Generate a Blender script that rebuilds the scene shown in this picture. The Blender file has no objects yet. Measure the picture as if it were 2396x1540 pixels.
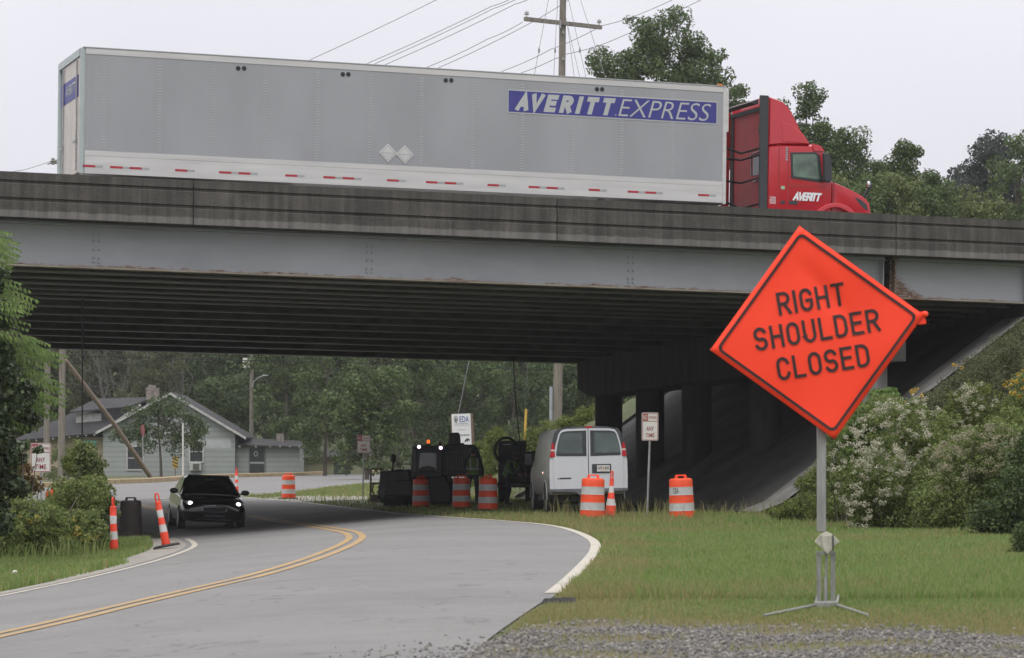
import bpy, bmesh, math, random
import numpy as np
from mathutils import Vector, Matrix, Euler

R = math.radians
random.seed(7)
RNG = np.random.default_rng(11)
SC = bpy.context.scene
COL = SC.collection

# ------------------------------------------------------------------ camera
K = 1.0931                      # depth stretch between layout units and metres
F0, CX, HY, HC = 6038.0, 1198.0, 1096.0, 1.12
cam_d = bpy.data.cameras.new('camera')
cam = bpy.data.objects.new('camera', cam_d)
COL.objects.link(cam)
cam.location = (0, 0, HC)
cam.rotation_euler = (R(90), 0, 0)
cam_d.sensor_width = 36
cam_d.lens = 36 * F0 * K / 2396
cam_d.shift_y = (HY - 770) / 2396
cam_d.clip_start = 0.5
cam_d.clip_end = 3000
cam_d.dof.use_dof = True
cam_d.dof.focus_distance = 66
cam_d.dof.aperture_fstop = 6.3
SC.camera = cam

# ------------------------------------------------------------------ light
SUN_EL, SUN_AZ = 58.0, 200.0    # azimuth clockwise from +Y: behind the camera, a little to the left
w = bpy.data.worlds.new('World')
SC.world = w
w.use_nodes = True
nt = w.node_tree
for n in list(nt.nodes):
    nt.nodes.remove(n)
out = nt.nodes.new('ShaderNodeOutputWorld')
bg = nt.nodes.new('ShaderNodeBackground')
sky = nt.nodes.new('ShaderNodeTexSky')
sky.sky_type = 'NISHITA'
sky.sun_disc = False
sky.sun_elevation = R(SUN_EL)
sky.sun_rotation = R(SUN_AZ)
sky.dust_density = 4
hs = nt.nodes.new('ShaderNodeHueSaturation')
hs.inputs['Saturation'].default_value = 0.25
tc = nt.nodes.new('ShaderNodeTexCoord')
sx = nt.nodes.new('ShaderNodeSeparateXYZ')
ramp = nt.nodes.new('ShaderNodeValToRGB')       # cloud deck: paler overhead than at the horizon
ramp.color_ramp.elements[0].position = 0.0
ramp.color_ramp.elements[0].color = (0.308, 0.306, 0.336, 1)
ramp.color_ramp.elements[1].position = 1.0
ramp.color_ramp.elements[1].color = (0.90, 0.90, 0.91, 1)
e = ramp.color_ramp.elements.new(0.2)
e.color = (0.405, 0.403, 0.438, 1)
noi = nt.nodes.new('ShaderNodeTexNoise')
noi.inputs['Scale'].default_value = 3.0
noi.inputs['Detail'].default_value = 3
mr = nt.nodes.new('ShaderNodeMapRange')
mr.inputs['From Min'].default_value = 0.3
mr.inputs['From Max'].default_value = 0.7
mr.inputs['To Min'].default_value = 22.5
mr.inputs['To Max'].default_value = 26.0
sc1 = nt.nodes.new('ShaderNodeVectorMath'); sc1.operation = 'SCALE'
mix = nt.nodes.new('ShaderNodeMix'); mix.data_type = 'RGBA'
mix.inputs['Factor'].default_value = 0.9
L = nt.links.new
L(sky.outputs['Color'], hs.inputs['Color'])
L(tc.outputs['Generated'], sx.inputs[0])
L(tc.outputs['Generated'], noi.inputs['Vector'])
L(sx.outputs['Z'], ramp.inputs['Fac'])
L(noi.outputs['Fac'], mr.inputs['Value'])
L(ramp.outputs['Color'], sc1.inputs[0])
L(mr.outputs['Result'], sc1.inputs['Scale'])
L(hs.outputs['Color'], mix.inputs[6])
L(sc1.outputs[0], mix.inputs[7])
L(mix.outputs[2], bg.inputs['Color'])
bg.inputs['Strength'].default_value = 0.1
L(bg.outputs[0], out.inputs[0])

sl = bpy.data.lights.new('sun', 'SUN')
sl.energy = 1.0
sl.angle = R(25)
sl.color = (1.0, 0.96, 0.9)
so = bpy.data.objects.new('sun', sl)
COL.objects.link(so)
sd = Vector((math.sin(R(SUN_AZ)) * math.cos(R(SUN_EL)), math.cos(R(SUN_AZ)) * math.cos(R(SUN_EL)), math.sin(R(SUN_EL))))
so.rotation_euler = sd.to_track_quat('Z', 'Y').to_euler()
so.location = (0, -20, 60)

SC.view_settings.view_transform = 'Standard'
SC.view_settings.look = 'None'
SC.view_settings.exposure = 0.0
SC.view_settings.gamma = 1.0
SC.view_settings.use_curve_mapping = False
SC.render.engine = 'CYCLES'
SC.cycles.max_bounces = 6
SC.cycles.diffuse_bounces = 3
SC.cycles.glossy_bounces = 3
SC.cycles.transmission_bounces = 4
SC.cycles.transparent_max_bounces = 6
SC.cycles.caustics_reflective = False
SC.cycles.caustics_refractive = False
SC.cycles.use_denoising = True

# ------------------------------------------------------------------ layout helpers (pixel of a 2396-wide photo + layout depth -> metres)
def P(px, py, d):
    return Vector(((px - CX) * d / F0, d * K, HC + (HY - py) * d / F0))

def sstep(t):
    t = np.clip(t, 0, 1)
    return t * t * (3 - 2 * t)

def gh(x, y):
    x = np.asarray(x, float); y = np.asarray(y, float)
    d = y / K
    base = -0.54 * sstep((-0.5 - x) / 8.5) * (1 - sstep((d - 68) / 24))
    far = 0.0065 * np.log1p(np.exp((d - 95) / 4.0)) * 4.0
    far = np.where(d > 140, 0.0065 * (d - 95), far)
    hill = 0.28 * np.clip(d - 235, 0, 120)
    c = 0.952 * d - 0.306 * x
    xt = 6.2 - 0.20 * (d - 62)
    e1 = 0.69 * (x - xt)
    e2 = 5.4 - 0.5 * np.clip(56.2 - c, 0, 99)
    e3 = 5.4 - 0.45 * np.clip(c - 88, 0, 99)
    eb = np.minimum(np.minimum(e1, e2), np.minimum(e3, 5.4))
    return np.maximum(base + far + hill, eb)

def g(x, y):
    return float(gh(x, y))

def G(px, py):
    k = (px - CX) / F0
    lo = None
    for i in range(1200):
        d = 3 + i * 0.25
        z = HC + (HY - py) * d / F0
        if z <= g(k * d, d * K):
            a, b = d - 0.25, d
            for _ in range(20):
                m = (a + b) / 2
                if HC + (HY - py) * m / F0 <= g(k * m, m * K): b = m
                else: a = m
            return Vector((k * b, b * K, g(k * b, b * K)))
    return Vector((k * 300, 300 * K, g(k * 300, 300 * K)))

def onground(px, d):
    x = (px - CX) * d / F0
    return Vector((x, d * K, g(x, d * K)))

# ------------------------------------------------------------------ object helpers
def tag(o, label=None, cat=None, group=None, kind=None):
    if label: o['label'] = label
    if cat: o['category'] = cat
    if group: o['group'] = group
    if kind: o['kind'] = kind
    return o

def empty(name, loc=(0, 0, 0), rot=(0, 0, 0), label=None, cat=None, group=None):
    o = bpy.data.objects.new(name, None)
    o.empty_display_size = 0.2
    COL.objects.link(o)
    o.location = loc
    o.rotation_euler = rot
    tag(o, label, cat, group)
    return o

def link(name, me, mats, parent=None, bevel=0, smooth=None):
    o = bpy.data.objects.new(name, me)
    COL.objects.link(o)
    for m in (mats if isinstance(mats, (list, tuple)) else [mats]):
        me.materials.append(m)
    if parent: o.parent = parent
    if bevel:
        b = o.modifiers.new('bevel', 'BEVEL'); b.width = bevel; b.segments = 2; b.limit_method = 'ANGLE'; b.angle_limit = R(40)
    if smooth is not None:
        me.shade_smooth()
        me.set_sharp_from_angle(angle=R(smooth))
    return o

def copy_tree(o, parent=None):
    c = o.copy(); COL.objects.link(c)
    if parent: c.parent = parent
    for ch in list(o.children):
        copy_tree(ch, c)
    return c

class MB:
    def __init__(s):
        s.v = []; s.f = []; s.m = []; s.mi = 0
    def add(s, vs, fs):
        n = len(s.v)
        s.v += [tuple(v) for v in vs]
        for f in fs:
            s.f.append([n + i for i in f]); s.m.append(s.mi)
        return s
    def box(s, a, b, M=None):
        x0, y0, z0 = a; x1, y1, z1 = b
        vs = [Vector(p) for p in ((x0,y0,z0),(x1,y0,z0),(x1,y1,z0),(x0,y1,z0),(x0,y0,z1),(x1,y0,z1),(x1,y1,z1),(x0,y1,z1))]
        if M: vs = [M @ v for v in vs]
        return s.add(vs, [(0,3,2,1),(4,5,6,7),(0,1,5,4),(1,2,6,5),(2,3,7,6),(3,0,4,7)])
    def cyl(s, p, q, r0, r1=None, n=12, caps=True):
        r1 = r0 if r1 is None else r1
        p, q = Vector(p), Vector(q)
        z = (q - p).normalized()
        x = z.orthogonal().normalized(); y = z.cross(x)
        vs = []
        for c, r in ((p, r0), (q, r1)):
            for i in range(n):
                t = 2 * math.pi * i / n
                vs.append(c + x * (r * math.cos(t)) + y * (r * math.sin(t)))
        fs = [(i, (i + 1) % n, n + (i + 1) % n, n + i) for i in range(n)]
        if caps:
            fs += [tuple(reversed(range(n))), tuple(range(n, 2 * n))]
        return s.add(vs, fs)
    def tube(s, pts, r, n=6, r1=None):
        pts = [Vector(p) for p in pts]
        r1 = r if r1 is None else r1
        vs = []; N = len(pts)
        x = None
        for i, p in enumerate(pts):
            t = (pts[min(i + 1, N - 1)] - pts[max(i - 1, 0)]).normalized()
            x = t.orthogonal().normalized() if x is None else (x - t * x.dot(t)).normalized()
            y = t.cross(x)
            rr = r + (r1 - r) * i / (N - 1)
            for j in range(n):
                a = 2 * math.pi * j / n
                vs.append(p + x * (rr * math.cos(a)) + y * (rr * math.sin(a)))
        fs = []
        for i in range(N - 1):
            for j in range(n):
                fs.append((i*n+j, i*n+(j+1)%n, (i+1)*n+(j+1)%n, (i+1)*n+j))
        fs += [tuple(reversed(range(n))), tuple(range((N-1)*n, N*n))]
        return s.add(vs, fs)
    def prism(s, poly, y0, y1, axis='y', M=None):
        # poly: 2-D outline; axis y -> (x, z) outline extruded along y
        n = len(poly)
        def mk(p, t):
            v = Vector((p[0], t, p[1])) if axis == 'y' else (Vector((t, p[0], p[1])) if axis == 'x' else Vector((p[0], p[1], t)))
            return M @ v if M else v
        vs = [mk(p, y0) for p in poly] + [mk(p, y1) for p in poly]
        fs = [tuple(range(n)), tuple(reversed(range(n, 2 * n)))]
        fs += [(i, n + i, n + (i + 1) % n, (i + 1) % n) for i in range(n)]
        return s.add(vs, fs)
    def ring(s, outer, inner, y0, y1, M=None):
        n = len(outer)
        mk = lambda p, t: (M @ Vector((p[0], t, p[1]))) if M else Vector((p[0], t, p[1]))
        vs = [mk(p, y0) for p in outer] + [mk(p, y0) for p in inner] + [mk(p, y1) for p in outer] + [mk(p, y1) for p in inner]
        fs = []
        for i in range(n):
            j = (i + 1) % n
            fs += [(i, j, n + j, n + i), (2*n+i, 3*n+i, 3*n+j, 2*n+j), (i, 2*n+i, 2*n+j, j), (n+i, n+j, 3*n+j, 3*n+i)]
        return s.add(vs, fs)
    def lathe(s, prof, n=24, mats=None, c=(0, 0, 0)):
        vs = []
        for r, z in prof:
            for i in range(n):
                a = 2 * math.pi * i / n
                vs.append((c[0] + r * math.cos(a), c[1] + r * math.sin(a), c[2] + z))
        b = len(s.v); s.v += vs
        for k in range(len(prof) - 1):
            for i in range(n):
                j = (i + 1) % n
                s.f.append([b + k*n+i, b + k*n+j, b + (k+1)*n+j, b + (k+1)*n+i]); s.m.append(mats[k] if mats else s.mi)
        s.f.append([b + i for i in reversed(range(n))]); s.m.append(mats[0] if mats else s.mi)
        s.f.append([b + (len(prof)-1)*n + i for i in range(n)]); s.m.append(mats[-1] if mats else s.mi)
        return s
    def loft(s, rings, caps=True):
        n = len(rings[0]); vs = [p for r in rings for p in r]
        fs = []
        for k in range(len(rings) - 1):
            for i in range(n):
                j = (i + 1) % n
                fs.append((k*n+i, k*n+j, (k+1)*n+j, (k+1)*n+i))
        if caps:
            fs += [tuple(reversed(range(n))), tuple(range((len(rings)-1)*n, len(rings)*n))]
        return s.add(vs, fs)
    def ball(s, c, r, n=12, m=8):
        rx, ry, rz = (r, r, r) if not isinstance(r, (tuple, list)) else r
        rings = []
        for i in range(1, m):
            t = math.pi * i / m
            rings.append([(c[0] + rx*math.sin(t)*math.cos(2*math.pi*j/n), c[1] + ry*math.sin(t)*math.sin(2*math.pi*j/n), c[2] - rz*math.cos(t)) for j in range(n)])
        return s.loft(rings)
    def mesh(s, name):
        me = bpy.data.meshes.new(name)
        me.from_pydata(s.v, [], s.f)
        me.polygons.foreach_set('material_index', s.m)
        bm = bmesh.new(); bm.from_mesh(me)
        bmesh.ops.recalc_face_normals(bm, faces=bm.faces)
        bm.to_mesh(me); bm.free()
        me.update()
        return me
    def build(s, name, mats, parent=None, bevel=0, smooth=None):
        return link(name, s.mesh(name), mats, parent, bevel, smooth)

def np_mesh(name, verts, faces, nper):
    me = bpy.data.meshes.new(name)
    verts = np.asarray(verts, np.float32); faces = np.asarray(faces, np.int32)
    nf = len(faces)
    me.vertices.add(len(verts)); me.vertices.foreach_set('co', verts.ravel())
    me.loops.add(nf * nper); me.loops.foreach_set('vertex_index', faces.ravel())
    me.polygons.add(nf)
    me.polygons.foreach_set('loop_start', np.arange(0, nf * nper, nper, dtype=np.int32))
    me.update(calc_edges=True)
    return me

# ------------------------------------------------------------------ materials
def nodes(m):
    m.use_nodes = True
    return m.node_tree, m.node_tree.nodes, m.node_tree.links.new, m.node_tree.nodes['Principled BSDF']

def mat(name, col, rough=0.6, metal=0.0, var=0.15, scale=6.0, bump=0.0, bscale=40.0, spec=0.5, emis=None, estr=0, stretch=None, coat=0.0):
    m = bpy.data.materials.new(name)
    t, N, Lk, bs = nodes(m)
    bs.inputs['Roughness'].default_value = rough
    bs.inputs['Metallic'].default_value = metal
    bs.inputs['Specular IOR Level'].default_value = spec
    bs.inputs['Coat Weight'].default_value = coat
    bs.inputs['Coat Roughness'].default_value = 0.08
    tcn = N.new('ShaderNodeTexCoord')
    mp = N.new('ShaderNodeMapping')
    if stretch: mp.inputs['Scale'].default_value = stretch
    Lk(tcn.outputs['Object'], mp.inputs['Vector'])
    no = N.new('ShaderNodeTexNoise'); no.inputs['Scale'].default_value = scale; no.inputs['Detail'].default_value = 6
    Lk(mp.outputs[0], no.inputs['Vector'])
    cr = N.new('ShaderNodeValToRGB')
    cr.color_ramp.elements[0].position = 0.3; cr.color_ramp.elements[1].position = 0.7
    cr.color_ramp.elements[0].color = [c * (1 - var) for c in col] + [1]
    cr.color_ramp.elements[1].color = [min(1, c * (1 + var)) for c in col] + [1]
    Lk(no.outputs['Fac'], cr.inputs['Fac'])
    Lk(cr.outputs['Color'], bs.inputs['Base Color'])
    if bump:
        n2 = N.new('ShaderNodeTexNoise'); n2.inputs['Scale'].default_value = bscale; n2.inputs['Detail'].default_value = 4
        Lk(mp.outputs[0], n2.inputs['Vector'])
        bp = N.new('ShaderNodeBump'); bp.inputs['Strength'].default_value = bump; bp.inputs['Distance'].default_value = 0.02
        Lk(n2.outputs['Fac'], bp.inputs['Height']); Lk(bp.outputs[0], bs.inputs['Normal'])
    if emis:
        bs.inputs['Emission Color'].default_value = (*emis, 1)
        bs.inputs['Emission Strength'].default_value = estr
    return m

def leafmat(name, cols, rough=0.55, trans=0.35):
    m = bpy.data.materials.new(name)
    t, N, Lk, bs = nodes(m)
    ge = N.new('ShaderNodeNewGeometry')
    cr = N.new('ShaderNodeValToRGB')
    els = cr.color_ramp.elements
    els[0].color = (*cols[0], 1); els[1].color = (*cols[-1], 1)
    for i, c in enumerate(cols[1:-1]):
        e = els.new((i + 1) / (len(cols) - 1)); e.color = (*c, 1)
    Lk(ge.outputs['Random Per Island'], cr.inputs['Fac'])
    Lk(cr.outputs['Color'], bs.inputs['Base Color'])
    bs.inputs['Roughness'].default_value = rough
    bs.inputs['Specular IOR Level'].default_value = 0.35
    tr = N.new('ShaderNodeBsdfTranslucent')
    Lk(cr.outputs['Color'], tr.inputs['Color'])
    mx = N.new('ShaderNodeMixShader'); mx.inputs[0].default_value = trans
    Lk(bs.outputs[0], mx.inputs[1]); Lk(tr.outputs[0], mx.inputs[2])
    Lk(mx.outputs[0], N['Material Output'].inputs['Surface'])
    return m

def ramp_node(N, stops):
    cr = N.new('ShaderNodeValToRGB'); els = cr.color_ramp.elements
    els[0].position, els[0].color = stops[0][0], (*stops[0][1], 1)
    els[1].position, els[1].color = stops[-1][0], (*stops[-1][1], 1)
    for p, c in stops[1:-1]:
        e = els.new(p); e.color = (*c, 1)
    return cr

def noise_node(N, Lk, vec, scale, detail=6, rough=0.55, stretch=None):
    if stretch:
        mp = N.new('ShaderNodeMapping'); mp.inputs['Scale'].default_value = stretch
        Lk(vec, mp.inputs['Vector']); vec = mp.outputs[0]
    n = N.new('ShaderNodeTexNoise'); n.inputs['Scale'].default_value = scale
    n.inputs['Detail'].default_value = detail; n.inputs['Roughness'].default_value = rough
    Lk(vec, n.inputs['Vector'])
    return n.outputs['Fac']

def mixc(N, Lk, fac, a, b):
    m = N.new('ShaderNodeMix'); m.data_type = 'RGBA'
    for s_, v in ((0, fac), (6, a), (7, b)):
        if hasattr(v, 'is_linked'): Lk(v, m.inputs[s_])
        elif s_ == 0: m.inputs[0].default_value = v
        else: m.inputs[s_].default_value = (*v, 1)
    return m.outputs[2]

def mathn(N, Lk, op, a, b=0.0, clamp=False):
    m = N.new('ShaderNodeMath'); m.operation = op; m.use_clamp = clamp
    for i, v in enumerate((a, b)):
        if hasattr(v, 'is_linked'): Lk(v, m.inputs[i])
        else: m.inputs[i].default_value = v
    return m.outputs[0]

def mat_asphalt():
    m = bpy.data.materials.new('asphalt'); t, N, Lk, bs = nodes(m)
    v = N.new('ShaderNodeTexCoord').outputs['Object']
    a = noise_node(N, Lk, v, 0.35, 6, 0.6)
    a2 = noise_node(N, Lk, v, 2.3, 6, 0.65)
    b = noise_node(N, Lk, v, 70, 3, 0.75)
    c1 = ramp_node(N, [(0.30, (0.160, 0.155, 0.152)), (0.5, (0.196, 0.190, 0.187)), (0.72, (0.224, 0.218, 0.214))])
    Lk(mathn(N, Lk, 'ADD', mathn(N, Lk, 'MULTIPLY', a, 0.6), mathn(N, Lk, 'MULTIPLY', a2, 0.4)), c1.inputs['Fac'])
    c2 = ramp_node(N, [(0.28, (0.68, 0.68, 0.68)), (0.5, (1, 1, 1)), (0.72, (1.32, 1.31, 1.29))]); Lk(b, c2.inputs['Fac'])
    mm = N.new('ShaderNodeMix'); mm.data_type = 'RGBA'; mm.blend_type = 'MULTIPLY'; mm.inputs[0].default_value = 0.85
    Lk(c1.outputs[0], mm.inputs[6]); Lk(c2.outputs[0], mm.inputs[7])
    # dark drips and scuffs, small dark blots, hairline cracks
    s = noise_node(N, Lk, v, 1.3, 5, 0.65)
    f = mathn(N, Lk, 'MULTIPLY', mathn(N, Lk, 'SUBTRACT', s, 0.71, True), 1.8, True)
    col = mixc(N, Lk, f, mm.outputs[2], (0.085, 0.083, 0.08))
    sp_ = noise_node(N, Lk, v, 5.5, 2, 0.4)
    f = mathn(N, Lk, 'MULTIPLY', mathn(N, Lk, 'SUBTRACT', sp_, 0.74, True), 16.0, True)
    col = mixc(N, Lk, mathn(N, Lk, 'MULTIPLY', f, 0.7), col, (0.05, 0.047, 0.042))
    vo = N.new('ShaderNodeTexVoronoi'); vo.feature = 'DISTANCE_TO_EDGE'; vo.inputs['Scale'].default_value = 0.42
    wv = N.new('ShaderNodeVectorMath'); wv.operation = 'ADD'
    nn = N.new('ShaderNodeTexNoise'); nn.inputs['Scale'].default_value = 1.1; nn.inputs['Detail'].default_value = 8
    sc_n = N.new('ShaderNodeVectorMath'); sc_n.operation = 'SCALE'; sc_n.inputs['Scale'].default_value = 1.6
    Lk(v, nn.inputs['Vector']); Lk(nn.outputs['Color'], sc_n.inputs[0]); Lk(v, wv.inputs[0]); Lk(sc_n.outputs[0], wv.inputs[1]); Lk(wv.outputs[0], vo.inputs['Vector'])
    msk = mathn(N, Lk, 'MULTIPLY', mathn(N, Lk, 'LESS_THAN', vo.outputs['Distance'], 0.009), mathn(N, Lk, 'GREATER_THAN', a2, 0.50))
    col = mixc(N, Lk, mathn(N, Lk, 'MULTIPLY', msk, 0.4), col, (0.05, 0.05, 0.05))
    Lk(col, bs.inputs['Base Color'])
    bs.inputs['Roughness'].default_value = 0.9; bs.inputs['Specular IOR Level'].default_value = 0.25
    bp = N.new('ShaderNodeBump'); bp.inputs['Strength'].default_value = 0.5; bp.inputs['Distance'].default_value = 0.01
    Lk(b, bp.inputs['Height']); Lk(bp.outputs[0], bs.inputs['Normal'])
    return m

def mat_paint_line(name, col, wear=0.5):
    m = bpy.data.materials.new(name); t, N, Lk, bs = nodes(m)
    v = N.new('ShaderNodeTexCoord').outputs['Object']
    a = noise_node(N, Lk, v, 7, 8, 0.7)
    b = noise_node(N, Lk, v, 0.8, 3)
    f = mathn(N, Lk, 'MULTIPLY', mathn(N, Lk, 'SUBTRACT', mathn(N, Lk, 'ADD', a, mathn(N, Lk, 'MULTIPLY', b, 0.35)), 0.86 - 0.12 * wear, True), 7.0, True)
    Lk(mixc(N, Lk, f, col, (0.16, 0.155, 0.15)), bs.inputs['Base Color'])
    bs.inputs['Roughness'].default_value = 0.7
    return m

def mat_ground():
    m = bpy.data.materials.new('ground_soil'); t, N, Lk, bs = nodes(m)
    v = N.new('ShaderNodeTexCoord').outputs['Object']
    a = noise_node(N, Lk, v, 0.6, 6); b = noise_node(N, Lk, v, 14, 5, 0.7)
    c1 = ramp_node(N, [(0.3, (0.05, 0.075, 0.022)), (0.5, (0.075, 0.09, 0.03)), (0.7, (0.11, 0.095, 0.05))]); Lk(a, c1.inputs['Fac'])
    c2 = ramp_node(N, [(0.3, (0.6, 0.6, 0.6)), (0.7, (1.3, 1.3, 1.3))]); Lk(b, c2.inputs['Fac'])
    mm = N.new('ShaderNodeMix'); mm.data_type = 'RGBA'; mm.blend_type = 'MULTIPLY'; mm.inputs[0].default_value = 1
    Lk(c1.outputs[0], mm.inputs[6]); Lk(c2.outputs[0], mm.inputs[7])
    Lk(mm.outputs[2], bs.inputs['Base Color']); bs.inputs['Roughness'].default_value = 0.95
    return m

def mat_parapet():
    m = bpy.data.materials.new('weathered_concrete'); t, N, Lk, bs = nodes(m)
    v = N.new('ShaderNodeTexCoord').outputs['Object']
    st = noise_node(N, Lk, v, 1.0, 6, 0.65, (4.5, 1, 0.22))
    bl = noise_node(N, Lk, v, 1.1, 5, 0.6)
    fi = noise_node(N, Lk, v, 22, 5, 0.7)
    c1 = ramp_node(N, [(0.30, (0.026, 0.024, 0.022)), (0.45, (0.052, 0.048, 0.043)), (0.57, (0.084, 0.077, 0.068)), (0.72, (0.135, 0.124, 0.110))])
    mixf = mathn(N, Lk, 'ADD', mathn(N, Lk, 'MULTIPLY', st, 0.62), mathn(N, Lk, 'MULTIPLY', bl, 0.38))
    Lk(mixf, c1.inputs['Fac'])
    c2 = ramp_node(N, [(0.3, (0.75, 0.75, 0.75)), (0.7, (1.2, 1.2, 1.2))]); Lk(fi, c2.inputs['Fac'])
    mm = N.new('ShaderNodeMix'); mm.data_type = 'RGBA'; mm.blend_type = 'MULTIPLY'; mm.inputs[0].default_value = 1
    Lk(c1.outputs[0], mm.inputs[6]); Lk(c2.outputs[0], mm.inputs[7])
    # pale washed band with a ragged upper edge along the foot
    sp = N.new('ShaderNodeSeparateXYZ'); Lk(v, sp.inputs[0])
    z2 = mathn(N, Lk, 'ADD', sp.outputs['Z'], mathn(N, Lk, 'MULTIPLY', noise_node(N, Lk, v, 2.2, 6, 0.7, (0.8, 1, 1)), 0.14))
    f = mathn(N, Lk, 'MULTIPLY', mathn(N, Lk, 'SUBTRACT', -0.745, z2), 30.0, True)
    f = mathn(N, Lk, 'MULTIPLY', f, mathn(N, Lk, 'LESS_THAN', sp.outputs['Y'], 0.06))
    pale = ramp_node(N, [(0.3, (0.085, 0.081, 0.076)), (0.7, (0.19, 0.18, 0.168))]); Lk(st, pale.inputs['Fac'])
    col = mixc(N, Lk, f, mm.outputs[2], pale.outputs[0])
    # thin lime runs
    run = noise_node(N, Lk, v, 5.0, 3, 0.5, (4, 1, 0.25))
    fr = mathn(N, Lk, 'MULTIPLY', mathn(N, Lk, 'SUBTRACT', run, 0.73, True), 14.0, True)
    col = mixc(N, Lk, mathn(N, Lk, 'MULTIPLY', fr, 0.6), col, (0.36, 0.35, 0.33))
    Lk(col, bs.inputs['Base Color']); bs.inputs['Roughness'].default_value = 0.9
    bp = N.new('ShaderNodeBump'); bp.inputs['Strength'].default_value = 0.3; bp.inputs['Distance'].default_value = 0.02
    Lk(fi, bp.inputs['Height']); Lk(bp.outputs[0], bs.inputs['Normal'])
    return m

def mat_girder(name, z_bot, patch_x=None):
    m = bpy.data.materials.new(name); t, N, Lk, bs = nodes(m)
    v = N.new('ShaderNodeTexCoord').outputs['Object']
    a = noise_node(N, Lk, v, 0.7, 5, 0.55, (0.6, 1, 1.6)); b = noise_node(N, Lk, v, 9, 8, 0.75, (0.35, 1, 1.6)); c = noise_node(N, Lk, v, 0.5, 3)
    c1 = ramp_node(N, [(0.3, (0.285, 0.298, 0.315)), (0.7, (0.37, 0.382, 0.40))]); Lk(a, c1.inputs['Fac'])
    sp = N.new('ShaderNodeSeparateXYZ'); Lk(v, sp.inputs[0])
    h = mathn(N, Lk, 'SUBTRACT', sp.outputs['Z'], z_bot)
    edge = mathn(N, Lk, 'SUBTRACT', mathn(N, Lk, 'ADD', mathn(N, Lk, 'MULTIPLY', b, 0.42), mathn(N, Lk, 'MULTIPLY', c, 0.16)), 0.245)
    f = mathn(N, Lk, 'MULTIPLY', mathn(N, Lk, 'SUBTRACT', edge, h), 22.0, True)
    rust = ramp_node(N, [(0.3, (0.06, 0.03, 0.02)), (0.45, (0.15, 0.075, 0.045)), (0.58, (0.30, 0.24, 0.19)), (0.7, (0.36, 0.34, 0.30))]); Lk(noise_node(N, Lk, v, 16, 6, 0.7, (0.4, 1, 1)), rust.inputs['Fac'])
    col = mixc(N, Lk, f, c1.outputs[0], rust.outputs[0])
    lip = ramp_node(N, [(0.35, (0.13, 0.07, 0.045)), (0.48, (0.26, 0.22, 0.17)), (0.7, (0.36, 0.34, 0.29))]); Lk(noise_node(N, Lk, v, 5, 8, 0.75, (0.3, 1, 3)), lip.inputs['Fac'])
    col = mixc(N, Lk, mathn(N, Lk, 'LESS_THAN', h, 0.002), col, lip.outputs[0])
    if patch_x is not None:
        dx = mathn(N, Lk, 'ABSOLUTE', mathn(N, Lk, 'SUBTRACT', sp.outputs['X'], patch_x))
        q = mathn(N, Lk, 'ADD', mathn(N, Lk, 'MULTIPLY', dx, 0.62), mathn(N, Lk, 'MULTIPLY', h, 1.0))
        f2 = mathn(N, Lk, 'MULTIPLY', mathn(N, Lk, 'SUBTRACT', mathn(N, Lk, 'ADD', mathn(N, Lk, 'MULTIPLY', b, 0.8), 0.30), q), 12.0, True)
        f3 = mathn(N, Lk, 'MULTIPLY', mathn(N, Lk, 'SUBTRACT', mathn(N, Lk, 'MULTIPLY', b, 0.55), dx), 14.0, True)
        col = mixc(N, Lk, f2, col, rust.outputs[0]); col = mixc(N, Lk, f3, col, rust.outputs[0])
    Lk(col, bs.inputs['Base Color']); bs.inputs['Roughness'].default_value = 0.55
    return m

def mat_lines(name, col, line, period, width, axis='Z', rough=0.7, var=0.12):
    # boards: a dark joint every period along one axis
    m = bpy.data.materials.new(name); t, N, Lk, bs = nodes(m)
    v = N.new('ShaderNodeTexCoord').outputs['Object']
    sp = N.new('ShaderNodeSeparateXYZ'); Lk(v, sp.inputs[0])
    fr = mathn(N, Lk, 'FRACT', mathn(N, Lk, 'DIVIDE', sp.outputs[axis], period))
    f = mathn(N, Lk, 'LESS_THAN', fr, width / period)
    a = noise_node(N, Lk, v, 0.8, 5); b = noise_node(N, Lk, v, 6, 5, 0.7)
    c1 = ramp_node(N, [(0.3, [c * (1 - var) for c in col]), (0.7, [c * (1 + var) for c in col])])
    Lk(mathn(N, Lk, 'ADD', mathn(N, Lk, 'MULTIPLY', a, 0.6), mathn(N, Lk, 'MULTIPLY', b, 0.4)), c1.inputs['Fac'])
    Lk(mixc(N, Lk, f, c1.outputs[0], line), bs.inputs['Base Color']); bs.inputs['Roughness'].default_value = rough
    return m

def mat_wood(name, c0, c1, sc=(14, 14, 0.8)):
    m = bpy.data.materials.new(name); t, N, Lk, bs = nodes(m)
    v = N.new('ShaderNodeTexCoord').outputs['Object']
    a = noise_node(N, Lk, v, 1.0, 8, 0.7, sc)
    r = ramp_node(N, [(0.3, c0), (0.7, c1)]); Lk(a, r.inputs['Fac'])
    Lk(r.outputs[0], bs.inputs['Base Color']); bs.inputs['Roughness'].default_value = 0.9
    bp = N.new('ShaderNodeBump'); bp.inputs['Strength'].default_value = 0.5; bp.inputs['Distance'].default_value = 0.02
    Lk(a, bp.inputs['Height']); Lk(bp.outputs[0], bs.inputs['Normal'])
    return m

def glass_mat(name, col, rough=0.05, alpha=1.0):
    m = mat(name, col, rough, 0, 0.05, 3, spec=0.8)
    return m

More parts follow.
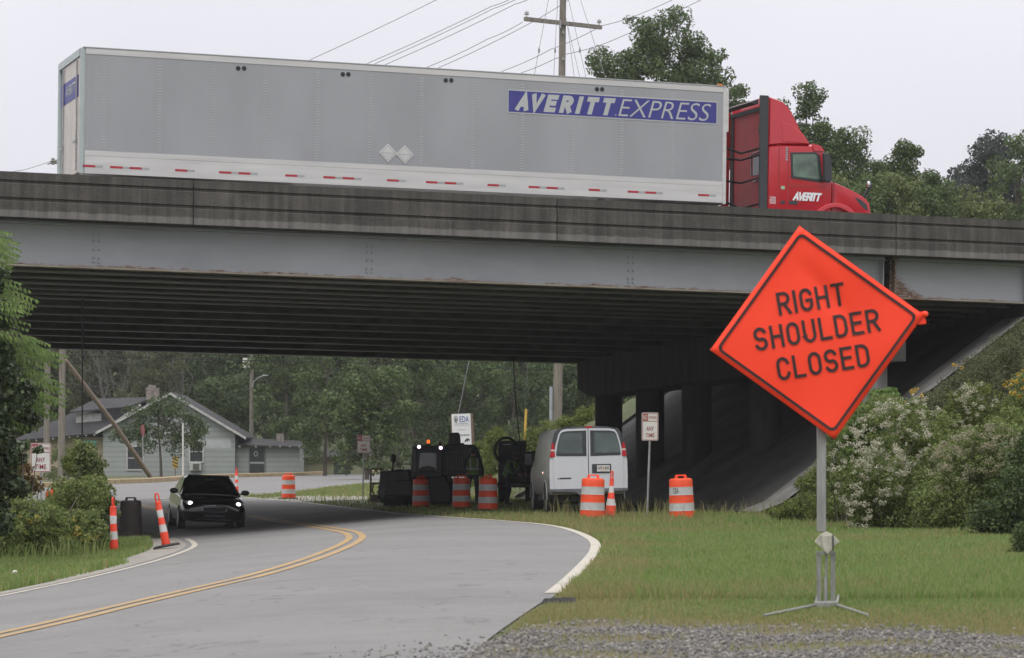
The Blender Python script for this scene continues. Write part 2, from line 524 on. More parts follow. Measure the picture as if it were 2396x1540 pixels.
MT = {}
MT['asphalt'] = mat_asphalt()
MT['ground'] = mat_ground()
MT['parapet'] = mat_parapet()
MT['white_line'] = mat_paint_line('faded_white_road_paint', (0.44, 0.405, 0.34), 1.0)
MT['yellow_line'] = mat_paint_line('yellow_road_paint', (0.37, 0.24, 0.10), 1.25)
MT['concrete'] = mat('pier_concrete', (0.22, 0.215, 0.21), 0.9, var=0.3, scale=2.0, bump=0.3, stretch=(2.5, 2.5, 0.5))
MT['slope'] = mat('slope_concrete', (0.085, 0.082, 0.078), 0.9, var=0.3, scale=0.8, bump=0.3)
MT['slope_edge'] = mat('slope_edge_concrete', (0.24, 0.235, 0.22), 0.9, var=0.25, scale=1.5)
MT['concrete_shaded'] = mat('shaded_concrete', (0.055, 0.053, 0.051), 0.95, var=0.3, scale=1.6, stretch=(2, 2, .5))  # bridge shade put into the colour of the pier and abutment concrete
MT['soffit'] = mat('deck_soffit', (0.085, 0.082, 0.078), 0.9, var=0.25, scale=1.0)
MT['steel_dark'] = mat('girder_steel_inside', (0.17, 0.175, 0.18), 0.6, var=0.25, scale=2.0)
MT['flange'] = mat('flange_lit_inside', (0.24, 0.235, 0.23), 0.5, var=0.3, scale=1.2, stretch=(.4, 1, 1))  # paler than the webs: light caught by the flanges put into the colour
MT['kerb_y'] = mat('yellowed_kerb', (0.30, 0.225, 0.13), 0.9, var=0.25, scale=3, bump=0.3)
MT['gutter'] = mat('gutter_concrete', (0.26, 0.24, 0.21), 0.9, var=0.3, scale=6, bump=0.4)
MT['orange'] = mat('drum_orange', (0.78, 0.080, 0.024), 0.5, var=0.10, scale=9, spec=0.4)
MT['reflect'] = mat('reflective_band', (0.47, 0.47, 0.46), 0.45, var=0.07, scale=10)
MT['orange_red'] = mat('tube_orange', (0.72, 0.055, 0.022), 0.45, var=0.12, scale=10)
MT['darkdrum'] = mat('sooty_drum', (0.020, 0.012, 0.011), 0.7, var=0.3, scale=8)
MT['rubber'] = mat('black_rubber', (0.02, 0.02, 0.021), 0.85, var=0.25, scale=14)
MT['galv'] = mat('galvanised_steel', (0.33, 0.335, 0.33), 0.45, 0.6, 0.18, 8)
MT['alu'] = mat('aluminium_stand', (0.42, 0.41, 0.38), 0.4, 0.55, 0.15, 6)
MT['white'] = mat('white_paint', (0.72, 0.72, 0.72), 0.4, var=0.05, scale=3)
MT['black'] = mat('matt_black', (0.012, 0.012, 0.013), 0.6, var=0.2, scale=6)
MT['cable'] = mat('black_cable', (0.010, 0.010, 0.011), 0.7, var=0.1, scale=6)
MT['chrome'] = mat('chrome', (0.65, 0.65, 0.67), 0.18, 1.0, 0.05, 4)
MT['pole'] = mat_wood('weathered_pole_wood', (0.115, 0.10, 0.082), (0.265, 0.24, 0.20))
MT['brace'] = mat_wood('pinkish_brace_wood', (0.19, 0.145, 0.115), (0.34, 0.27, 0.22))
MT['bark'] = mat_wood('bark', (0.05, 0.04, 0.03), (0.13, 0.11, 0.09), (6, 6, 1.2))
MT['greybark'] = mat_wood('grey_twigs', (0.09, 0.085, 0.078), (0.20, 0.19, 0.175), (6, 6, 1.2))
MT['lf_forest'] = leafmat('forest_leaves', [(0.026, 0.048, 0.016), (0.050, 0.082, 0.026), (0.080, 0.120, 0.038), (0.120, 0.160, 0.060)])
MT['lf_mid'] = leafmat('mid_green_leaves', [(0.036, 0.064, 0.020), (0.066, 0.105, 0.032), (0.105, 0.152, 0.048), (0.165, 0.21, 0.08)])
MT['lf_dull'] = leafmat('dull_olive_leaves', [(0.045, 0.058, 0.024), (0.075, 0.088, 0.036), (0.11, 0.12, 0.052), (0.15, 0.15, 0.075)])
MT['lf_far'] = leafmat('far_blue_green_leaves', [(0.030, 0.042, 0.036), (0.045, 0.058, 0.050), (0.065, 0.08, 0.066), (0.09, 0.105, 0.085)])
MT['lf_bright'] = leafmat('bright_leaves', [(0.085, 0.145, 0.030), (0.125, 0.195, 0.042), (0.17, 0.25, 0.06)], trans=0.45)
MT['lf_yellow'] = leafmat('yellow_green_weeds', [(0.08, 0.115, 0.026), (0.13, 0.165, 0.035), (0.19, 0.215, 0.055)], trans=0.4)
MT['lf_ivy'] = leafmat('dark_ivy_leaves', [(0.038, 0.058, 0.026), (0.065, 0.092, 0.040), (0.11, 0.145, 0.065)], rough=0.35, trans=0.15)
MT['lf_bush'] = leafmat('verge_bush_leaves', [(0.055, 0.080, 0.026), (0.10, 0.135, 0.042), (0.155, 0.19, 0.062), (0.22, 0.24, 0.095)])
MT['lf_fresh'] = leafmat('fresh_bush_leaves', [(0.075, 0.110, 0.030), (0.135, 0.185, 0.050), (0.20, 0.25, 0.075), (0.28, 0.31, 0.12)], trans=0.45)
MT['lf_rust'] = leafmat('reddish_dry_leaves', [(0.10, 0.045, 0.018), (0.15, 0.08, 0.02), (0.11, 0.10, 0.03)])
MT['fl_white'] = leafmat('cream_blossom', [(0.30, 0.29, 0.20), (0.42, 0.40, 0.30), (0.55, 0.53, 0.42)], trans=0.3)
MT['fl_tan'] = leafmat('tan_seed_heads', [(0.20, 0.19, 0.11), (0.29, 0.27, 0.17), (0.38, 0.35, 0.24)], trans=0.3)
MT['fl_yellow'] = leafmat('yellow_flowers', [(0.42, 0.27, 0.03), (0.52, 0.36, 0.05), (0.46, 0.30, 0.04)], trans=0.3)
MT['grass'] = leafmat('verge_grass', [(0.110, 0.185, 0.040), (0.145, 0.235, 0.054), (0.185, 0.280, 0.070), (0.230, 0.295, 0.095), (0.30, 0.30, 0.135)], trans=0.35)
MT['grass_dry'] = leafmat('dry_verge_grass', [(0.19, 0.22, 0.07), (0.27, 0.24, 0.10), (0.34, 0.28, 0.14), (0.22, 0.25, 0.08)], trans=0.35)
MT['gravel'] = leafmat('grey_gravel', [(0.09, 0.085, 0.082), (0.13, 0.124, 0.118), (0.18, 0.17, 0.162), (0.30, 0.285, 0.26), (0.17, 0.145, 0.12)], rough=0.9, trans=0.0)
MT['gravel_bed'] = mat('gravel_bed', (0.14, 0.13, 0.118), 0.95, var=0.45, scale=22, bump=0.8, bscale=60)

# ------------------------------------------------------------------ lettering
def text_mesh(body, wd, ht, bold=0.0, shear=0.0, sp=1.0):
    cu = bpy.data.curves.new('lettering', 'FONT')
    cu.body = body; cu.offset = bold; cu.shear = shear; cu.resolution_u = 4; cu.space_line = 0.9; cu.space_character = 1.0 + max(0, bold) * 2.4
    cu.align_x = 'CENTER'
    o = bpy.data.objects.new('lettering', cu); COL.objects.link(o)
    dg = bpy.context.evaluated_depsgraph_get()
    me = bpy.data.meshes.new_from_object(o.evaluated_get(dg))
    bpy.data.objects.remove(o)
    n = len(me.vertices); co = np.empty(n * 3, np.float32); me.vertices.foreach_get('co', co); co = co.reshape(-1, 3)
    lo, hi = co.min(0), co.max(0)
    co[:, 0] = (co[:, 0] - (lo[0] + hi[0]) / 2) / (hi[0] - lo[0]) * wd
    co[:, 2] = (co[:, 1] - (lo[1] + hi[1]) / 2) / (hi[1] - lo[1]) * ht
    co[:, 1] = 0
    me.vertices.foreach_set('co', co.ravel()); me.update()
    me.materials.clear()
    return me

def arc(cx_, cz_, rx, rz, a0, a1, n=10):
    return [(cx_ + rx * math.cos(R(a0 + (a1 - a0) * i / n)), cz_ + rz * math.sin(R(a0 + (a1 - a0) * i / n))) for i in range(n + 1)]
GW = [.50]                                       # glyph width for unit height, road-sign letterforms drawn as strokes
def glyph(ch):
    w_ = GW[0]; m = w_ / 2
    if ch == 'I': return [[(0, 0), (0, 1)]], 0
    if ch == 'A': return [[(0, 0), (w_ * .56, 1), (w_ * 1.12, 0)], [(w_ * .24, .30), (w_ * .88, .30)]], w_ * 1.12
    if ch == 'V': return [[(0, 1), (w_ * .56, 0), (w_ * 1.12, 1)]], w_ * 1.12
    if ch == 'H': return [[(0, 0), (0, 1)], [(w_, 0), (w_, 1)], [(0, .5), (w_, .5)]], w_
    if ch == 'T': return [[(0, 1), (w_, 1)], [(m, 1), (m, 0)]], w_
    if ch == 'L': return [[(0, 1), (0, 0), (w_ * .92, 0)]], w_ * .92
    if ch == 'E': return [[(w_ * .92, 1), (0, 1), (0, 0), (w_ * .92, 0)], [(0, .52), (w_ * .8, .52)]], w_ * .92
    if ch == 'R': return [[(0, 0), (0, 1), (w_ * .5, 1)] + arc(w_ * .52, .74, w_ * .48, .26, 90, -90) + [(0, .48)], [(w_ * .52, .48), (w_, 0)]], w_
    if ch == 'D': return [[(0, 0), (0, 1), (w_ * .40, 1)] + arc(w_ * .45, .68, w_ * .55, .32, 90, 0) + arc(w_ * .45, .32, w_ * .55, .32, 0, -90) + [(0, 0)]], w_
    if ch == 'O': return [arc(m, .70, m, .30, 0, 180) + arc(m, .30, m, .30, 180, 360) + [(w_, .70)]], w_
    if ch == 'U': return [[(0, 1), (0, .30)] + arc(m, .30, m, .30, 180, 360) + [(w_, 1)]], w_
    if ch == 'C': return [arc(m, .70, m, .30, 12, 180) + arc(m, .30, m, .30, 180, 348)], w_
    if ch == 'G': return [arc(m, .70, m, .30, 15, 180) + arc(m, .30, m, .30, 180, 360) + [(w_, .47), (w_ * .56, .47)]], w_
    if ch == 'S': return [arc(m, .735, m, .265, 20, 270, 14) + arc(m, .255, m, .255, 90, -160, 14)[1:]], w_
def stroke_word(word, cx_, cz_, h, wd, sw):
    h2 = h - sw; gs = [glyph(c) for c in word]
    kern = {'AV': -.30, 'VE': -.10, 'RI': .04, 'IT': .02, 'TT': .03}; ks = [kern.get(word[i:i+2], 0) * h2 if sw > .09 else 0 for i in range(len(word) - 1)] + [0]
    tot = sum(q[1] for q in gs) * h2 + sum(ks); gap = (wd - sw - tot) / (len(word) - 1)
    x = cx_ - wd / 2 + sw / 2; V = []; Q = []
    for (sts, gw), kn in zip(gs, ks):
        for st in sts:
            p = [Vector((x + q[0] * h2, cz_ - h2 / 2 + q[1] * h2)) for q in st]
            d0 = (p[0] - p[1]).normalized() * sw / 2; d1 = (p[-1] - p[-2]).normalized() * sw / 2
            if (p[0] - p[-1]).length > .004: p[0] = p[0] + d0; p[-1] = p[-1] + d1
            b = len(V)
            for i, c in enumerate(p):
                ta = (p[i] - p[i - 1]).normalized() if i else (p[1] - p[0]).normalized()
                tb = (p[i + 1] - p[i]).normalized() if i < len(p) - 1 else ta
                na = Vector((-ta.y, ta.x)); nb = Vector((-tb.y, tb.x)); nn_ = (na + nb).normalized()
                k = (sw / 2) / max(.45, nn_.dot(na))
                V += [(c.x + nn_.x * k, 0, c.y + nn_.y * k), (c.x - nn_.x * k, 0, c.y - nn_.y * k)]
            Q += [(b + 2*i, b + 2*i + 1, b + 2*i + 3, b + 2*i + 2) for i in range(len(p) - 1)]
        x += gw * h2 + gap + kn
    return V, Q
def bold_word(name, word, cx_, cz_, wd, h, sw, shear, y, m, parent):
    GW[0] = .60; V, Q = stroke_word(word, 0, 0, h, wd - shear * h, sw); GW[0] = .50
    V = [(p[0] + cx_ + shear * p[2], y - .0002 * (i % 5), p[2] + cz_) for i, p in enumerate(V)]
    me = bpy.data.meshes.new(name); me.from_pydata(V, [], Q); me.update()
    return link(name, me, m, parent)

def lettering(name, parts, m, parent):
    # parts: (text, cx, cz, w, h, bold, shear, y) in the local x-z plane facing -y; all joined into one mesh
    V = []; Fc = []
    for body, cx, cz, wd, ht, bold, shear, y in parts:
        me = text_mesh(body, wd, ht, bold, shear)
        b = len(V)
        V += [(v.co.x + cx, y, v.co.z + cz) for v in me.vertices]
        Fc += [[b + i for i in p.vertices] for p in me.polygons]
        bpy.data.meshes.remove(me)
    me = bpy.data.meshes.new(name); me.from_pydata(V, [], Fc); me.update()
    return link(name, me, m, parent)

# ------------------------------------------------------------------ foliage
def unit(n, rng=RNG):
    v = rng.normal(size=(n, 3)); return v / np.linalg.norm(v, axis=1)[:, None]

def leaf_arrays(c, size, up=0.35, aspect=0.55, nbias=None, rng=RNG):
    n = len(c)
    nr = unit(n, rng)
    if nbias is not None: nr = nr + nbias
    nr[:, 2] += up; nr /= np.linalg.norm(nr, axis=1)[:, None]
    d = unit(n, rng); d[:, 2] -= 0.25
    t1 = d - (d * nr).sum(1)[:, None] * nr; t1 /= np.linalg.norm(t1, axis=1)[:, None] + 1e-9
    t2 = np.cross(nr, t1)
    s = np.asarray(size).reshape(-1, 1) * np.ones((n, 1))
    v = np.stack([c - t1*s*0.5, c + t2*s*aspect*0.5 - t1*s*0.08 + nr*s*0.06, c + t1*s*0.5, c - t2*s*aspect*0.5 - t1*s*0.08 + nr*s*0.06], 1)
    return v.reshape(-1, 3)

def quads(n):
    return np.arange(n * 4, dtype=np.int32).reshape(-1, 4)

def clump_points(ells, n, clump_r, n_clumps, rng=RNG, fill=0.35):
    # ells: (cx,cy,cz,rx,ry,rz). Clumps sit on and inside the ellipsoids, leaves crowd on each clump's shell
    E = np.array(ells, float); vol = E[:, 3] * E[:, 4] + E[:, 4] * E[:, 5] + E[:, 3] * E[:, 5]; vol /= vol.sum()
    pick = rng.choice(len(E), n_clumps, p=vol)
    u = unit(n_clumps, rng); rr = (fill + (1 - fill) * rng.random(n_clumps) ** 0.6)[:, None]
    cc = E[pick, :3] + u * rr * E[pick, 3:6]
    cr = clump_r * (0.6 + 0.8 * rng.random(n_clumps))
    w_ = cr ** 2; w_ /= w_.sum()
    li = rng.choice(n_clumps, n, p=w_)
    uu = unit(n, rng); rad = (0.35 + 0.65 * rng.random(n) ** 0.5) * cr[li]
    sq = np.array([1.0, 1.0, 0.75])
    return cc[li] + uu * rad[:, None] * sq, uu, cc, cr

def crown(name, ells, n, leaf, clump_r, n_clumps, m, parent, up=0.35, aspect=0.55, fill=0.35, seed=0):
    rng = np.random.default_rng(seed + 101)
    pts, nb, cc, cr = clump_points(ells, n, clump_r, n_clumps, rng, fill)
    sz = leaf * (0.6 + 0.8 * rng.random(n))
    v = leaf_arrays(pts, sz, up, aspect, nb * 0.6, rng)
    o = link(name, np_mesh(name, v, quads(n), 4), m, parent)
    return o, cc

def branches(mb, p, q, r, rng, depth=2, spread=0.5, cap=None):
    p, q = Vector(p), Vector(q)
    mid = (p + q) / 2 + Vector(rng.normal(size=3)) * (q - p).length * 0.07
    mb.tube([p, mid, q], r, 6, r * 0.45)
    if depth:
        for _ in range(3):
            t = 0.35 + 0.6 * rng.random()
            s = p.lerp(q, t)
            dv = (q - p) * (0.35 + 0.3 * rng.random())
            dv = dv + Vector(rng.normal(size=3)) * dv.length * spread
            if cap and dv.length > cap: dv = dv.normalized() * cap
            branches(mb, s, s + dv, r * 0.4, rng, depth - 1, spread, cap)

def tree(name, base, h, ells, n, leaf, clump_r, n_clumps, m, label, cat='tree', group=None, tr=0.22, seed=0, up=0.35, fill=0.35, aspect=0.55, bark=None, limbs=9):
    root = empty(name, base, label=label, cat=cat, group=group)
    o, cc = crown('crown', ells, n, leaf, clump_r, n_clumps, m, root, up, aspect, fill, seed)
    rng = np.random.default_rng(seed)
    mb = MB()
    E = np.array(ells); top = float((E[:, 2] + E[:, 5] * 0.5).max())
    cx, cy = float(E[:, 0].mean()), float(E[:, 1].mean())
    pts = [Vector((0, 0, -0.3)), Vector((cx*0.2, cy*0.2, top*0.3)), Vector((cx*0.6, cy*0.6, top*0.62)), Vector((cx, cy, top))]
    mb.tube(pts, tr, 8, tr * 0.2)
    for i in rng.choice(len(cc), min(limbs, len(cc)), replace=False):
        t = 0.3 + 0.5 * rng.random()
        s = pts[1].lerp(pts[3], t)
        branches(mb, s, s.lerp(Vector(cc[i]), .88), tr * 0.32, rng, 1, 0.4, clump_r * .9)
    mb.build('trunk', bark or MT['bark'], root, smooth=50)
    return root

# ================================================================== GROUND AND ROADS
def axis(*pieces):
    out_ = []
    for a, b, s in pieces:
        out_ += list(np.arange(a, b, s))
    return np.array(out_ + [pieces[-1][1]])

gx = axis((-260, -40, 8), (-40, -17, 2), (-17, 22, 0.5), (22, 50, 2), (50, 300, 8))
gy = axis((-60, 0, 8), (0, 132, 0.55), (132, 260, 3), (260, 700, 12))
XX, YY = np.meshgrid(gx, gy)
ZZ = gh(XX, YY)
nx, ny = len(gx), len(gy)
idx = np.arange(nx * ny).reshape(ny, nx)
fq = np.stack([idx[:-1, :-1], idx[:-1, 1:], idx[1:, 1:], idx[1:, :-1]], -1).reshape(-1, 4)
go = link('ground', np_mesh('ground', np.stack([XX, YY, ZZ], -1).reshape(-1, 3), fq, 4), MT['ground'])
tag(go, 'grassy soil ground rising to a bank beside the bridge', kind='structure')
go.data.shade_smooth()

def catmull(pts, n=10):
    p = [Vector(q) for q in pts]; p = [p[0] * 2 - p[1]] + p + [p[-1] * 2 - p[-2]]
    o = []
    for i in range(1, len(p) - 2):
        for j in range(n):
            t = j / n
            o.append(0.5 * ((2*p[i]) + (p[i+1]-p[i-1])*t + (2*p[i-1]-5*p[i]+4*p[i+1]-p[i+2])*t*t + (3*p[i]-p[i-1]-3*p[i+1]+p[i+2])*t**3))
    o.append(p[-2]); return o

def resample(pts, n):
    pts = [Vector(p) for p in pts]
    L_ = [0]
    for a, b in zip(pts, pts[1:]): L_.append(L_[-1] + (b - a).length)
    o = []; j = 0
    for i in range(n):
        t = L_[-1] * i / (n - 1)
        while j < len(pts) - 2 and L_[j + 1] < t: j += 1
        o.append(pts[j].lerp(pts[j+1], (t - L_[j]) / max(1e-9, L_[j+1] - L_[j])))
    return o

def strip(name, left, right, nlen, nw, lift, m):
    A = resample(left, nlen); B = resample(right, nlen)
    vs = []; fs = []
    for a, b in zip(A, B):
        for j in range(nw + 1):
            q = a.lerp(b, j / nw); vs.append((q.x, q.y, g(q.x, q.y) + lift))
    for i in range(nlen - 1):
        for j in range(nw):
            k = i * (nw + 1) + j; fs.append((k, k + 1, k + nw + 2, k + nw + 1))
    me = bpy.data.meshes.new(name); me.from_pydata(vs, [], fs); me.update()
    bm = bmesh.new(); bm.from_mesh(me)
    for f in bm.faces: f.normal_update()
    if sum(f.normal.z for f in bm.faces) < 0: bmesh.ops.reverse_faces(bm, faces=bm.faces)
    bm.to_mesh(me); bm.free()
    me.shade_smooth()
    return link(name, me, m)

def W2(x, d): return Vector((x, d * K, 0))
def G2(px, py):
    v = G(px, py); v.z = 0; return v

def offset_line(pts, w_):
    # a band of width w_ centred on pts
    A = []; B = []
    for i, p in enumerate(pts):
        t = (pts[min(i+1, len(pts)-1)] - pts[max(i-1, 0)]); t.z = 0; t.normalize()
        n_ = Vector((-t.y, t.x, 0)); A.append(p + n_ * w_ / 2); B.append(p - n_ * w_ / 2)
    return A, B

edge_r = catmull([W2(-3.6, -4), W2(-1.9, 4), W2(-0.9, 10)] + [G2(*q) for q in ((1075, 1545), (1180, 1472), (1262, 1416), (1306, 1392), (1362, 1340), (1400, 1291), (1391, 1264), (1335, 1240), (1270, 1228), (1180, 1220), (1080, 1213), (980, 1206), (880, 1196), (760, 1182), (640, 1170), (560, 1163))], 8)
edge_l = catmull([W2(-13, -4), W2(-11, 5), W2(-9.0, 12), W2(-7.2, 22), W2(-6.12, 30.7), W2(-5.8, 38.7), W2(-6.15, 47.5), W2(-6.9, 54), W2(-8.1, 61), W2(-9.9, 68), W2(-12.6, 75), W2(-16.5, 82), W2(-23, 90)], 8)
tag(strip('road', edge_l, edge_r, 150, 14, 0.012, MT['asphalt']), 'grey asphalt road curving under the bridge', kind='structure')

cr_near = catmull([W2(-60, 78), W2(-30, 84), G2(200, 1176), G2(420, 1166), G2(580, 1161), G2(700, 1150), G2(885, 1130), W2(0, 165), W2(14, 190)], 8)
cr_far = catmull([W2(-60, 118), G2(0, 1143), G2(240, 1134.5), G2(365, 1130), G2(470, 1122), G2(560, 1118), G2(700, 1114.5), G2(885, 1108.5), W2(6, 215)], 8)
tag(strip('cross_road', cr_near, cr_far, 90, 8, 0.024, MT['asphalt']), 'pale cross street beyond the bridge', kind='structure')
# yellowed kerb along its far side
kA = resample(cr_far, 120)
mb = MB()
rings = []
for i, p in enumerate(kA):
    t = kA[min(i+1, 119)] - kA[max(i-1, 0)]; t.z = 0; t.normalize(); n_ = Vector((-t.y, t.x, 0))
    z0 = g(p.x, p.y)
    rings.append([(p.x, p.y, z0 - .1), (p.x + n_.x*.05, p.y + n_.y*.05, z0 + .25), (p.x + n_.x*.55, p.y + n_.y*.55, z0 + .28), (p.x + n_.x*.6, p.y + n_.y*.6, z0 - .1)])
tag(mb.loft(rings).build('kerb', MT['kerb_y']), 'yellow worn kerb in front of the cottage', kind='structure')

# painted lines
yl = catmull([G2(*q) for q in ((-120, 1518), (0, 1490), (150, 1456), (300, 1419), (450, 1384), (600, 1349), (720, 1313), (790, 1286), (825, 1268), (832, 1257), (815, 1246.5), (760, 1236.5), (690, 1225.5), (620, 1215), (570, 1208))] + [W2(-9.2, 77), W2(-10.9, 81), W2(-12.6, 86), W2(-15, 90)], 10)
for s_, nm in ((-0.115, 'inner'), (0.115, 'outer')):
    c_ = offset_line(yl, abs(s_) * 2)[0 if s_ > 0 else 1]
    a_, b_ = offset_line(c_, 0.125)
    tag(strip('yellow_line', a_, b_, 220, 1, 0.018, MT['yellow_line']), 'painted yellow centre line', kind='structure')
er = [p for p in edge_r if p.y > G2(1306, 1392).y - .3]
a_, b_ = offset_line([p + Vector((-.05, 0, 0)) for p in er], 0.145)
tag(strip('white_edge_line', a_, b_, 160, 1, 0.018, MT['white_line']), 'worn cream edge line along the right verge', kind='structure')
a_, b_ = offset_line([p + Vector((.22, 0, 0)) for p in edge_l[20:62]], 0.11)
tag(strip('white_edge_line', a_, b_, 120, 1, 0.018, MT['white_line']), 'thin white edge line along the left verge', kind='structure')
a_, b_ = offset_line([G2(386, 1323), G2(434, 1317.5)], 0.10)
tag(strip('white_dash', a_, b_, 6, 1, 0.018, MT['white_line']), 'short white paint dash on the near lane', kind='structure')
a_, b_ = offset_line([p + Vector((0, -.3, 0)) for p in cr_near[20:52]], 0.16)
tag(strip('white_edge_line', a_, b_, 60, 1, 0.030, MT['white_line']), 'white edge line of the cross street', kind='structure')
# concrete gutter apron by the leaning tube, and the gravel shoulder by the camera
a_ = [p + Vector((-.75, 0, 0)) for p in edge_l[36:64]]; b_ = [p + Vector((.05, 0, 0)) for p in edge_l[36:64]]
tag(strip('gutter', a_, b_, 40, 2, 0.016, MT['gutter']), 'broken concrete gutter edging the left verge', kind='structure')
a_ = [p + Vector((-.22, 0, 0)) for p in edge_l[14:37]]; b_ = [p + Vector((.05, 0, 0)) for p in edge_l[14:37]]
tag(strip('gutter', a_, b_, 40, 2, 0.015, MT['gutter']), 'crumbled tarmac lip beside the near left verge', kind='structure')
gr_far = [G2(1150, 1500), G2(1240, 1466), G2(1400, 1452), G2(1600, 1454), G2(1850, 1466), G2(2100, 1478), G2(2300, 1486), G2(2600, 1492)]
gr_near = [W2(-0.9, 11), W2(0, 11), W2(.8, 11), W2(1.6, 11), W2(2.4, 11), W2(3.4, 11), W2(4.6, 11), W2(7, 11)]
tag(strip('gravel_shoulder', catmull(gr_near, 4), catmull(gr_far, 4), 40, 10, 0.008, MT['gravel_bed']), 'grey gravel shoulder at the near right corner', kind='structure')
q = G(1300, 1412)
mb = MB(); rc = random.Random(3); mb.loft([[(q.x + x_ + .02 * rc.random(), q.y + y_ + .03 * rc.random(), g(q.x, q.y) + z_) for x_, y_, z_ in ((-.13, -.12, .0), (.16, -.14, .0), (.17, .10, .0), (-.12, .12, .0))], [(q.x + x_ + .02 * rc.random(), q.y + y_, g(q.x, q.y) + z_) for x_, y_, z_ in ((-.10, -.08, .045), (.13, -.09, .055), (.14, .07, .05), (-.09, .08, .04))]])
tag(mb.build('asphalt_chunk', mat('dark_broken_asphalt', (.045, .044, .043), .95, var=.3, scale=12, bump=.6)), 'dark broken asphalt chunk at the near end of the cream edge line', 'rubble')
# worn gravel patch on the island beyond the bridge
a_ = catmull([G2(600, 1180), G2(680, 1176), G2(780, 1172), G2(870, 1170)], 6); b_ = catmull([G2(640, 1164), G2(700, 1161), G2(800, 1158), G2(880, 1152)], 6)
tag(strip('gravel_patch', a_, b_, 30, 6, 0.012, MT['gutter']), 'pale bare gravel patch on the traffic island', kind='structure')

# ================================================================== BRIDGE
PHI = math.atan(K * 0.306 / 0.952)
CP, SP = math.cos(PHI), math.sin(PHI)
B0, A0, ZB, GR = 61.3, 9.78, 7.56, 0.0139
def plane_hit(px, b):
    k = (px - CX) / (F0 * K); Y = b / (CP - k * SP)
    return Y * (k * CP + SP), Y
def bx(px, yb=0.0):
    return plane_hit(px, B0 + yb)[0] - A0
U = Vector((CP, SP, 0)); NV = Vector((-SP, CP, 0))
brot = Matrix.Rotation(PHI, 4, 'Z') @ Matrix.Rotation(math.atan(GR), 4, 'Y')
bridge = empty('highway_overpass', U * A0 + NV * B0 + Vector((0, 0, ZB)), label='long highway overpass with grimy concrete parapet above grey steel girders', cat='bridge')
bridge.rotation_euler = brot.to_euler()
CF = 0.0186
X0, X1 = -38.0, bx(2396) + 26
joints = [X0, bx(453), bx(1304), bx(2097), X1]
prof = [(0.34, 0), (0.0, 0), (0.0, -.175), (.045, -.19), (.045, -.235), (-.012, -.262), (-.012, -.552), (.035, -.57), (.035, -.615), (-.022, -.642), (-.022, -.98), (1.0, -.98), (1.0, -.77), (.44, -.77)]
for i in range(4):
    mb = MB(); g0, g1 = joints[i] + (.012 if i else 0), joints[i+1] - (.012 if i < 3 else 0)
    mb.loft([[(x, y, z) for y, z in prof] for x in np.linspace(g0, g1, 12)])
    mb.build('parapet', MT['parapet'], bridge)
mb = MB()
YF = 31.6
profb = [(YF + .4, 0), (YF + .1, 0), (YF, -.77), (YF - .5, -.77), (YF - .5, -.98), (YF + .45, -.98)]
mb.loft([[(x, y, z - CF * y) for y, z in profb] for x in (X0, X1)]); mb.build('parapet', MT['parapet'], bridge)
def slab(y0, z0, y1, z1):
    m_ = MB(); m_.loft([[(x, y0, z0 - CF * y0), (x, y1, z0 - CF * y1), (x, y1, z1 - CF * y1), (x, y0, z1 - CF * y0)] for x in (X0, X1)]); return m_
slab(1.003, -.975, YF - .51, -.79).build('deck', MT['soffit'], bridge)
slab(.46, -.786, YF - .1, -.755).build('deck_surface', MT['asphalt'], bridge)
def girder_y(py, px=500):
    # offset of the girder whose bottom flange is seen at this height in the photo
    lo, hi = 0.0, 60.0
    for _ in range(40):
        m_ = (lo + hi) / 2; a, Y = plane_hit(px, B0 + m_)
        z = ZB - GR * (a - A0) - 2.0 - CF * (m_ - .7)
        if HY - (z - HC) * F0 * K / Y < py: lo = m_
        else: hi = m_
    return m_
ys = [.70] + [girder_y(q) for q in (652, 666, 679, 691, 702, 712, 730, 748, 764.5, 782, 797, 812, 827)]
XJ = bx(2075, .7)
for i, y in enumerate(ys):
    segs = [(X0, XJ - .10), (XJ + .10, X1)] if i == 0 else [(X0, X1)]
    for q, (a, b) in enumerate(segs):
        mb = MB(); dz = -CF * (y - .7)
        mb.box((a, y, -1.96 + dz), (b, y + .025, -1.06 + dz))
        mb.mi = 1; mb.box((a, y - .20, -2.0 + dz), (b, y + .225, -1.961 + dz)); mb.mi = 0
        mb.box((a, y - .17, -1.059 + dz), (b, y + .195, -1.02 + dz))
        mb.box((a, y - .10, -1.019 + dz), (b, y + .125, -.972 + dz))
        if i == 0:
            for px in (228, 867, 1478):
                xc = bx(px, .7)
                if not a < xc < b: continue
                for dx in (-.06, .06):
                    for zz in (-1.235, -1.375, -1.56, -1.745, -1.83):
                        mb.cyl((xc + dx, y - .03, zz), (xc + dx, y, zz), .026, .032, 8)
            for xx in (a + .06, b - .06):
                if abs(xx - XJ) < .5: mb.box((xx - .012, y - .19, -1.96), (xx + .012, y - .001, -1.06))
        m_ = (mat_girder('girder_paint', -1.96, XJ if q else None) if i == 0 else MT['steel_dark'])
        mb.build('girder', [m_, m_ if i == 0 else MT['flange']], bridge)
for k_ in range(-3, 9):                        # cross frames between girders
    mb = MB()
    xx = bx(228, .7) + k_ * 6.6
    mb.loft([[(xx - .02, y_, -1.72 - CF * (y_ - .7)), (xx + .02, y_, -1.72 - CF * (y_ - .7)), (xx + .02, y_, -1.35 - CF * (y_ - .7)), (xx - .02, y_, -1.35 - CF * (y_ - .7))] for y_ in (ys[0] + .03, ys[-1] - .005)])
    mb.build('cross_frame', MT['steel_dark'], bridge)

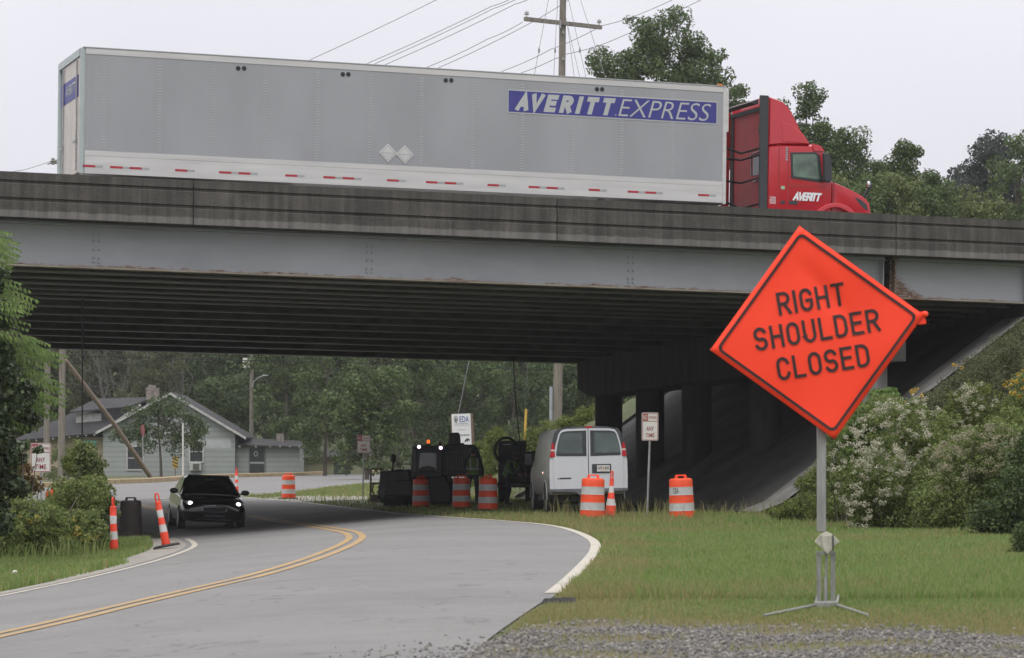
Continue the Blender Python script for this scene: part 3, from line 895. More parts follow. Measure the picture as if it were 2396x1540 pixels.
# pier: five round columns under one long cap, standing on the ground below the bridge
pier_pts = [((27.68 / d_ - .296) * d_, d_) for d_ in (83, 79.2, 75.3, 70.2, 63.7)]
pier = empty('bridge_pier', (0, 0, 0), label='concrete pier of round columns under a heavy cap beam', cat='pier')
cols = [W2(*q) for q in pier_pts]
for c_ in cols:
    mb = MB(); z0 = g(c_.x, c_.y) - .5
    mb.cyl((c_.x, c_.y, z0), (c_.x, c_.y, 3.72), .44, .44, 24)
    mb.build('column', MT['concrete'] if c_ is cols[-1] else MT['concrete_shaded'], pier, smooth=40)  # open-side column keeps the daylit tone, the others get the shaded one
e0, e1 = cols[-1], cols[0]
dv = (e0 - e1).normalized(); nv = Vector((-dv.y, dv.x, 0))
p0, p1 = e0 + dv * .85, e1 - dv * 1.5
mb = MB()
def capring(p, z0, z1, w_=.62):
    return [p - nv*w_ + Vector((0, 0, z0)), p + nv*w_ + Vector((0, 0, z0)), p + nv*w_ + Vector((0, 0, z1)), p - nv*w_ + Vector((0, 0, z1))]
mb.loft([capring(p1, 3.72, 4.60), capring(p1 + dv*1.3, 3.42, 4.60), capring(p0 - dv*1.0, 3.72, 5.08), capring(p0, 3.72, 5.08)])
mb.build('cap_beam', MT['concrete_shaded'], pier, bevel=.03)
# concrete slope paving and abutment
c0, c1 = 57.2, 86.5
def slope_pt(t, s):
    # t along the bridge width, s metres up the slope from the toe
    c = c0 + (c1 - c0) * t
    # find d so that .952 d - .306 x = c with x = 6.2-.13(d-62)+s
    d = (c + .306 * (6.2 + .20 * 62 + s)) / (.952 + .306 * .20)
    return Vector((6.2 - .20 * (d - 62) + s, d * K, 0))
nS, nT = 16, 40
vs = []; fs = []
for i in range(nT + 1):
    for j in range(nS + 1):
        q = slope_pt(i / nT, -0.35 + 8.0 * j / nS)
        vs.append((q.x, q.y, max(g(q.x, q.y), 0.69 * (-0.35 + 8.0 * j / nS) if j else -9) + .06))
for i in range(nT):
    for j in range(nS):
        k = i * (nS + 1) + j; fs.append((k, k + 1, k + nS + 2, k + nS + 1))
me = bpy.data.meshes.new('slope_paving'); me.from_pydata(vs, [], fs); me.update()
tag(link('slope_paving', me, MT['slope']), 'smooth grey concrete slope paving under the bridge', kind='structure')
vs = []; fs = []                                # daylight at the open near edge, put into a paler strip
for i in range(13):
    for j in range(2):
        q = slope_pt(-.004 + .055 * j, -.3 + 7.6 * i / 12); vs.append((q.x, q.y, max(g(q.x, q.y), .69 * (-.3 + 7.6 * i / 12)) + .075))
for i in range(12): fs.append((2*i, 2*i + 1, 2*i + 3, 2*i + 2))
me = bpy.data.meshes.new('slope_lit_strip'); me.from_pydata(vs, [], fs); me.update()
tag(link('slope_lit_strip', me, MT['slope_edge']), 'paler strip along the concrete slope with daylight put into its colour', kind='structure')
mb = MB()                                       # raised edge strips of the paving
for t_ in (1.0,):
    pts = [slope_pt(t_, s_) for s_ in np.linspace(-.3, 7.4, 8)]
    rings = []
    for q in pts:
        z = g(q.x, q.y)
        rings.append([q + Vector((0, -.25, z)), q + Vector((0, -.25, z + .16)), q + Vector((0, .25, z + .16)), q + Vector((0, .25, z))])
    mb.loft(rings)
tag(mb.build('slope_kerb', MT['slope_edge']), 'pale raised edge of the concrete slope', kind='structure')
q0, q1 = slope_pt(0.0, 7.0), slope_pt(1.0, 7.0)
mb = MB(); mb.loft([[q + Vector((0, 0, 4.2)), q + Vector((1.2, 0, 4.2)), q + Vector((1.2, 0, zt_)), q + Vector((0, 0, zt_))] for q, zt_ in ((q0 + (q0 - q1).normalized() * .1, 6.08), (q1, 5.6))])
tag(mb.build('abutment', MT['concrete_shaded']), 'concrete abutment wall at the head of the paved slope', 'abutment')

# ================================================================== SEMI TRUCK ON THE BRIDGE
BT = 64.57
AT0 = plane_hit(185, BT)[0]
GT = 0.0115
DECK_Z = 7.92 - 1.13
def TL(px, py):
    a, Y = plane_hit(px, BT)
    u = a - AT0
    z = HC + (HY - py) * (Y / K) / F0 - (DECK_Z - GT * u)
    return u, z
trot = (Matrix.Rotation(PHI, 4, 'Z') @ Matrix.Rotation(math.atan(GT), 4, 'Y')).to_euler()
tloc = U * AT0 + NV * BT + Vector((0, 0, DECK_Z))
MT['tr_panel'] = mat('trailer_panel_grey', (0.315, 0.32, 0.328), 0.34, 0.3, 0.08, 0.7, stretch=(1, 1, .5), bump=0.25, bscale=0.9)
MT['tr_rail'] = mat('trailer_rail_white', (0.52, 0.515, 0.50), 0.4, 0.1, 0.10, 2, stretch=(.3, 1, 3))
MT['tr_post'] = mat('trailer_post_greenish', (0.36, 0.41, 0.40), 0.4, 0.2, 0.08, 3)
MT['tr_door'] = mat('trailer_door_cream', (0.50, 0.46, 0.42), 0.5, 0, 0.10, 2)
MT['blue'] = mat('banner_blue', (0.036, 0.036, 0.215), 0.45, var=0.05, scale=2)
MT['silver_ink'] = mat('banner_silver', (0.42, 0.43, 0.42), 0.4, 0.1, 0.05, 2)
MT['tape_red'] = mat('tape_red', (0.36, 0.02, 0.035), 0.4, var=0.1, scale=8)
MT['tape_grey'] = mat('tape_grey', (0.33, 0.34, 0.34), 0.3, var=0.1, scale=8)
MT['red'] = mat('cab_red', (0.50, 0.018, 0.030), 0.30, var=0.06, scale=1.2, coat=0.6)
MT['red_dark'] = mat('cab_back_red', (0.33, 0.016, 0.022), 0.5, var=0.12, scale=2)
MT['trim'] = mat('black_trim', (0.030, 0.034, 0.038), 0.55, var=0.15, scale=3)
MT['glass'] = glass_mat('tinted_glass', (0.012, 0.016, 0.015))
MT['winglass'] = mat('cab_window', (0.075, 0.125, 0.085), 0.05, 0, 0.75, 2.4, spec=0.9)
MT['tail_red'] = mat('tail_lamp_red', (0.42, 0.01, 0.018), 0.15, var=0.1, scale=10)
MT['amber'] = mat('amber_marker', (0.6, 0.22, 0.03), 0.3, var=0.05)

trl = empty('semi_trailer', tloc, trot, 'long grey box trailer with blue banner and red reflective dashes along its rail', 'trailer')
LT, WT, HT0, HT1 = TL(1697, 300)[0], 2.95, 1.13, 4.05
zp0, zp1 = 1.66, 3.88
MT['rivet'] = mat('rivet_heads', (0.43, 0.435, 0.44), 0.35, 0.2, 0.1, 9)
mb = MB(); mb.box((.10, .0, zp0), (LT - .10, WT, zp1)); mb.mi = 1      # wall sheets with rows of pale rivets on the posts
for px in (None, 240, 370, 495, 617, 740, 863, 983, 1103, 1220, 1338, 1452, 1570):
    u_ = TL(px, 250)[0] if px else .175
    z = zp0 + .06
    while z < zp1 - .05:
        h_ = .052 if px else .012
        mb.box((u_ - h_, -.006, z), (u_ + h_, .001, z + .018)); z += .066
mb.build('side_panel', [MT['tr_panel'], MT['rivet']], trl)
mb = MB(); mb.box((.11, -.012, zp1), (LT - .105, WT + .012, HT1 - .03)); mb.mi = 1; mb.box((.05, -.022, HT1 - .029), (LT - .02, WT + .02, HT1))
mb.build('top_rail', [MT['tr_rail'], MT['tape_grey']], trl, bevel=.006)
mb = MB(); mb.box((.11, -.012, 1.545), (LT - .105, WT + .012, zp0)); mb.box((.11, -.006, 1.535), (LT - .105, WT + .006, 1.545)); mb.box((.11, -.012, 1.25), (LT - .105, WT + .012, 1.535)); mb.box((.11, -.022, HT0), (LT - .105, WT + .022, 1.25))
mb.build('bottom_rail', MT['tr_rail'], trl)
mb = MB(); mb.cyl((.07, .07, HT0), (.07, .07, HT1 - .03), .075, .075, 14); mb.cyl((.07, WT - .07, HT0), (.07, WT - .07, HT1 - .03), .075, .075, 14)
mb.box((-.01, .14, HT1 - .2), (.1, WT - .14, HT1 - .03)); mb.build('rear_frame', MT['tr_post'], trl, smooth=40)
mb = MB(); mb.box((LT - .1, -.014, HT0 - .03), (LT, WT + .014, HT1 - .03)); mb.box((LT - .01, -.02, 2.9), (LT + .05, .3, HT1 - .1)); mb.build('front_post', MT['tr_rail'], trl, bevel=.01)
for k_ in (0, 1):
    mb = MB(); y0_ = .15 + k_ * 1.155; mb.box((.02, y0_, HT0 + .05), (.07, y0_ + 1.15, HT1 - .21)); d_ = mb.build('rear_door', MT['tr_door'], trl, bevel=.01)
    mb = MB(); yy = y0_ + (.3 if k_ == 0 else .85)
    mb.cyl((-.01, yy, HT0 + .1), (-.01, yy, HT1 - .25), .018, n=8); mb.box((-.03, yy - .02, 1.9), (-.012, yy + .35, 1.95)); mb.build('lock_rod', MT['galv'], d_)
mb = MB(); mb.box((.01, .35, 2.95), (.019, 2.6, 3.45)); bn = mb.build('rear_banner', MT['blue'], trl)
tx = lettering('lettering', [('AVERITT', 0, 0, 1.3, .24, .015, .25, 0)], MT['silver_ink'], bn); tx.rotation_euler = (0, 0, R(-90)); tx.location = (.004, 1.3, 3.22)
for pa, pb, py in ((553, 567, 160), (798, 811, 174), (1039, 1052, 188), (1393, 1405, 209)):
    mb = MB()
    for p_ in (pa, pb):
        u_, z_ = TL(p_, py); mb.cyl((u_, -.008, z_), (u_, .01, z_), .055, n=16)
    mb.build('air_vent', MT['black'], trl)
(ua, za1), (_, za0), (ub, zb1), (_, zb0) = TL(1184, 208), TL(1184, 264), TL(1675, 238), TL(1675, 292)
zc0, zc1 = (za0 + zb0) / 2, (za1 + zb1) / 2
mb = MB(); mb.box((ua, -.010, zc0), (ub, -.0007, zc1)); bn = mb.build('side_banner', MT['silver_ink'], trl)
mb = MB(); mb.box((ua + .025, -.012, zc0 + .03), (ub - .025, -.0101, zc1 - .03)); mb.build('banner_field', MT['blue'], bn)
def ux(px): return TL(px, 250)[0]
zm = (zc0 + zc1) / 2
ax0, ax1, bx0, bx1 = ux(1201), ux(1437), ux(1443), ux(1660)
lettering('lettering', [('EXPRESS', (bx0 + bx1) / 2, zm, bx1 - bx0, .43, -.010, .28, -.0135), ('.', ax1 - .0, zm - .19, .035, .035, 0, 0, -.0135)], MT['silver_ink'], bn)
bold_word('lettering', 'AVERITT', (ax0 + ax1) / 2, zm, ax1 - ax0, .43, .118, .28, -.0135, MT['silver_ink'], bn)
for px, py in ((905.5, 358), (945, 362)):
    u_, z_ = TL(px, py); mb = MB(); mb.prism([(u_ - .225, z_), (u_, z_ - .225), (u_ + .225, z_), (u_, z_ + .225)], -.014, -.001); pl = mb.build('placard_holder', MT['tr_rail'], trl)
    mb = MB(); mb.ring([(u_ - .18, z_), (u_, z_ - .18), (u_ + .18, z_), (u_, z_ + .18)], [(u_ - .165, z_), (u_, z_ - .165), (u_ + .165, z_), (u_, z_ + .165)], -.017, -.0142); mb.box((u_ - .17, -.017, z_ - .006), (u_ + .17, -.0142, z_ + .006)); mb.build('placard_frame', MT['tape_grey'], pl)
for px in (192, 256, 301, 408, 511, 556, 666, 755, 800, 904, 995, 1039, 1139, 1235, 1277, 1376, 1467, 1508, 1632):
    u_ = TL(px, 400)[0]; mb = MB(); mb.mi = 0
    mb.box((u_, -.016, 1.272), (u_ + .29, -.0125, 1.325)); mb.mi = 1; mb.box((u_ + .29, -.016, 1.272), (u_ + .47, -.0125, 1.325))
    mb.build('reflective_tape', [MT['tape_red'], MT['tape_grey']], trl)
for px in (1645,):
    u_ = .2 if px < 200 else LT - .25
    mb = MB(); mb.box((u_, -.03, HT1 - .005), (u_ + .12, .03, HT1 + .04)); mb.build('marker_lamp', MT['amber'], trl)
def wheel_set(mb, u_, y0, r=.5):
    mb.mi = 0; mb.cyl((u_, y0, r), (u_, y0 + .28, r), r, n=28)
    mb.mi = 1; mb.cyl((u_, y0 - .012, r), (u_, y0, r), r * .55, n=20)
mb = MB(); mb.box((.6, .75, .62), (5.2, 1.85, 1.128)); mb.box((.0, .3, .45), (.1, 2.3, .58)); mb.box((.02, .5, .58), (.1, .6, 1.13)); mb.box((.02, 2., .58), (.1, 2.1, 1.13)); mb.build('underframe', MT['trim'], trl)
for u_ in (1.4, 2.65):
    for y_ in (.03, WT - .31):
        mb = MB(); wheel_set(mb, u_, y_); mb.build('wheel', [MT['rubber'], MT['alu']], trl, smooth=40)
for y_ in (.5, 1.95):
    mb = MB(); mb.box((LT - 3.2, y_, .02), (LT - 3.05, y_ + .15, 1.128)); mb.build('landing_leg', MT['trim'], trl)

# tractor
WT = 2.6
cab = empty('semi_tractor', tloc, trot, 'bright red truck tractor with tall roof fairing pulling the grey trailer', 'truck')
def Z7(x, y): return TL((x / 4.052 + 1740) * .9584, (y / 4.052 + 180) * .9584)
def side_pts(*ps): return [Z7(*p) for p in ps]
ZBOT = .75
ub_ = Z7(545, 900)[0]
YB = 0.10
def taper_prism(outline, y0, y1, inset=.0, mb=None, edge=.10):
    # outline (u,z) extruded across the truck with softened shoulders
    mb = mb or MB()
    cu = sum(p[0] for p in outline) / len(outline); cz = sum(p[1] for p in outline) / len(outline)
    def sh(s_): return [(cu + (p[0] - cu) * s_, cz + (p[1] - cz) * s_) for p in outline]
    R_ = []
    for y, s_ in ((y0, 1 - edge * .55), (y0 + edge * .35, 1 - edge * .16), (y0 + edge, 1), (y1 - edge, 1), (y1 - edge * .35, 1 - edge * .16), (y1, 1 - edge * .55)):
        R_.append([(p[0], y, p[1]) for p in sh(s_)])
    mb.loft(R_); return mb
fair = side_pts((556, 212), (640, 238), (695, 262), (745, 310), (775, 358), (810, 425), (850, 505), (882, 570), (920, 615), (950, 655), (978, 705))
fair_o = fair + [Z7(660, 700), Z7(552, 712)]
taper_prism(fair_o, YB, WT - .1, edge=.16).build('roof_fairing', MT['red'], cab, smooth=50)
mb = MB(); mb.prism([Z7(690, 480), Z7(760, 490), Z7(905, 600), Z7(960, 690), Z7(690, 668)], YB - .012, YB + .04); mb.build('fairing_panel', MT['red'], cab, bevel=.012)
roofl = side_pts((552, 713), (660, 702), (978, 708), (992, 692), (1050, 706), (1085, 735), (1104, 765))
cabo = roofl + side_pts((1120, 800), (1148, 1050)) + [(Z7(1190, 1060)[0], Z7(1190, 1060)[1]), (Z7(1190, 1300)[0], ZBOT), (ub_, ZBOT)]
taper_prism(cabo, YB - .02, WT - .08, edge=.10).build('cab_body', MT['red'], cab, smooth=50)
visor = side_pts((990, 690), (1050, 704), (1088, 735), (1106, 768), (1000, 762), (985, 715))
taper_prism(visor, YB - .06, WT - .04, edge=.08).build('sun_visor', MT['red'], cab, smooth=50)
hood = side_pts((1185, 1058), (1240, 1072), (1350, 1118), (1430, 1158), (1500, 1196), (1550, 1238), (1583, 1280))
hood_o = hood + [(Z7(1596, 1375)[0], Z7(1596, 1375)[1]), (Z7(1600, 1400)[0], .55), (Z7(1480, 1400)[0], .5), (Z7(1190, 1400)[0], .9)]
taper_prism(hood_o, YB + .06, WT - .16, edge=.14).build('hood', MT['red'], cab, smooth=50)
fu, fz = Z7(1225, 1400)
pts = [(fu + .72 * math.cos(t), .55 + .72 * math.sin(t)) for t in np.linspace(0, math.pi, 14)]
pts_in = [(fu + .60 * math.cos(t), .55 + .60 * math.sin(t)) for t in np.linspace(0, math.pi, 14)]
mb = MB(); mb.prism(pts + pts_in[::-1], YB - .06, YB + .22); mb.build('fender', MT['red'], cab, bevel=.02)
mb = MB(); mb.prism(side_pts((1425, 1212), (1500, 1248), (1545, 1290), (1562, 1352), (1520, 1330), (1470, 1280)), YB + .055, YB + .10); mb.build('grille_vent', MT['trim'], cab)
mb = MB(); mb.box((Z7(1600, 0)[0] - .12, .2, .35), (Z7(1600, 0)[0] + .03, WT - .2, .62)); mb.build('bumper', MT['trim'], cab, bevel=.03)
# black trailing strip and side extender, back wall, bracing
e0_, e1_ = Z7(470, 207), Z7(552, 212)
mb = MB(); mb.prism([Z7(470, 207), Z7(552, 212), (Z7(545, 1000)[0], ZBOT), (Z7(470, 1000)[0], ZBOT)], YB - .03, YB + .05); mb.build('side_extender', MT['trim'], cab, bevel=.01)
mb = MB(); mb.prism([Z7(470, 214), Z7(552, 216), (Z7(545, 1000)[0], ZBOT), (Z7(470, 1000)[0], ZBOT)], WT - .14, WT - .08); mb.build('side_extender', MT['red_dark'], cab)
mb = MB(); mb.box((ub_ + .0, YB + .12, ZBOT), (ub_ + .05, WT - .2, Z7(500, 330)[1])); mb.build('back_wall', MT['red_dark'], cab)
zt = Z7(500, 300)[1]
mb = MB(); mb.box((ub_ - .04, YB + .2, zt - .10), (ub_ - .001, WT - .25, zt)); mb.box((ub_ - .03, WT - .45, 1.2), (ub_ - .001, WT - .3, zt - .11)); mb.build('back_frame', MT['trim'], cab)
mb = MB(); mb.box((ub_ - .012, YB + .22, 1.95), (ub_ - .001, YB + .85, 2.45)); mb.build('rear_window', MT['glass'], cab, bevel=.004)
for q0_, q1_ in (((ub_ - .03, .35, zt - .25), (ub_ - .03, .62, 3.0)), ((ub_ - .02, .40, 2.55), (ub_ - .02, .95, 2.52)), ((ub_ - .02, 1.0, 1.95), (ub_ - .02, 1.03, 2.5)), ((ub_ - .02, .35, 1.86), (ub_ - .02, .9, 1.80))):
    mb = MB(); mb.cyl(q0_, q1_, .02, n=6); mb.build('grab_rail', MT['chrome'], cab)
for zz, dz in ((2.85, -.25), (2.45, -.02), (1.9, -.05), (1.5, -.3)):
    mb = MB(); mb.tube([(ub_ - .05, .45, zz + dz), (ub_ - .35, .9, zz + dz - .1), (LT + .12, 1.5, zz)], .028, 8); mb.build('air_hose', MT['cable'], cab, smooth=60)
mb = MB(); mb.prism([Z7(395, 270), Z7(470, 240), Z7(470, 290), Z7(420, 285)], YB + .1, WT - .2); mb.build('roof_flap', MT['trim'], cab)
mb = MB(); mb.box((ub_ - 5.2 + 2.2, .85, .8), (ub_ + .3, 1.75, 1.05)); mb.build('chassis_rail', MT['trim'], cab)
for u_, r_ in ((fu, .5), (ub_ - 1.6, .5), (ub_ - 2.9, .5)):
    for y_ in (.05, WT - .35):
        mb = MB(); wheel_set(mb, u_, y_, r_); mb.build('wheel', [MT['rubber'], MT['alu']], cab, smooth=40)
# door window, trims and mirrors
yw = YB - .045
mb = MB(); mb.prism(side_pts((772, 775), (1015, 772), (1060, 800), (1095, 1062), (1080, 1072), (782, 1030)), yw, yw + .05); wf = mb.build('window_frame', MT['trim'], cab, bevel=.006)
mb = MB(); mb.prism(side_pts((790, 795), (1005, 793), (1030, 815), (1062, 1045), (800, 1012)), yw - .006, yw - .0005); mb.build('pane', MT['winglass'], wf)
mb = MB(); mb.prism(side_pts((1062, 790), (1108, 790), (1140, 850), (1150, 1060), (1130, 1085), (1075, 1070)), yw - .22, yw - .10); mr_ = mb.build('wing_mirror', MT['trim'], cab, bevel=.03)
mb = MB(); mb.box((Z7(1080, 0)[0] - .03, yw - .1, Z7(0, 1000)[1]), (Z7(1080, 0)[0] + .03, yw + .06, Z7(0, 960)[1])); mb.build('mirror_arm', MT['trim'], mr_)
mb = MB(); hm0, hm1 = Z7(1525, 1225), Z7(1560, 1100); mb.tube([(hm0[0], YB + .15, hm0[1]), (hm1[0], YB + .02, hm1[1] - .1)], .05, 8, .03); hmo = mb.build('hood_mirror', MT['trim'], cab, smooth=60)
mb = MB(); mb.ball((hm1[0], YB + .02, hm1[1]), (.075, .06, .12)); mb.build('mirror_shell', MT['trim'], hmo, smooth=60)
mb = MB(); mb.ball((hm1[0] - .03, YB - .02, hm1[1] + .02), (.045, .045, .085)); mb.build('mirror_glass', MT['chrome'], hmo, smooth=60)
mb = MB()
for pa, pb in (((755, 740), (748, 1290)), ((748, 1112), (1100, 1112)), ((1195, 1075), (1210, 1330)), ((660, 700), (655, 1300))):
    a_, b_ = Z7(*pa), Z7(*pb)
    mb.box((min(a_[0], b_[0]), yw + .018, min(a_[1], b_[1])), (max(a_[0], b_[0]) + .012, yw + .03, max(a_[1], b_[1]) + .012))
mb.build('door_seam', MT['red_dark'], cab)
mb = MB()
for x0, y0, x1, y1 in ((680, 1255, 722, 1285), (762, 1258, 848, 1290)):
    a_, b_ = Z7(x0, y1), Z7(x1, y0); mb.box((a_[0], yw + .01, a_[1]), (b_[0], yw + .03, b_[1]))
mb.build('door_handle', MT['trim'], cab, bevel=.008)
mb = MB(); a_, b_ = Z7(683, 1140), Z7(718, 1110); mb.box((a_[0], yw + .012, a_[1]), (b_[0], yw + .03, b_[1])); mb.build('door_sticker', mat('green_sticker', (.30, .45, .30), .5, var=.4, scale=30), cab)
a_, b_ = Z7(795, 1250), Z7(1088, 1180)
c_, d_ = Z7(560, 1285), Z7(636, 1215)
bold_word('lettering', 'AVERITT', (a_[0] + b_[0]) / 2, (a_[1] + b_[1]) / 2, b_[0] - a_[0], b_[1] - a_[1], (b_[1] - a_[1]) * .24, .28, yw + .006, MT['white'], cab)
lettering('lettering', [('T2085', (c_[0]+d_[0])/2, d_[1] - .03, .17, .055, .01, 0, yw + .006), ('COOKEVILLE', (c_[0]+d_[0])/2, (c_[1]+d_[1])/2, .18, .06, .02, 0, yw + .006), ('TENNESSEE', (c_[0]+d_[0])/2, c_[1] + .03, .18, .05, .01, 0, yw + .006)], MT['white'], cab)
mb = MB(); q = Z7(735, 735); q2 = Z7(735, 855); z = q2[1]
while z < q[1]:
    mb.box((q[0] - .03, yw + .008, z), (q[0] + .03, yw + .03, z + .035)); z += .06
mb.build('unit_number', MT['tape_grey'], cab)

# ================================================================== BIG ORANGE SIGN
dS = 20.54
sc_ = P(1912, 778, dS)
SROT = R(9.3)
sign = empty('roll_up_sign', (P(1935, 1425, dS).x, dS * K, 0), label='large tilted orange diamond sign reading RIGHT SHOULDER CLOSED on a folding stand', cat='sign')
SL = Vector((0, 0, 0)) + (sc_ - sign.location)
MT['fluo'] = mat('fluorescent_orange_vinyl', (1.0, 0.060, 0.022), 0.45, var=0.07, scale=1.8, spec=0.3)
MT['ink'] = mat('black_ink', (0.022, 0.012, 0.011), 0.6, var=0.1)
HD = 0.862                                     # half diagonal
sm = Matrix.Rotation(-SROT, 4, 'Y')
def on_sign(v): return sm @ Vector(v) + SL
n_ = 28; vs = []; fs = []
rgs = np.random.default_rng(5)
for i in range(n_ + 1):
    for j in range(n_ + 1):
        a, b = i / n_ - .5, j / n_ - .5
        x, z = (a + b) * HD, (b - a) * HD
        y = .010 * math.sin(3.1 * x + 4.2 * z) * math.sin(2.3 * z - 1.5 * x + 1) + .026 * math.exp(-((x + z * .55 - .30) / .08) ** 2) * max(0, min(1, (z + .1) * 2.5, (.62 - z) * 4)) + .014 * math.sin(6.5 * x - 3 * z) * math.sin(4 * z + 2)* (abs(x) + abs(z)) + .05 * (abs(x) + abs(z)) ** 2 * .06
        vs.append(on_sign((x, y + .012, z)))
for i in range(n_):
    for j in range(n_):
        k = i * (n_ + 1) + j; fs.append((k, k + 1, k + n_ + 2, k + n_ + 1))
me = bpy.data.meshes.new('sign_face'); me.from_pydata(vs, [], fs); me.update(); me.shade_smooth()
sf = link('sign_face', me, MT['fluo'], sign)
sm_ = sf.modifiers.new('thickness', 'SOLIDIFY'); sm_.thickness = .004; sm_.offset = 1 
def surf_y(x, z):
    return .010 * math.sin(3.1 * x + 4.2 * z) * math.sin(2.3 * z - 1.5 * x + 1) + .026 * math.exp(-((x + z * .55 - .30) / .08) ** 2) * max(0, min(1, (z + .1) * 2.5, (.62 - z) * 4)) + .014 * math.sin(6.5 * x - 3 * z) * math.sin(4 * z + 2)* (abs(x) + abs(z)) + .05 * (abs(x) + abs(z)) ** 2 * .06 + .012
def rounded(h, rad, n=6):
    # diamond with rounded corners
    o = []
    for k in range(4):
        a = math.pi / 2 * k
        cx_, cz_ = math.cos(a) * (h - rad * math.sqrt(2)), math.sin(a) * (h - rad * math.sqrt(2))
        for i in range(n + 1):
            t = a - math.pi / 4 + math.pi / 2 * i / n
            o.append((cx_ + rad * math.cos(t), cz_ + rad * math.sin(t)))
        nxt = a + math.pi / 2
        ex, ez = math.cos(nxt) * (h - rad * math.sqrt(2)) + rad * math.cos(nxt - math.pi/4), math.sin(nxt) * (h - rad * math.sqrt(2)) + rad * math.sin(nxt - math.pi/4)
        lx, lz = o[-1]
        for i in range(1, 12): o.append((lx + (ex - lx) * i / 12, lz + (ez - lz) * i / 12))
    return o
oo, ii = rounded(HD - .050, .05), rounded(HD - .080, .035)
vs = [on_sign((x, surf_y(x, z) - .009, z)) for x, z in oo] + [on_sign((x, surf_y(x, z) - .009, z)) for x, z in ii]
N_ = len(oo); fs = [(i, (i + 1) % N_, N_ + (i + 1) % N_, N_ + i) for i in range(N_)]
me = bpy.data.meshes.new('sign_border'); me.from_pydata(vs, [], fs); me.update()
link('sign_border', me, MT['ink'], sf)
V = []; Q = []
for word, cx_, cz_, wd in (('RIGHT', -.003, .272, .545), ('SHOULDER', .0, .022, 1.01), ('CLOSED', .008, -.24, .745)):
    v_, q_ = stroke_word(word, cx_, cz_, .184, wd, .0245)
    Q += [[len(V) + i for i in f] for f in q_]; V += [(p[0], -.0002 * (len(V) % 7), p[2]) for p in v_]
me = bpy.data.meshes.new('lettering'); me.from_pydata(V, [], Q); me.update()
tx = link('lettering', me, MT['ink'], sf)
for v in tx.data.vertices:
    v.co = on_sign((v.co.x, surf_y(v.co.x, v.co.z) - .009, v.co.z))
tx.data.update()
mb = MB()                                      # crossed fibreglass ribs behind the vinyl
mb.cyl(on_sign((0, .05, -HD)), on_sign((0, .05, HD)), .012, n=8); mb.cyl(on_sign((-HD, .05, 0)), on_sign((HD + .03, .05, 0)), .012, n=8)
mb.build('cross_rib', MT['trim'], sign)
mb = MB()
mb.ball(on_sign((HD + .012, .02, .005)), .026)
mb.box((-.03, 0, -.05), (.03, .03, .05), Matrix.Translation(on_sign((HD - .02, .02, -.02))) @ sm)
mb.build('corner_pocket', MT['fluo'], sign, smooth=60)
def sgn(px, py, dy=0.0): return P(px, py, dS) - sign.location + Vector((0, dy, 0))
MT['mast'] = mat('greyish_tube', (0.26, 0.26, 0.245), 0.5, 0.35, 0.25, 7, stretch=(4, 4, .6))
mb = MB(); mb.box(sgn(1914, 1245, .06), sgn(1935, 985, .10)); mb.box(sgn(1915, 985, .06), sgn(1933, 760, .09)); mb.build('mast', MT['mast'], sign, bevel=.005)
MT['bracket'] = mat('pale_bracket', (0.42, 0.41, 0.34), 0.5, 0.1, 0.2, 14)
mb = MB(); o_ = [sgn(*q) for q in ((1907, 1268), (1921, 1250), (1936, 1244), (1951, 1252), (1966, 1268), (1947, 1283), (1938, 1298), (1926, 1284))]
mb.prism([(p.x, p.z) for p in o_], .03, .055); mb.prism([(p.x, p.z) for p in [sgn(*q) for q in ((1921, 1252), (1946, 1252), (1948, 1285), (1937, 1298), (1927, 1287))]], .012, .03); mb.build('bracket', MT['bracket'], sign, bevel=.004)
mb = MB(); mb.box(sgn(1948, 1290, .005), sgn(1951, 1252, .011)); mb.build('bracket_pin', MT['trim'], sign)
for pa, pb in ((1913, 1923), (1946, 1956)):
    mb = MB(); mb.box(sgn(pa, 1412, .05), sgn(pb, 1294, .08)); mb.build('spring_post', MT['mast'], sign, bevel=.004)
mb = MB(); mb.cyl(sgn(1935, 1420, .07), sgn(1936, 1290, .07), .010, n=8); mb.cyl(sgn(1934, 1418, .07), sgn(1934, 1352, .07), .018, n=8); mb.box(sgn(1912, 1298, .045), sgn(1957, 1291, .085)); mb.build('centre_rod', MT['mast'], sign)
mb = MB(); mb.box(sgn(1908, 1424, .02), sgn(1962, 1408, .12)); mb.build('base_block', MT['mast'], sign, bevel=.008)
for px, py, d_ in ((1788, 1450, 19.15), (2032, 1450, 19.15), (1912, 1400, 22.2), (1962, 1400, 22.2)):
    s_ = 1 if px > 1935 else -1
    L0 = sgn(1935 + 24 * s_, 1416, .05); L1 = P(px, py, d_) - sign.location; L1.z = .03
    mb = MB(); mb.tube([sgn(1935 + 10 * s_, 1412, .05), L0, L1], .013, 6, .010); mb.build('leg', MT['mast'], sign)

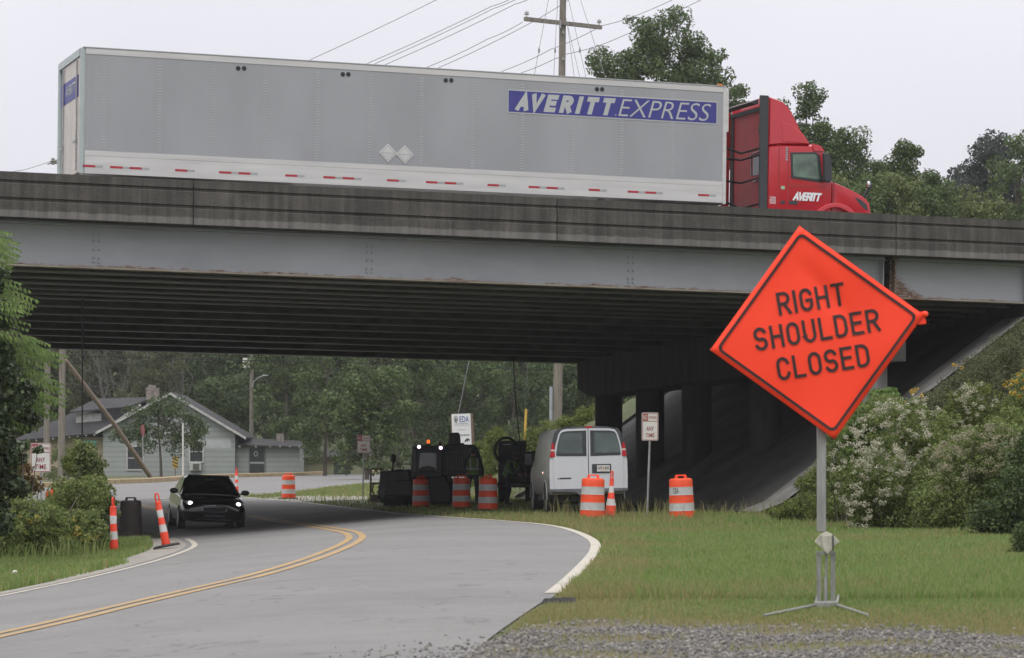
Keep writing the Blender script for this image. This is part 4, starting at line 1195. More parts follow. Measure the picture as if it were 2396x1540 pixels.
# ================================================================== DRUMS, TUBES AND CONES
def drum_proto(body_mat, band_mat, label):
    t = empty('traffic_drum', label=label, cat='traffic drum', group='orange and white traffic drums')
    O, Wt = 0, 1
    zz = [.04, .24, .245, .43, .435, .60, .605, .79, .795, .86]
    prof = [(.285, 0.0), (.285, .05), (.272, .05), (.270, .205), (.276, .212), (.268, .22), (.264, .375), (.270, .382), (.262, .39), (.258, .545), (.264, .552), (.256, .56), (.252, .72), (.258, .727), (.250, .735), (.248, .86), (.235, .89), (.20, .905), (.12, .905)]
    mats = [0]*len(prof)
    for k in range(len(prof) - 1):
        z = (prof[k][1] + prof[k+1][1]) / 2
        mats[k] = 1 if (.21 <= z < .385 or .55 <= z < .73) else 0
    mb = MB(); mb.lathe(prof, 32, mats); mb.build('barrel', [body_mat, band_mat], t, smooth=35)
    mb = MB(); mb.ring([(-.135, .90), (.135, .90), (.125, .965), (.10, .985), (-.10, .985), (-.125, .965)], [(-.075, .905), (.075, .905), (.075, .945), (.065, .955), (-.065, .955), (-.075, .945)], -.025, .025)
    mb.build('handle', body_mat, t, bevel=.006)
    mb = MB(); mb.lathe([(.36, 0), (.36, .035), (.30, .05), (.28, .05)], 24); mb.build('rubber_base', MT['rubber'], t, smooth=40)
    return t
dproto = drum_proto(MT['orange'], MT['reflect'], 'x')
drums = [(1385.5, 1211, 56.2, 1.0, 'orange drum half covering the white van, next to a slim cone', 3, 0),
         (1596, 1218, 55.4, 1.0, 'orange drum alone in the verge grass in front of the dark slope', -4, 2),
         (1141.5, 1203, 68.0, .96, 'shaded orange drum nearest the white van, at the road edge', 2, 5),
         (1080, 1203, 72.5, .96, 'shaded orange drum in front of the standing worker', 0, 0),
         (985, 1199, 77.0, .96, 'dim shaded orange drum before the cab of the road machine', 0, -3),
         (675, 1168, 93.0, .95, 'clean orange drum on the pale island beyond the bridge', 0, 0),
         (133, 1190, 57.5, 1.0, 'orange drum top poking out of the left bushes', 0, 0)]
for i, (px, py, d, s_, lb, tl, rz) in enumerate(drums):
    o = dproto if i == 0 else copy_tree(dproto)
    p = onground(px, d)
    if i == 6: p.z += .25
    o.location = p; o.rotation_euler = (0, R(tl * .5), R(rz * 9)); o.scale = (s_, s_, s_)
    o['label'] = lb
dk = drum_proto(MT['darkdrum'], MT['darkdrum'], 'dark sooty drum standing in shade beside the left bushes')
dk.location = onground(306, 60.5); dk['group'] = 'orange and white traffic drums'
# marks scrawled on the lone drum's upper band
d1 = [o for o in COL.objects if o.get('label', '').startswith('orange drum alone')][0]
tx = lettering('scrawl', [('CBA', 0, 0, .13, .12, -.01, .2, 0)], MT['black'], [c for c in d1.children if c.name.startswith('barrel')][0])
for v in tx.data.vertices:
    a_ = -2.42 + v.co.x / .262; v.co = (math.cos(a_) * .2655, math.sin(a_) * .2655, v.co.z + .645)
tx.data.update()

def tube_proto(h, rb, rt, base):
    t = empty('channelizer_tube', cat='traffic tube', group='slim striped channelizer tubes')
    hs_ = [0, .12, .30, .44, .58, .72, .86]
    k = (h - .17) / .86
    prof = [(rb * 1.12, 0), (rb * 1.10, .10 * k), (rb, .105 * k), (rb * .98, .29 * k), (rb * .96, .295 * k), (rb*.96 + (rt-rb)*.4, .43 * k), (rb*.95 + (rt-rb)*.4, .435 * k), (rb*.9 + (rt-rb)*.6, .565 * k), (rb*.88 + (rt-rb)*.6, .57 * k), (rt * 1.05, .70 * k), (rt, .705 * k), (rt * .92, .86 * k), (rt * .5, .875 * k)]
    mats = [1 if (.29 <= (prof[i][1] + prof[i+1][1]) / 2 / k < .432 or .566 <= (prof[i][1] + prof[i+1][1]) / 2 / k < .704) else 0 for i in range(len(prof) - 1)]
    mb = MB(); mb.lathe(prof, 20, mats); mb.build('tube', [MT['orange_red'], MT['reflect']], t, smooth=40)
    mb = MB(); z0 = .865 * k; r_ = rt * .55
    pts = [(-r_, 0, z0)] + [(r_ * 1.0 * math.cos(a), 0, z0 + .11 + .055 * math.sin(a)) for a in np.linspace(math.pi, 0, 8)] + [(r_, 0, z0)]
    mb.tube(pts, .016, 8); mb.build('grab_loop', MT['orange_red'], t, smooth=60)
    if base:
        mb = MB(); mb.lathe([(.26, 0), (.26, .03), (.22, .05), (rb * 1.1, .055)], 8); mb.build('rubber_base', MT['rubber'], t)
    return t
tp = tube_proto(1.07, .078, .062, False)
tp.location = onground(267, 47.5); tp.rotation_euler = (0, R(-4), R(80)); tp['label'] = 'slim striped tube standing in the left verge grass by the bush'
tp2 = tube_proto(1.05, .078, .062, True)
tp2.location = onground(390, 49.6) + Vector((0, 0, .045)); tp2.rotation_euler = (0, R(-11), R(0)); tp2['label'] = 'leaning striped tube on a black rubber base at the road edge'
tp3 = copy_tree(tp); tp3.location = onground(553.5, 106); tp3.rotation_euler = (0, 0, 1); tp3['label'] = 'upright striped tube on the far road just behind the black car'
tp4 = tube_proto(1.06, .115, .050, False)
tp4.location = onground(1428, 57.0); tp4.rotation_euler = (0, R(2.5), .5); tp4['label'] = 'dirty tapered cone beside the drum behind the white van'

# ================================================================== NO PARKING SIGNS AND OTHER SMALL SIGNS
MT['sign_white'] = mat('sign_white', (0.58, 0.57, 0.53), 0.4, var=0.08, scale=5)
MT['sign_red'] = mat('sign_red', (0.27, 0.022, 0.030), 0.5, var=0.08, scale=5)
MT['sign_faded'] = mat('faded_sign_red', (0.30, 0.075, 0.06), 0.5, var=0.12, scale=5)
def no_parking(name_label, px0, px1, py0, py1, d, base_py, red, yaw=0.0, post_px=None):
    c = P((px0 + px1) / 2, (py0 + py1) / 2, d); wd = (px1 - px0) * d / F0 / math.cos(yaw); ht = (py1 - py0) * d / F0
    pp = onground(post_px or (px0 + px1) / 2, d)
    t = empty('parking_sign', pp, label=name_label, cat='road sign', group='no parking signs')
    o = c - pp
    mb = MB(); r_ = .03
    def rr(w_, h_, r):
        o_ = []
        for sx_, sz_, a0 in ((1, 1, 0), (-1, 1, 90), (-1, -1, 180), (1, -1, 270)):
            for k in range(5):
                a = R(a0 + 22.5 * k); o_.append((sx_ * (w_/2 - r) + r * math.cos(a), sz_ * (h_/2 - r) + r * math.sin(a)))
        return o_
    M = Matrix.Translation(o) @ Matrix.Rotation(yaw, 4, 'Z')
    mb.prism(rr(wd, ht, r_), 0, .004, M=M); pl = mb.build('plate', MT['sign_white'], t)
    mb = MB(); mb.ring(rr(wd - .02, ht - .02, r_), rr(wd - .045, ht - .045, r_ * .7), -.004, -.0005, M)
    z1 = ht * .5 - .03; z0 = ht * .5 - ht * .30
    mb.box((-wd/2 + .02, -.004, z0 - .012), (wd/2 - .02, -.0005, z0), M)
    mb.box((-wd/2 + .03, -.004, z0 + .006), (-wd/2 + wd * .38, -.0005, z1), M); mb.build('border', red, pl)
    zt = (z0 + z1) / 2
    a = lettering('lettering', [('NO', -wd/2 + wd * .205, zt + .003, wd * .24, (z1 - z0) * .62, .005, 0, -.006)], MT['sign_white'], pl)
    b = lettering('lettering', [('PARKING', wd * .17, zt, wd * .46, (z1 - z0) * .42, .004, 0, -.006), ('ANY', 0, -ht * .07, wd * .44, ht * .155, .012, 0, -.006), ('TIME', 0, -ht * .31, wd * .54, ht * .155, .012, 0, -.006)], red, pl)
    for q in (a, b):
        q.data.transform(M)
    mb = MB(); x0 = 0 if post_px else o.x
    bt = Vector((0, .05, -.3)); tp_ = o + Vector((0, .035, -ht * .3))
    mb.tube([bt, tp_], .026, 6); mb.tube([tp_, o + Vector((0, .03, ht * .45))], .022, 6)
    mb.build('post', MT['galv'], t)
    return t
no_parking('no parking sign on a galvanised post right of the white van', 1501.5, 1540.5, 965.5, 1031, 58.6, 1190, MT['sign_faded'], R(14), 1513)
no_parking('small no parking sign on the traffic island beyond the bridge', 835.5, 866.5, 1018.5, 1060.5, 91, 1161, MT['sign_red'], 0, 848)
no_parking('no parking sign half hidden by ivy leaves in the left bushes', 71.5, 119, 1037, 1105, 56, 1200, MT['sign_red'], 0, 96)

stop = empty('stop_sign', onground(334, 150), label='red stop sign seen edge on in front of the cottage', cat='road sign')
mb = MB(); h_ = P(332, 1005, 150).z - stop.location.z
mb.prism([(.38 * math.cos(R(22.5 + 45 * i)), h_ + .95 * .38 * math.sin(R(22.5 + 45 * i)) - .05) for i in range(8)], -.01, .01, M=Matrix.Rotation(R(80), 4, 'Z')); mb.build('plate', mat('stop_red', (.26, .04, .045), .5), stop)
mb = MB(); mb.tube([(.0, .03, -.3), (0, .03, h_ + .2)], .035, 6); mb.build('post', MT['galv'], stop)
hz = empty('hazard_marker', onground(410, 173), label='yellow and black striped hazard marker by the little tree', cat='road sign')
mb = MB(); h_ = P(410, 1082, 173).z - hz.location.z
mb.prism([(-.19, h_ - .38), (.19, h_ - .38), (.19, h_ + .38), (-.19, h_ + .38)], 0, .01); pl = mb.build('plate', mat('hazard_yellow', (.45, .30, .05), .5), hz)
mb = MB()
for k in range(0, 3):
    mb.prism([(-.185, h_ - .20 + k * .22), (.185, h_ - .37 + k * .22), (.185, h_ - .29 + k * .22), (-.185, h_ - .12 + k * .22)], -.004, -.0005)
mb.build('stripe', MT['black'], pl)
mb = MB(); mb.tube([(0, .05, -.3), (0, .05, h_ + .3)], .05, 6); mb.build('post', MT['pole'], hz)
ss = empty('street_name_sign', onground(205, 140), label='green street name sign rising from the bushes near the cottage porch', cat='road sign')
h_ = P(205, 1037, 140).z - ss.location.z
mb = MB(); mb.box((-.42, -.012, h_ - .13), (.48, .012, h_ + .13)); pl = mb.build('plate', mat('street_green', (.035, .19, .15), .5), ss)
lettering('lettering', [('CREED RD', .03, h_, .7, .13, .01, 0, -.016)], MT['sign_white'], pl)
mb = MB(); mb.tube([(0, 0, -.3), (0, 0, h_ - .135)], .03, 6); mb.build('post', MT['galv'], ss)
wp = empty('sign_post', onground(428, 156), label='plain pale post in front of the cottage gable', cat='post')
h0 = P(428, 990, 156).z - wp.location.z
mb = MB(); mb.tube([(0, 0, -.3), (0, 0, h0)], .055, 8); mb.box((-.02, -.08, h0 * .5), (.02, .08, h0 - .05)); mb.build('shaft', MT['sign_white'], wp)

ed = empty('project_sign', onground(1083, 112), label='white board reading EDA on a brown post above the machine', cat='sign')
o = P(1080, 1005, 112) - ed.location
wd, ht = 45 * 112 / F0, 1.36
M = Matrix.Translation(o) @ Matrix.Rotation(R(14), 4, 'Z') @ Matrix.Rotation(R(-2.5), 4, 'Y')
mb = MB(); mb.box((-wd/2, -.02, -ht/2), (wd/2, .02, ht/2), M); bd = mb.build('board', mat('board_white', (.74, .74, .74), .5, var=.03), ed)
MT['logo_blue'] = mat('logo_blue', (.035, .075, .33), .5, var=.03); MT['logo_ink'] = mat('board_ink', (.03, .035, .04), .5, var=.1)
tx = lettering('lettering', [('EDA', .13, ht*.5 - .24, .42, .26, .01, 0, -.026)], MT['logo_blue'], bd); tx.data.transform(M)
tx = lettering('lettering', [('ECONOMIC DEVELOPMENT', .03, ht*.5 - .5, wd * .8, .030, 0, 0, -.026), ('IN COOPERATION WITH', 0, ht*.5 - .70, wd * .45, .04, 0, 0, -.026), ('Town of Black Mountain', .02, ht*.5 - .92, wd * .74, .085, .014, 0, -.026), ('NCDOT', -.25, ht*.5 - 1.16, .2, .1, .02, 0, -.026)], MT['logo_ink'], bd); tx.data.transform(M)
mb = MB()
mb.ring([(-.24 + .085 * math.cos(t), ht*.5 - .24 + .15 * math.sin(t)) for t in np.linspace(0, 2*math.pi, 18)[:-1]], [(-.24 + .065 * math.cos(t), ht*.5 - .24 + .125 * math.sin(t)) for t in np.linspace(0, 2*math.pi, 18)[:-1]], -.026, -.021, M)
mb.prism([(-.27, ht*.5 - .33), (-.215, ht*.5 - .33), (-.20, ht*.5 - .22), (-.24, ht*.5 - .14), (-.28, ht*.5 - .24)], -.026, -.021, M=M)
mb.build('emblem', MT['logo_ink'], bd)
mb = MB(); mb.prism([(.10, ht*.5 - 1.22), (.14, ht*.5 - 1.14), (.22, ht*.5 - 1.07), (.32, ht*.5 - 1.10), (.34, ht*.5 - 1.2), (.28, ht*.5 - 1.15), (.25, ht*.5 - 1.24), (.2, ht*.5 - 1.17), (.16, ht*.5 - 1.24)], -.026, -.021, M=M)
mb.build('horse_logo', MT['logo_ink'], bd)
mb = MB(); mb.box((-wd*.36, -.026, ht*.5 - .44), (wd*.36, -.021, ht*.5 - .425), M); mb.build('printed_rule', MT['logo_ink'], bd)
mb = MB(); mb.box((wd/2, -.03, -2.2), (wd/2 + .11, .08, ht/2 + .01), M); mb.box((-wd/2 - .02, .021, -2.2), (-wd/2 + .09, .1, ht/2 - .1), M); mb.build('post', mat('brown_post', (.17, .11, .085), .8), ed)

ym = empty('marker_post', onground(1228, 118), label='thin yellow marker post in the weeds', cat='marker')
mb = MB(); h0 = P(1230, 957, 118).z - ym.location.z; h1 = P(1226, 1030, 118).z - ym.location.z
mb.tube([(0, 0, -.2), (0, 0, h1)], .045, 8); mb.tube([(0, 0, h1), (.06, 0, h0)], .06, 8); mb.build('shaft', mat('marker_yellow', (.52, .34, .05), .5), ym)

# ================================================================== BALL AND SMALL LITTER
bl_ = MB(); bl_.ball((0, 0, .042), .042, 16, 12)
o = bl_.build('ball', mat('scuffed_white', (.55, .53, .48), .6, var=.15, scale=25), smooth=60); o.location = G(35, 1353); o.location.z += .035; tag(o, 'small white ball lying in the left verge grass', 'ball')

# ================================================================== BLACK CAR
MT['car_black'] = mat('car_black', (0.006, 0.006, 0.008), 0.22, var=0.1, scale=2, coat=0.7)
MT['roof_black'] = MT['car_black']
MT['lamp_on'] = mat('headlamp_glow', (.9, .88, .85), .3, var=0, emis=(1.0, .93, .90), estr=9)
MT['lamp_on2'] = mat('worklamp_glow', (.9, .88, .95), .3, var=0, emis=(1.0, .72, .95), estr=3.0)
MT['lens'] = mat('lamp_lens', (.12, .12, .125), .1, var=.3, scale=14, spec=.8)
dC = 68.8
car = empty('black_car', onground(500, dC), (0, R(2.2), R(12)), 'black sedan with both headlights lit driving out of the bridge shade', 'car')
def car_ring(y, hw0, hw1, hw2, z0, z1, z2, zt):
    pr = [(hw0 * .7, z0), (hw0, z0 + .04), (hw1, z1), (hw1 * .985, (z1 + z2) / 2), (hw2, z2), (hw2 * .75, zt - .01), (hw2 * .35, zt)]
    return [(x, y, z) for x, z in pr] + [(-x, y, z) for x, z in reversed(pr)]
mb = MB()
mb.loft([car_ring(0, .60, .64, .60, .28, .42, .60, .66), car_ring(.08, .70, .76, .70, .22, .45, .66, .73), car_ring(.25, .78, .84, .78, .19, .48, .72, .79), car_ring(.6, .82, .875, .82, .19, .5, .77, .86), car_ring(1.15, .84, .885, .84, .19, .52, .84, .95), car_ring(2.0, .85, .89, .85, .19, .52, .92, .97), car_ring(3.3, .85, .89, .85, .19, .52, .93, .98), car_ring(4.0, .83, .87, .82, .22, .55, .94, 1.0), car_ring(4.4, .74, .80, .74, .3, .6, .92, .96), car_ring(4.5, .62, .68, .62, .38, .6, .82, .86)])
mb.build('body', MT['car_black'], car, smooth=45)
def gr(y, hb, zb, ht_, zt):
    pr = [(hb, zb), (hb * .6 + ht_ * .4 + .015, zb * .6 + zt * .4), (ht_ + .02, zt - .05), (ht_ * .9, zt - .008), (ht_ * .5, zt + .012)]
    return [(x, y, z) for x, z in pr] + [(-x, y, z) for x, z in reversed(pr)]
mb = MB(); mb.loft([gr(1.05, .80, .90, .76, .93), gr(1.5, .80, .9, .66, 1.21), gr(1.88, .81, .9, .60, 1.40), gr(2.1, .82, .9, .585, 1.435), gr(2.8, .82, .9, .585, 1.445), gr(3.3, .81, .9, .60, 1.38), gr(4.05, .76, .93, .70, 1.0)])
cabn = mb.build('cabin', MT['car_black'], car, smooth=45)
mb = MB(); mb.loft([[(-.70, 1.09, .955), (.70, 1.09, .955), (.70, 1.10, .97), (-.70, 1.10, .97)], [(-.56, 1.865, 1.405), (.56, 1.865, 1.405), (.56, 1.875, 1.42), (-.56, 1.875, 1.42)]]); mb.build('windscreen', mat('dark_windscreen', (.010, .012, .013), .06, var=.2, spec=.6), car)
for s_ in (-1, 1):
    mb = MB(); mb.prism([(1.3, .95), (3.7, .97), (3.15, 1.33), (2.0, 1.36)], .775 * s_ - .02, .775 * s_ + .02, axis='x', M=Matrix.Shear('XY', 4, (0, 0)))
    for i, v in enumerate(mb.v): mb.v[i] = (v[0] - s_ * max(0, (v[2] - .95)) * .42 + s_ * .015, v[1], v[2])
    mb.build('side_glass', MT['glass'], car)
    mb = MB(); mb.ball((.97 * s_, 1.42, 1.0), (.115, .07, .075)); mb.box((.8 * s_ - .06, 1.40, .94), (.9 * s_ + .03 * s_, 1.46, .98)); mb.build('wing_mirror', MT['car_black'], car, smooth=50)
    mb = MB(); mb.prism([(.40 * s_, .60), (.74 * s_, .63), (.80 * s_, .74), (.70 * s_, .77), (.46 * s_, .68)], .10, .30); hl = mb.build('headlight', MT['lens'], car, bevel=.01)
    mb = MB(); mb.ball((.64 * s_, .095, .685), (.056, .04, .054)); mb.build('lamp', MT['lamp_on'], hl, smooth=60)
mb = MB(); mb.tube([(-.325, -.02, .55), (-.30, -.028, .505), (-.2, -.034, .473), (0, -.036, .460), (.2, -.034, .473), (.30, -.028, .505), (.325, -.02, .55)], .008, 6); mb.build('grille_trim', MT['chrome'], car)
mb = MB(); mb.prism([(-.285, .585), (.285, .585), (.31, .53), (.23, .485), (0, .472), (-.23, .485), (-.31, .53)], -.015, .04); mb.build('grille', MT['black'], car)
mb = MB(); mb.ball((0, -.02, .64), (.05, .02, .025)); mb.build('badge', MT['chrome'], car, smooth=60)
mb = MB(); mb.box((-.5, -.03, .245), (.5, .06, .275)); mb.box((-.28, -.035, .33), (.28, 0, .40)); mb.build('lower_bumper', MT['trim'], car, bevel=.01)
for y_ in (.85, 3.55):
    for s_ in (-1, 1):
        mb = MB(); mb.mi = 0; mb.cyl((s_ * .70, y_, .31), (s_ * .885, y_, .31), .31, n=24); mb.mi = 1; mb.cyl((s_ * .885, y_, .31), (s_ * .893, y_, .31), .2, n=16); mb.build('wheel', [MT['rubber'], MT['galv']], car, smooth=40)
mb = MB(); mb.box((-.12, 1.60, 1.30), (.12, 1.63, 1.36)); mb.build('rear_view_mirror', MT['black'], car)
mb = MB(); mb.loft([[(x_, 1.865 + dy_, 1.405 + dz_) for x_ in (-.56, .56)] + [(x_, 1.90 + dy_, 1.44 + dz_) for x_ in (.56, -.56)] for dy_, dz_ in ((0, 0), (.03, .012))]); mb.build('roof_highlight', MT['chrome'], car)  # chrome strip added as the sky highlight along the front of the roof

# ================================================================== WHITE VAN
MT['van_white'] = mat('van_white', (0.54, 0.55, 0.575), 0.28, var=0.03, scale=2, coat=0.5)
MT['van_shaded'] = mat('van_white_shaded', (0.30, 0.30, 0.295), 0.35, var=0.10, scale=2, stretch=(1, .5, 3))  # white body paint darkened, the bridge shade put into its colour
MT['van_glass'] = mat('van_rear_glass', (0.055, 0.075, 0.072), 0.06, var=0.5, scale=1.6, spec=0.8)
dV = 59.8
van = empty('white_van', onground(1379, dV), (0, R(-1.0), R(4.6)), 'white panel van parked rear first at the edge of the bridge shade', 'van')
def vx(xz): return (xz - 917) * .001541
def vz(yz): return (1450 - yz) * .001541
def van_ring(y, s_=1.0, zb=.52, zt=2.09):
    pr = [(.84, zb), (.895, zb + .10), (.905, .95), (.90, 1.30), (.845, 1.66), (.775, 1.95), (.70, 2.04), (.45, zt - .012), (.2, zt)]
    return [(x * s_, y, min(z, zt)) for x, z in pr] + [(-x * s_, y, min(z, zt)) for x, z in reversed(pr)]
mb = MB(); mb.loft([van_ring(.03, .985, .6, 2.075), van_ring(.09, 1.0), van_ring(1.0, 1.01), van_ring(3.6, 1.01), van_ring(3.9, 1.0, .5, 2.06)])
def vhood(y, w_, zt):
    pr = [(.84, .5), (.895, .6), (.905, .95), (.88, min(zt, 1.2)), (.82, zt - .02), (.7, zt), (.6, zt), (.4, zt), (.2, zt)]
    return [(x * w_, y, z) for x, z in pr] + [(-x * w_, y, z) for x, z in reversed(pr)]
mb.loft([van_ring(3.9, 1.0, .5, 2.06), vhood(4.7, 1.0, 1.32), vhood(5.5, .97, 1.12), vhood(5.7, .9, .95)])
mb.build('body', MT['van_shaded'], van, smooth=35)
mb = MB(); mb.loft([van_ring(.0, .93, .7, 2.05), van_ring(.028, 1.0, .6, 2.085), van_ring(.088, 1.006, .6, 2.098), van_ring(.0885, .98, .6, 2.07)])
mb.build('reflected_surround', MT['trim'], van, smooth=35)  # dark colour stands for the bridge underside reflected in the rounded white bodywork
for s_ in (-1, 1):
    mb = MB(); mb.prism([(.775 * s_, .62), (.905 * s_, .64), (.912 * s_, .95), (.905 * s_, 1.30), (.885 * s_, 1.395), (.775 * s_, 1.395)], -.012, .07)
    mb.build('corner_panel', MT['van_white'], van, bevel=.01)
for s_ in (-1, 1):
    out_ = [(.008 * s_, .645), (.80 * s_, .645), (.815 * s_, .95), (.81 * s_, 1.38), (.765 * s_, 1.66), (.685 * s_, 1.93), (.62 * s_, 2.01), (.50 * s_, 2.035), (.008 * s_, 2.045)]
    mb = MB(); mb.prism(out_, -.035, .01); dr = mb.build('rear_door', MT['van_white'], van, bevel=.008)
    wo = [(.045 * s_, 1.405), (.735 * s_, 1.415), (.755 * s_, 1.45), (.715 * s_, 1.70), (.655 * s_, 1.91), (.61 * s_, 1.965), (.50 * s_, 1.99), (.045 * s_, 2.0)]
    mb = MB(); mb.prism(wo, -.043, -.0352); wf = mb.build('window', MT['trim'], dr, bevel=.003)
    cx_ = sum(p[0] for p in wo) / len(wo); cz_ = sum(p[1] for p in wo) / len(wo)
    mb = MB(); mb.prism([(cx_ + (x - cx_) * .84 + (0.02 * s_), cz_ + (z - cz_) * .80) for x, z in wo], -.046, -.0432); mb.build('pane', MT['van_glass'], wf)
    tl_ = [(.775 * s_, 1.395), (.895 * s_, 1.395), (.868 * s_, 1.55), (.845 * s_, 1.70), (.80 * s_, 1.72), (.785 * s_, 1.56)]
    mb = MB(); mb.mi = 0; mb.prism(tl_, -.04, .09); mb.mi = 1; mb.prism([(.785 * s_, 1.53), (.875 * s_, 1.53), (.868 * s_, 1.565), (.785 * s_, 1.565)], -.043, -.0402); mb.build('tail_light', [MT['tail_red'], MT['sign_white']], van, bevel=.004)
mb = MB(); mb.box((-.06, -.03, 2.055), (.10, .06, 2.095)); mb.build('brake_light', MT['tail_red'], van)
mb = MB(); mb.box((vx(968), -.055, vz(795)), (vx(1255), -.0352, vz(660))); pr_ = mb.build('plate_recess', MT['trim'], van, bevel=.006)
mb = MB(); mb.box((vx(1042), -.062, vz(775)), (vx(1234), -.0555, vz(680))); pp_ = mb.build('number_plate', MT['sign_white'], pr_)
lettering('lettering', [('NFP', vx(1088), vz(722), .105, .075, .01, 0, -.0645), ('800', vx(1190), vz(722), .10, .075, .01, 0, -.0645), ('SUNSHINE STATE', vx(1138), vz(765), .18, .016, .0, 0, -.0645)], MT['logo_ink'], pp_)
mb = MB(); mb.box((vx(1128), -.064, vz(742)), (vx(1146), -.0622, vz(705))); mb.build('plate_emblem', mat('plate_orange', (.5, .2, .05), .5), pp_)
mb = MB(); mb.mi = 1; mb.box((vx(440), -.040, vz(880)), (vx(478), -.0352, vz(860))); mb.mi = 0; mb.box((vx(480), -.040, vz(878)), (vx(650), -.0352, vz(857))); mb.build('name_bar', [MT['trim'], MT['chrome']], van)
mb = MB(); mb.prism([(-.90, .655), (.90, .655), (.90, .59), (.3, .56), (.22, .50), (-.22, .50), (-.3, .56), (-.90, .59)], -.09, .05); mb.build('bumper', mat('bumper_grey', (.10, .105, .115), .5, var=.2), van, bevel=.01)
mb = MB(); mb.box((-.80, .3, .35), (.80, 5.0, .515)); mb.cyl((-.6, .9, .36), (.6, .9, .36), .06); mb.build('underbody', MT['black'], van)
for y_ in (1.15, 4.75):
    for s_ in (-1, 1):
        mb = MB(); mb.mi = 0; mb.cyl((s_ * .66, y_, .365), (s_ * .895, y_, .365), .365, n=24); mb.mi = 1; mb.cyl((s_ * .895, y_, .365), (s_ * .905, y_, .365), .22, n=16); mb.build('wheel', [MT['rubber'], MT['galv']], van, smooth=40)
        mb = MB(); pts = [(y_ + .46 * math.cos(t), .40 + .47 * math.sin(t)) for t in np.linspace(0, math.pi, 12)]; pin = [(y_ + .42 * math.cos(t), .40 + .43 * math.sin(t)) for t in np.linspace(0, math.pi, 12)]
        mb.prism(pts + pin[::-1], s_ * .90, s_ * .925, axis='x'); mb.prism(pin, s_ * .895, s_ * .917, axis='x') if False else None
        mb.build('wheel_arch', MT['van_shaded'], van)
        mb = MB(); mb.prism(pin, s_ * .80, s_ * .914, axis='x'); mb.build('wheel_well', MT['black'], van)
mb = MB(); mb.box((-1.12, 4.05, 1.22), (-.95, 4.15, 1.50)); mb.box((-.96, 4.08, 1.3), (-.86, 4.12, 1.36)); mb.build('wing_mirror', MT['trim'], van, bevel=.03)
mb = MB(); mb.ball((-.915, 1.65, 1.03), (.012, .035, .025)); mb.build('side_marker', mat('marker_lit', (.8, .3, .25), .3, var=0, emis=(1, .55, .5), estr=2.5), van)

# ================================================================== ROAD MACHINE AND EQUIPMENT IN THE SHADE
MT['mach'] = mat('machine_dark_paint', (0.035, 0.034, 0.033), 0.5, var=0.3, scale=3)
MT['mach_y'] = mat('machine_worn_steel', (0.10, 0.098, 0.095), 0.45, 0.4, 0.3, 5)
MT['mach_glass'] = mat('machine_cab_glass', (0.07, 0.085, 0.085), 0.08, var=.3, scale=2, spec=.8)
MT['beacon'] = mat('beacon_amber', (.7, .15, .02), .3, var=0, emis=(1.0, .16, .015), estr=1.3)
dM = 78.0
mp = onground(1005, dM)
mac = empty('road_machine', mp, label='dark road machine with two lit work lamps and an amber beacon', cat='construction vehicle')
def MX(px): return (px - 1005) * dM / F0
def MZ(py): return HC + (HY - py) * dM / F0 - mp.z
def mbox(px0, px1, py0, py1, y0, y1, name, m, par=mac, bev=.03):
    mb = MB(); mb.box((MX(px0), y0, max(MZ(py1), .0)), (MX(px1), y1, MZ(py0))); return mb.build(name, m, par, bevel=bev)
mbox(960, 1052, 1110, 1175, .6, 2.6, 'chassis', MT['mach'])
mb = MB(); mb.prism([(MX(883), .30), (MX(889), MZ(1102)), (MX(960), MZ(1098)), (MX(966), .35)], .2, 2.4); mb.build('side_body', MT['mach'], mac, bevel=.05)
mb = MB(); mb.prism([(MX(960), MZ(1118)), (MX(964), MZ(1046)), (MX(975), MZ(1041)), (MX(1026), MZ(1043)), (MX(1034), MZ(1052)), (MX(1034), MZ(1118))], .3, 1.9); cb = mb.build('operator_cab', MT['mach'], mac, bevel=.03)
mb = MB(); mb.prism([(MX(978), MZ(1098)), (MX(982), MZ(1060)), (MX(1020), MZ(1060)), (MX(1021), MZ(1098))], .285, .297); mb.build('windscreen', MT['mach_glass'], cb)
mb = MB(); mb.box((MX(965), .28, MZ(1103)), (MX(972), .296, MZ(1052))); mb.build('pillar', MT['mach_y'], cb)
mb = MB(); mb.prism([(MX(980), MZ(1105)), (MX(985), MZ(1094)), (MX(1000), MZ(1090)), (MX(1015), MZ(1094)), (MX(1018), MZ(1105))], .1, .28); mb.build('steering_console', MT['mach'], cb, bevel=.02)
for px, py in ((980, 1045.5), (1031, 1048)):
    mb = MB(); mb.cyl((MX(px), .16, MZ(py)), (MX(px), .29, MZ(py)), .085, n=14); lm = mb.build('work_lamp', MT['mach'], cb)
    mb = MB(); mb.ball((MX(px), .145, MZ(py)), (.052, .03, .052)); mb.build('lamp', MT['lamp_on2'], lm, smooth=60)
mb = MB(); mb.lathe([(.07, 0), (.07, .03), (.055, .05)], 12, c=(MX(1001), .6, MZ(1041))); mb.mi = 1; mb.ball((MX(1001), .6, MZ(1034)), (.05, .05, .075)); mb.build('beacon', [MT['mach'], MT['beacon']], cb, smooth=50)
mb = MB(); mb.lathe([(.06, 0), (.06, .03), (.05, .05)], 12, c=(MX(1028), .9, MZ(1042))); mb.mi = 1; mb.ball((MX(1028), .9, MZ(1036)), (.05, .05, .07)); mb.build('beacon', [MT['mach'], mat('beacon_unlit', (.16, .035, .02), .4)], cb, smooth=50)
mb = MB(); mb.prism([(MX(1034), MZ(1115)), (MX(1036), MZ(1045)), (MX(1042), MZ(1039)), (MX(1108), MZ(1040)), (MX(1118), MZ(1048)), (MX(1131), MZ(1100)), (MX(1131), MZ(1115))], .5, 2.3); mb.build('engine_housing', MT['mach'], mac, bevel=.05)
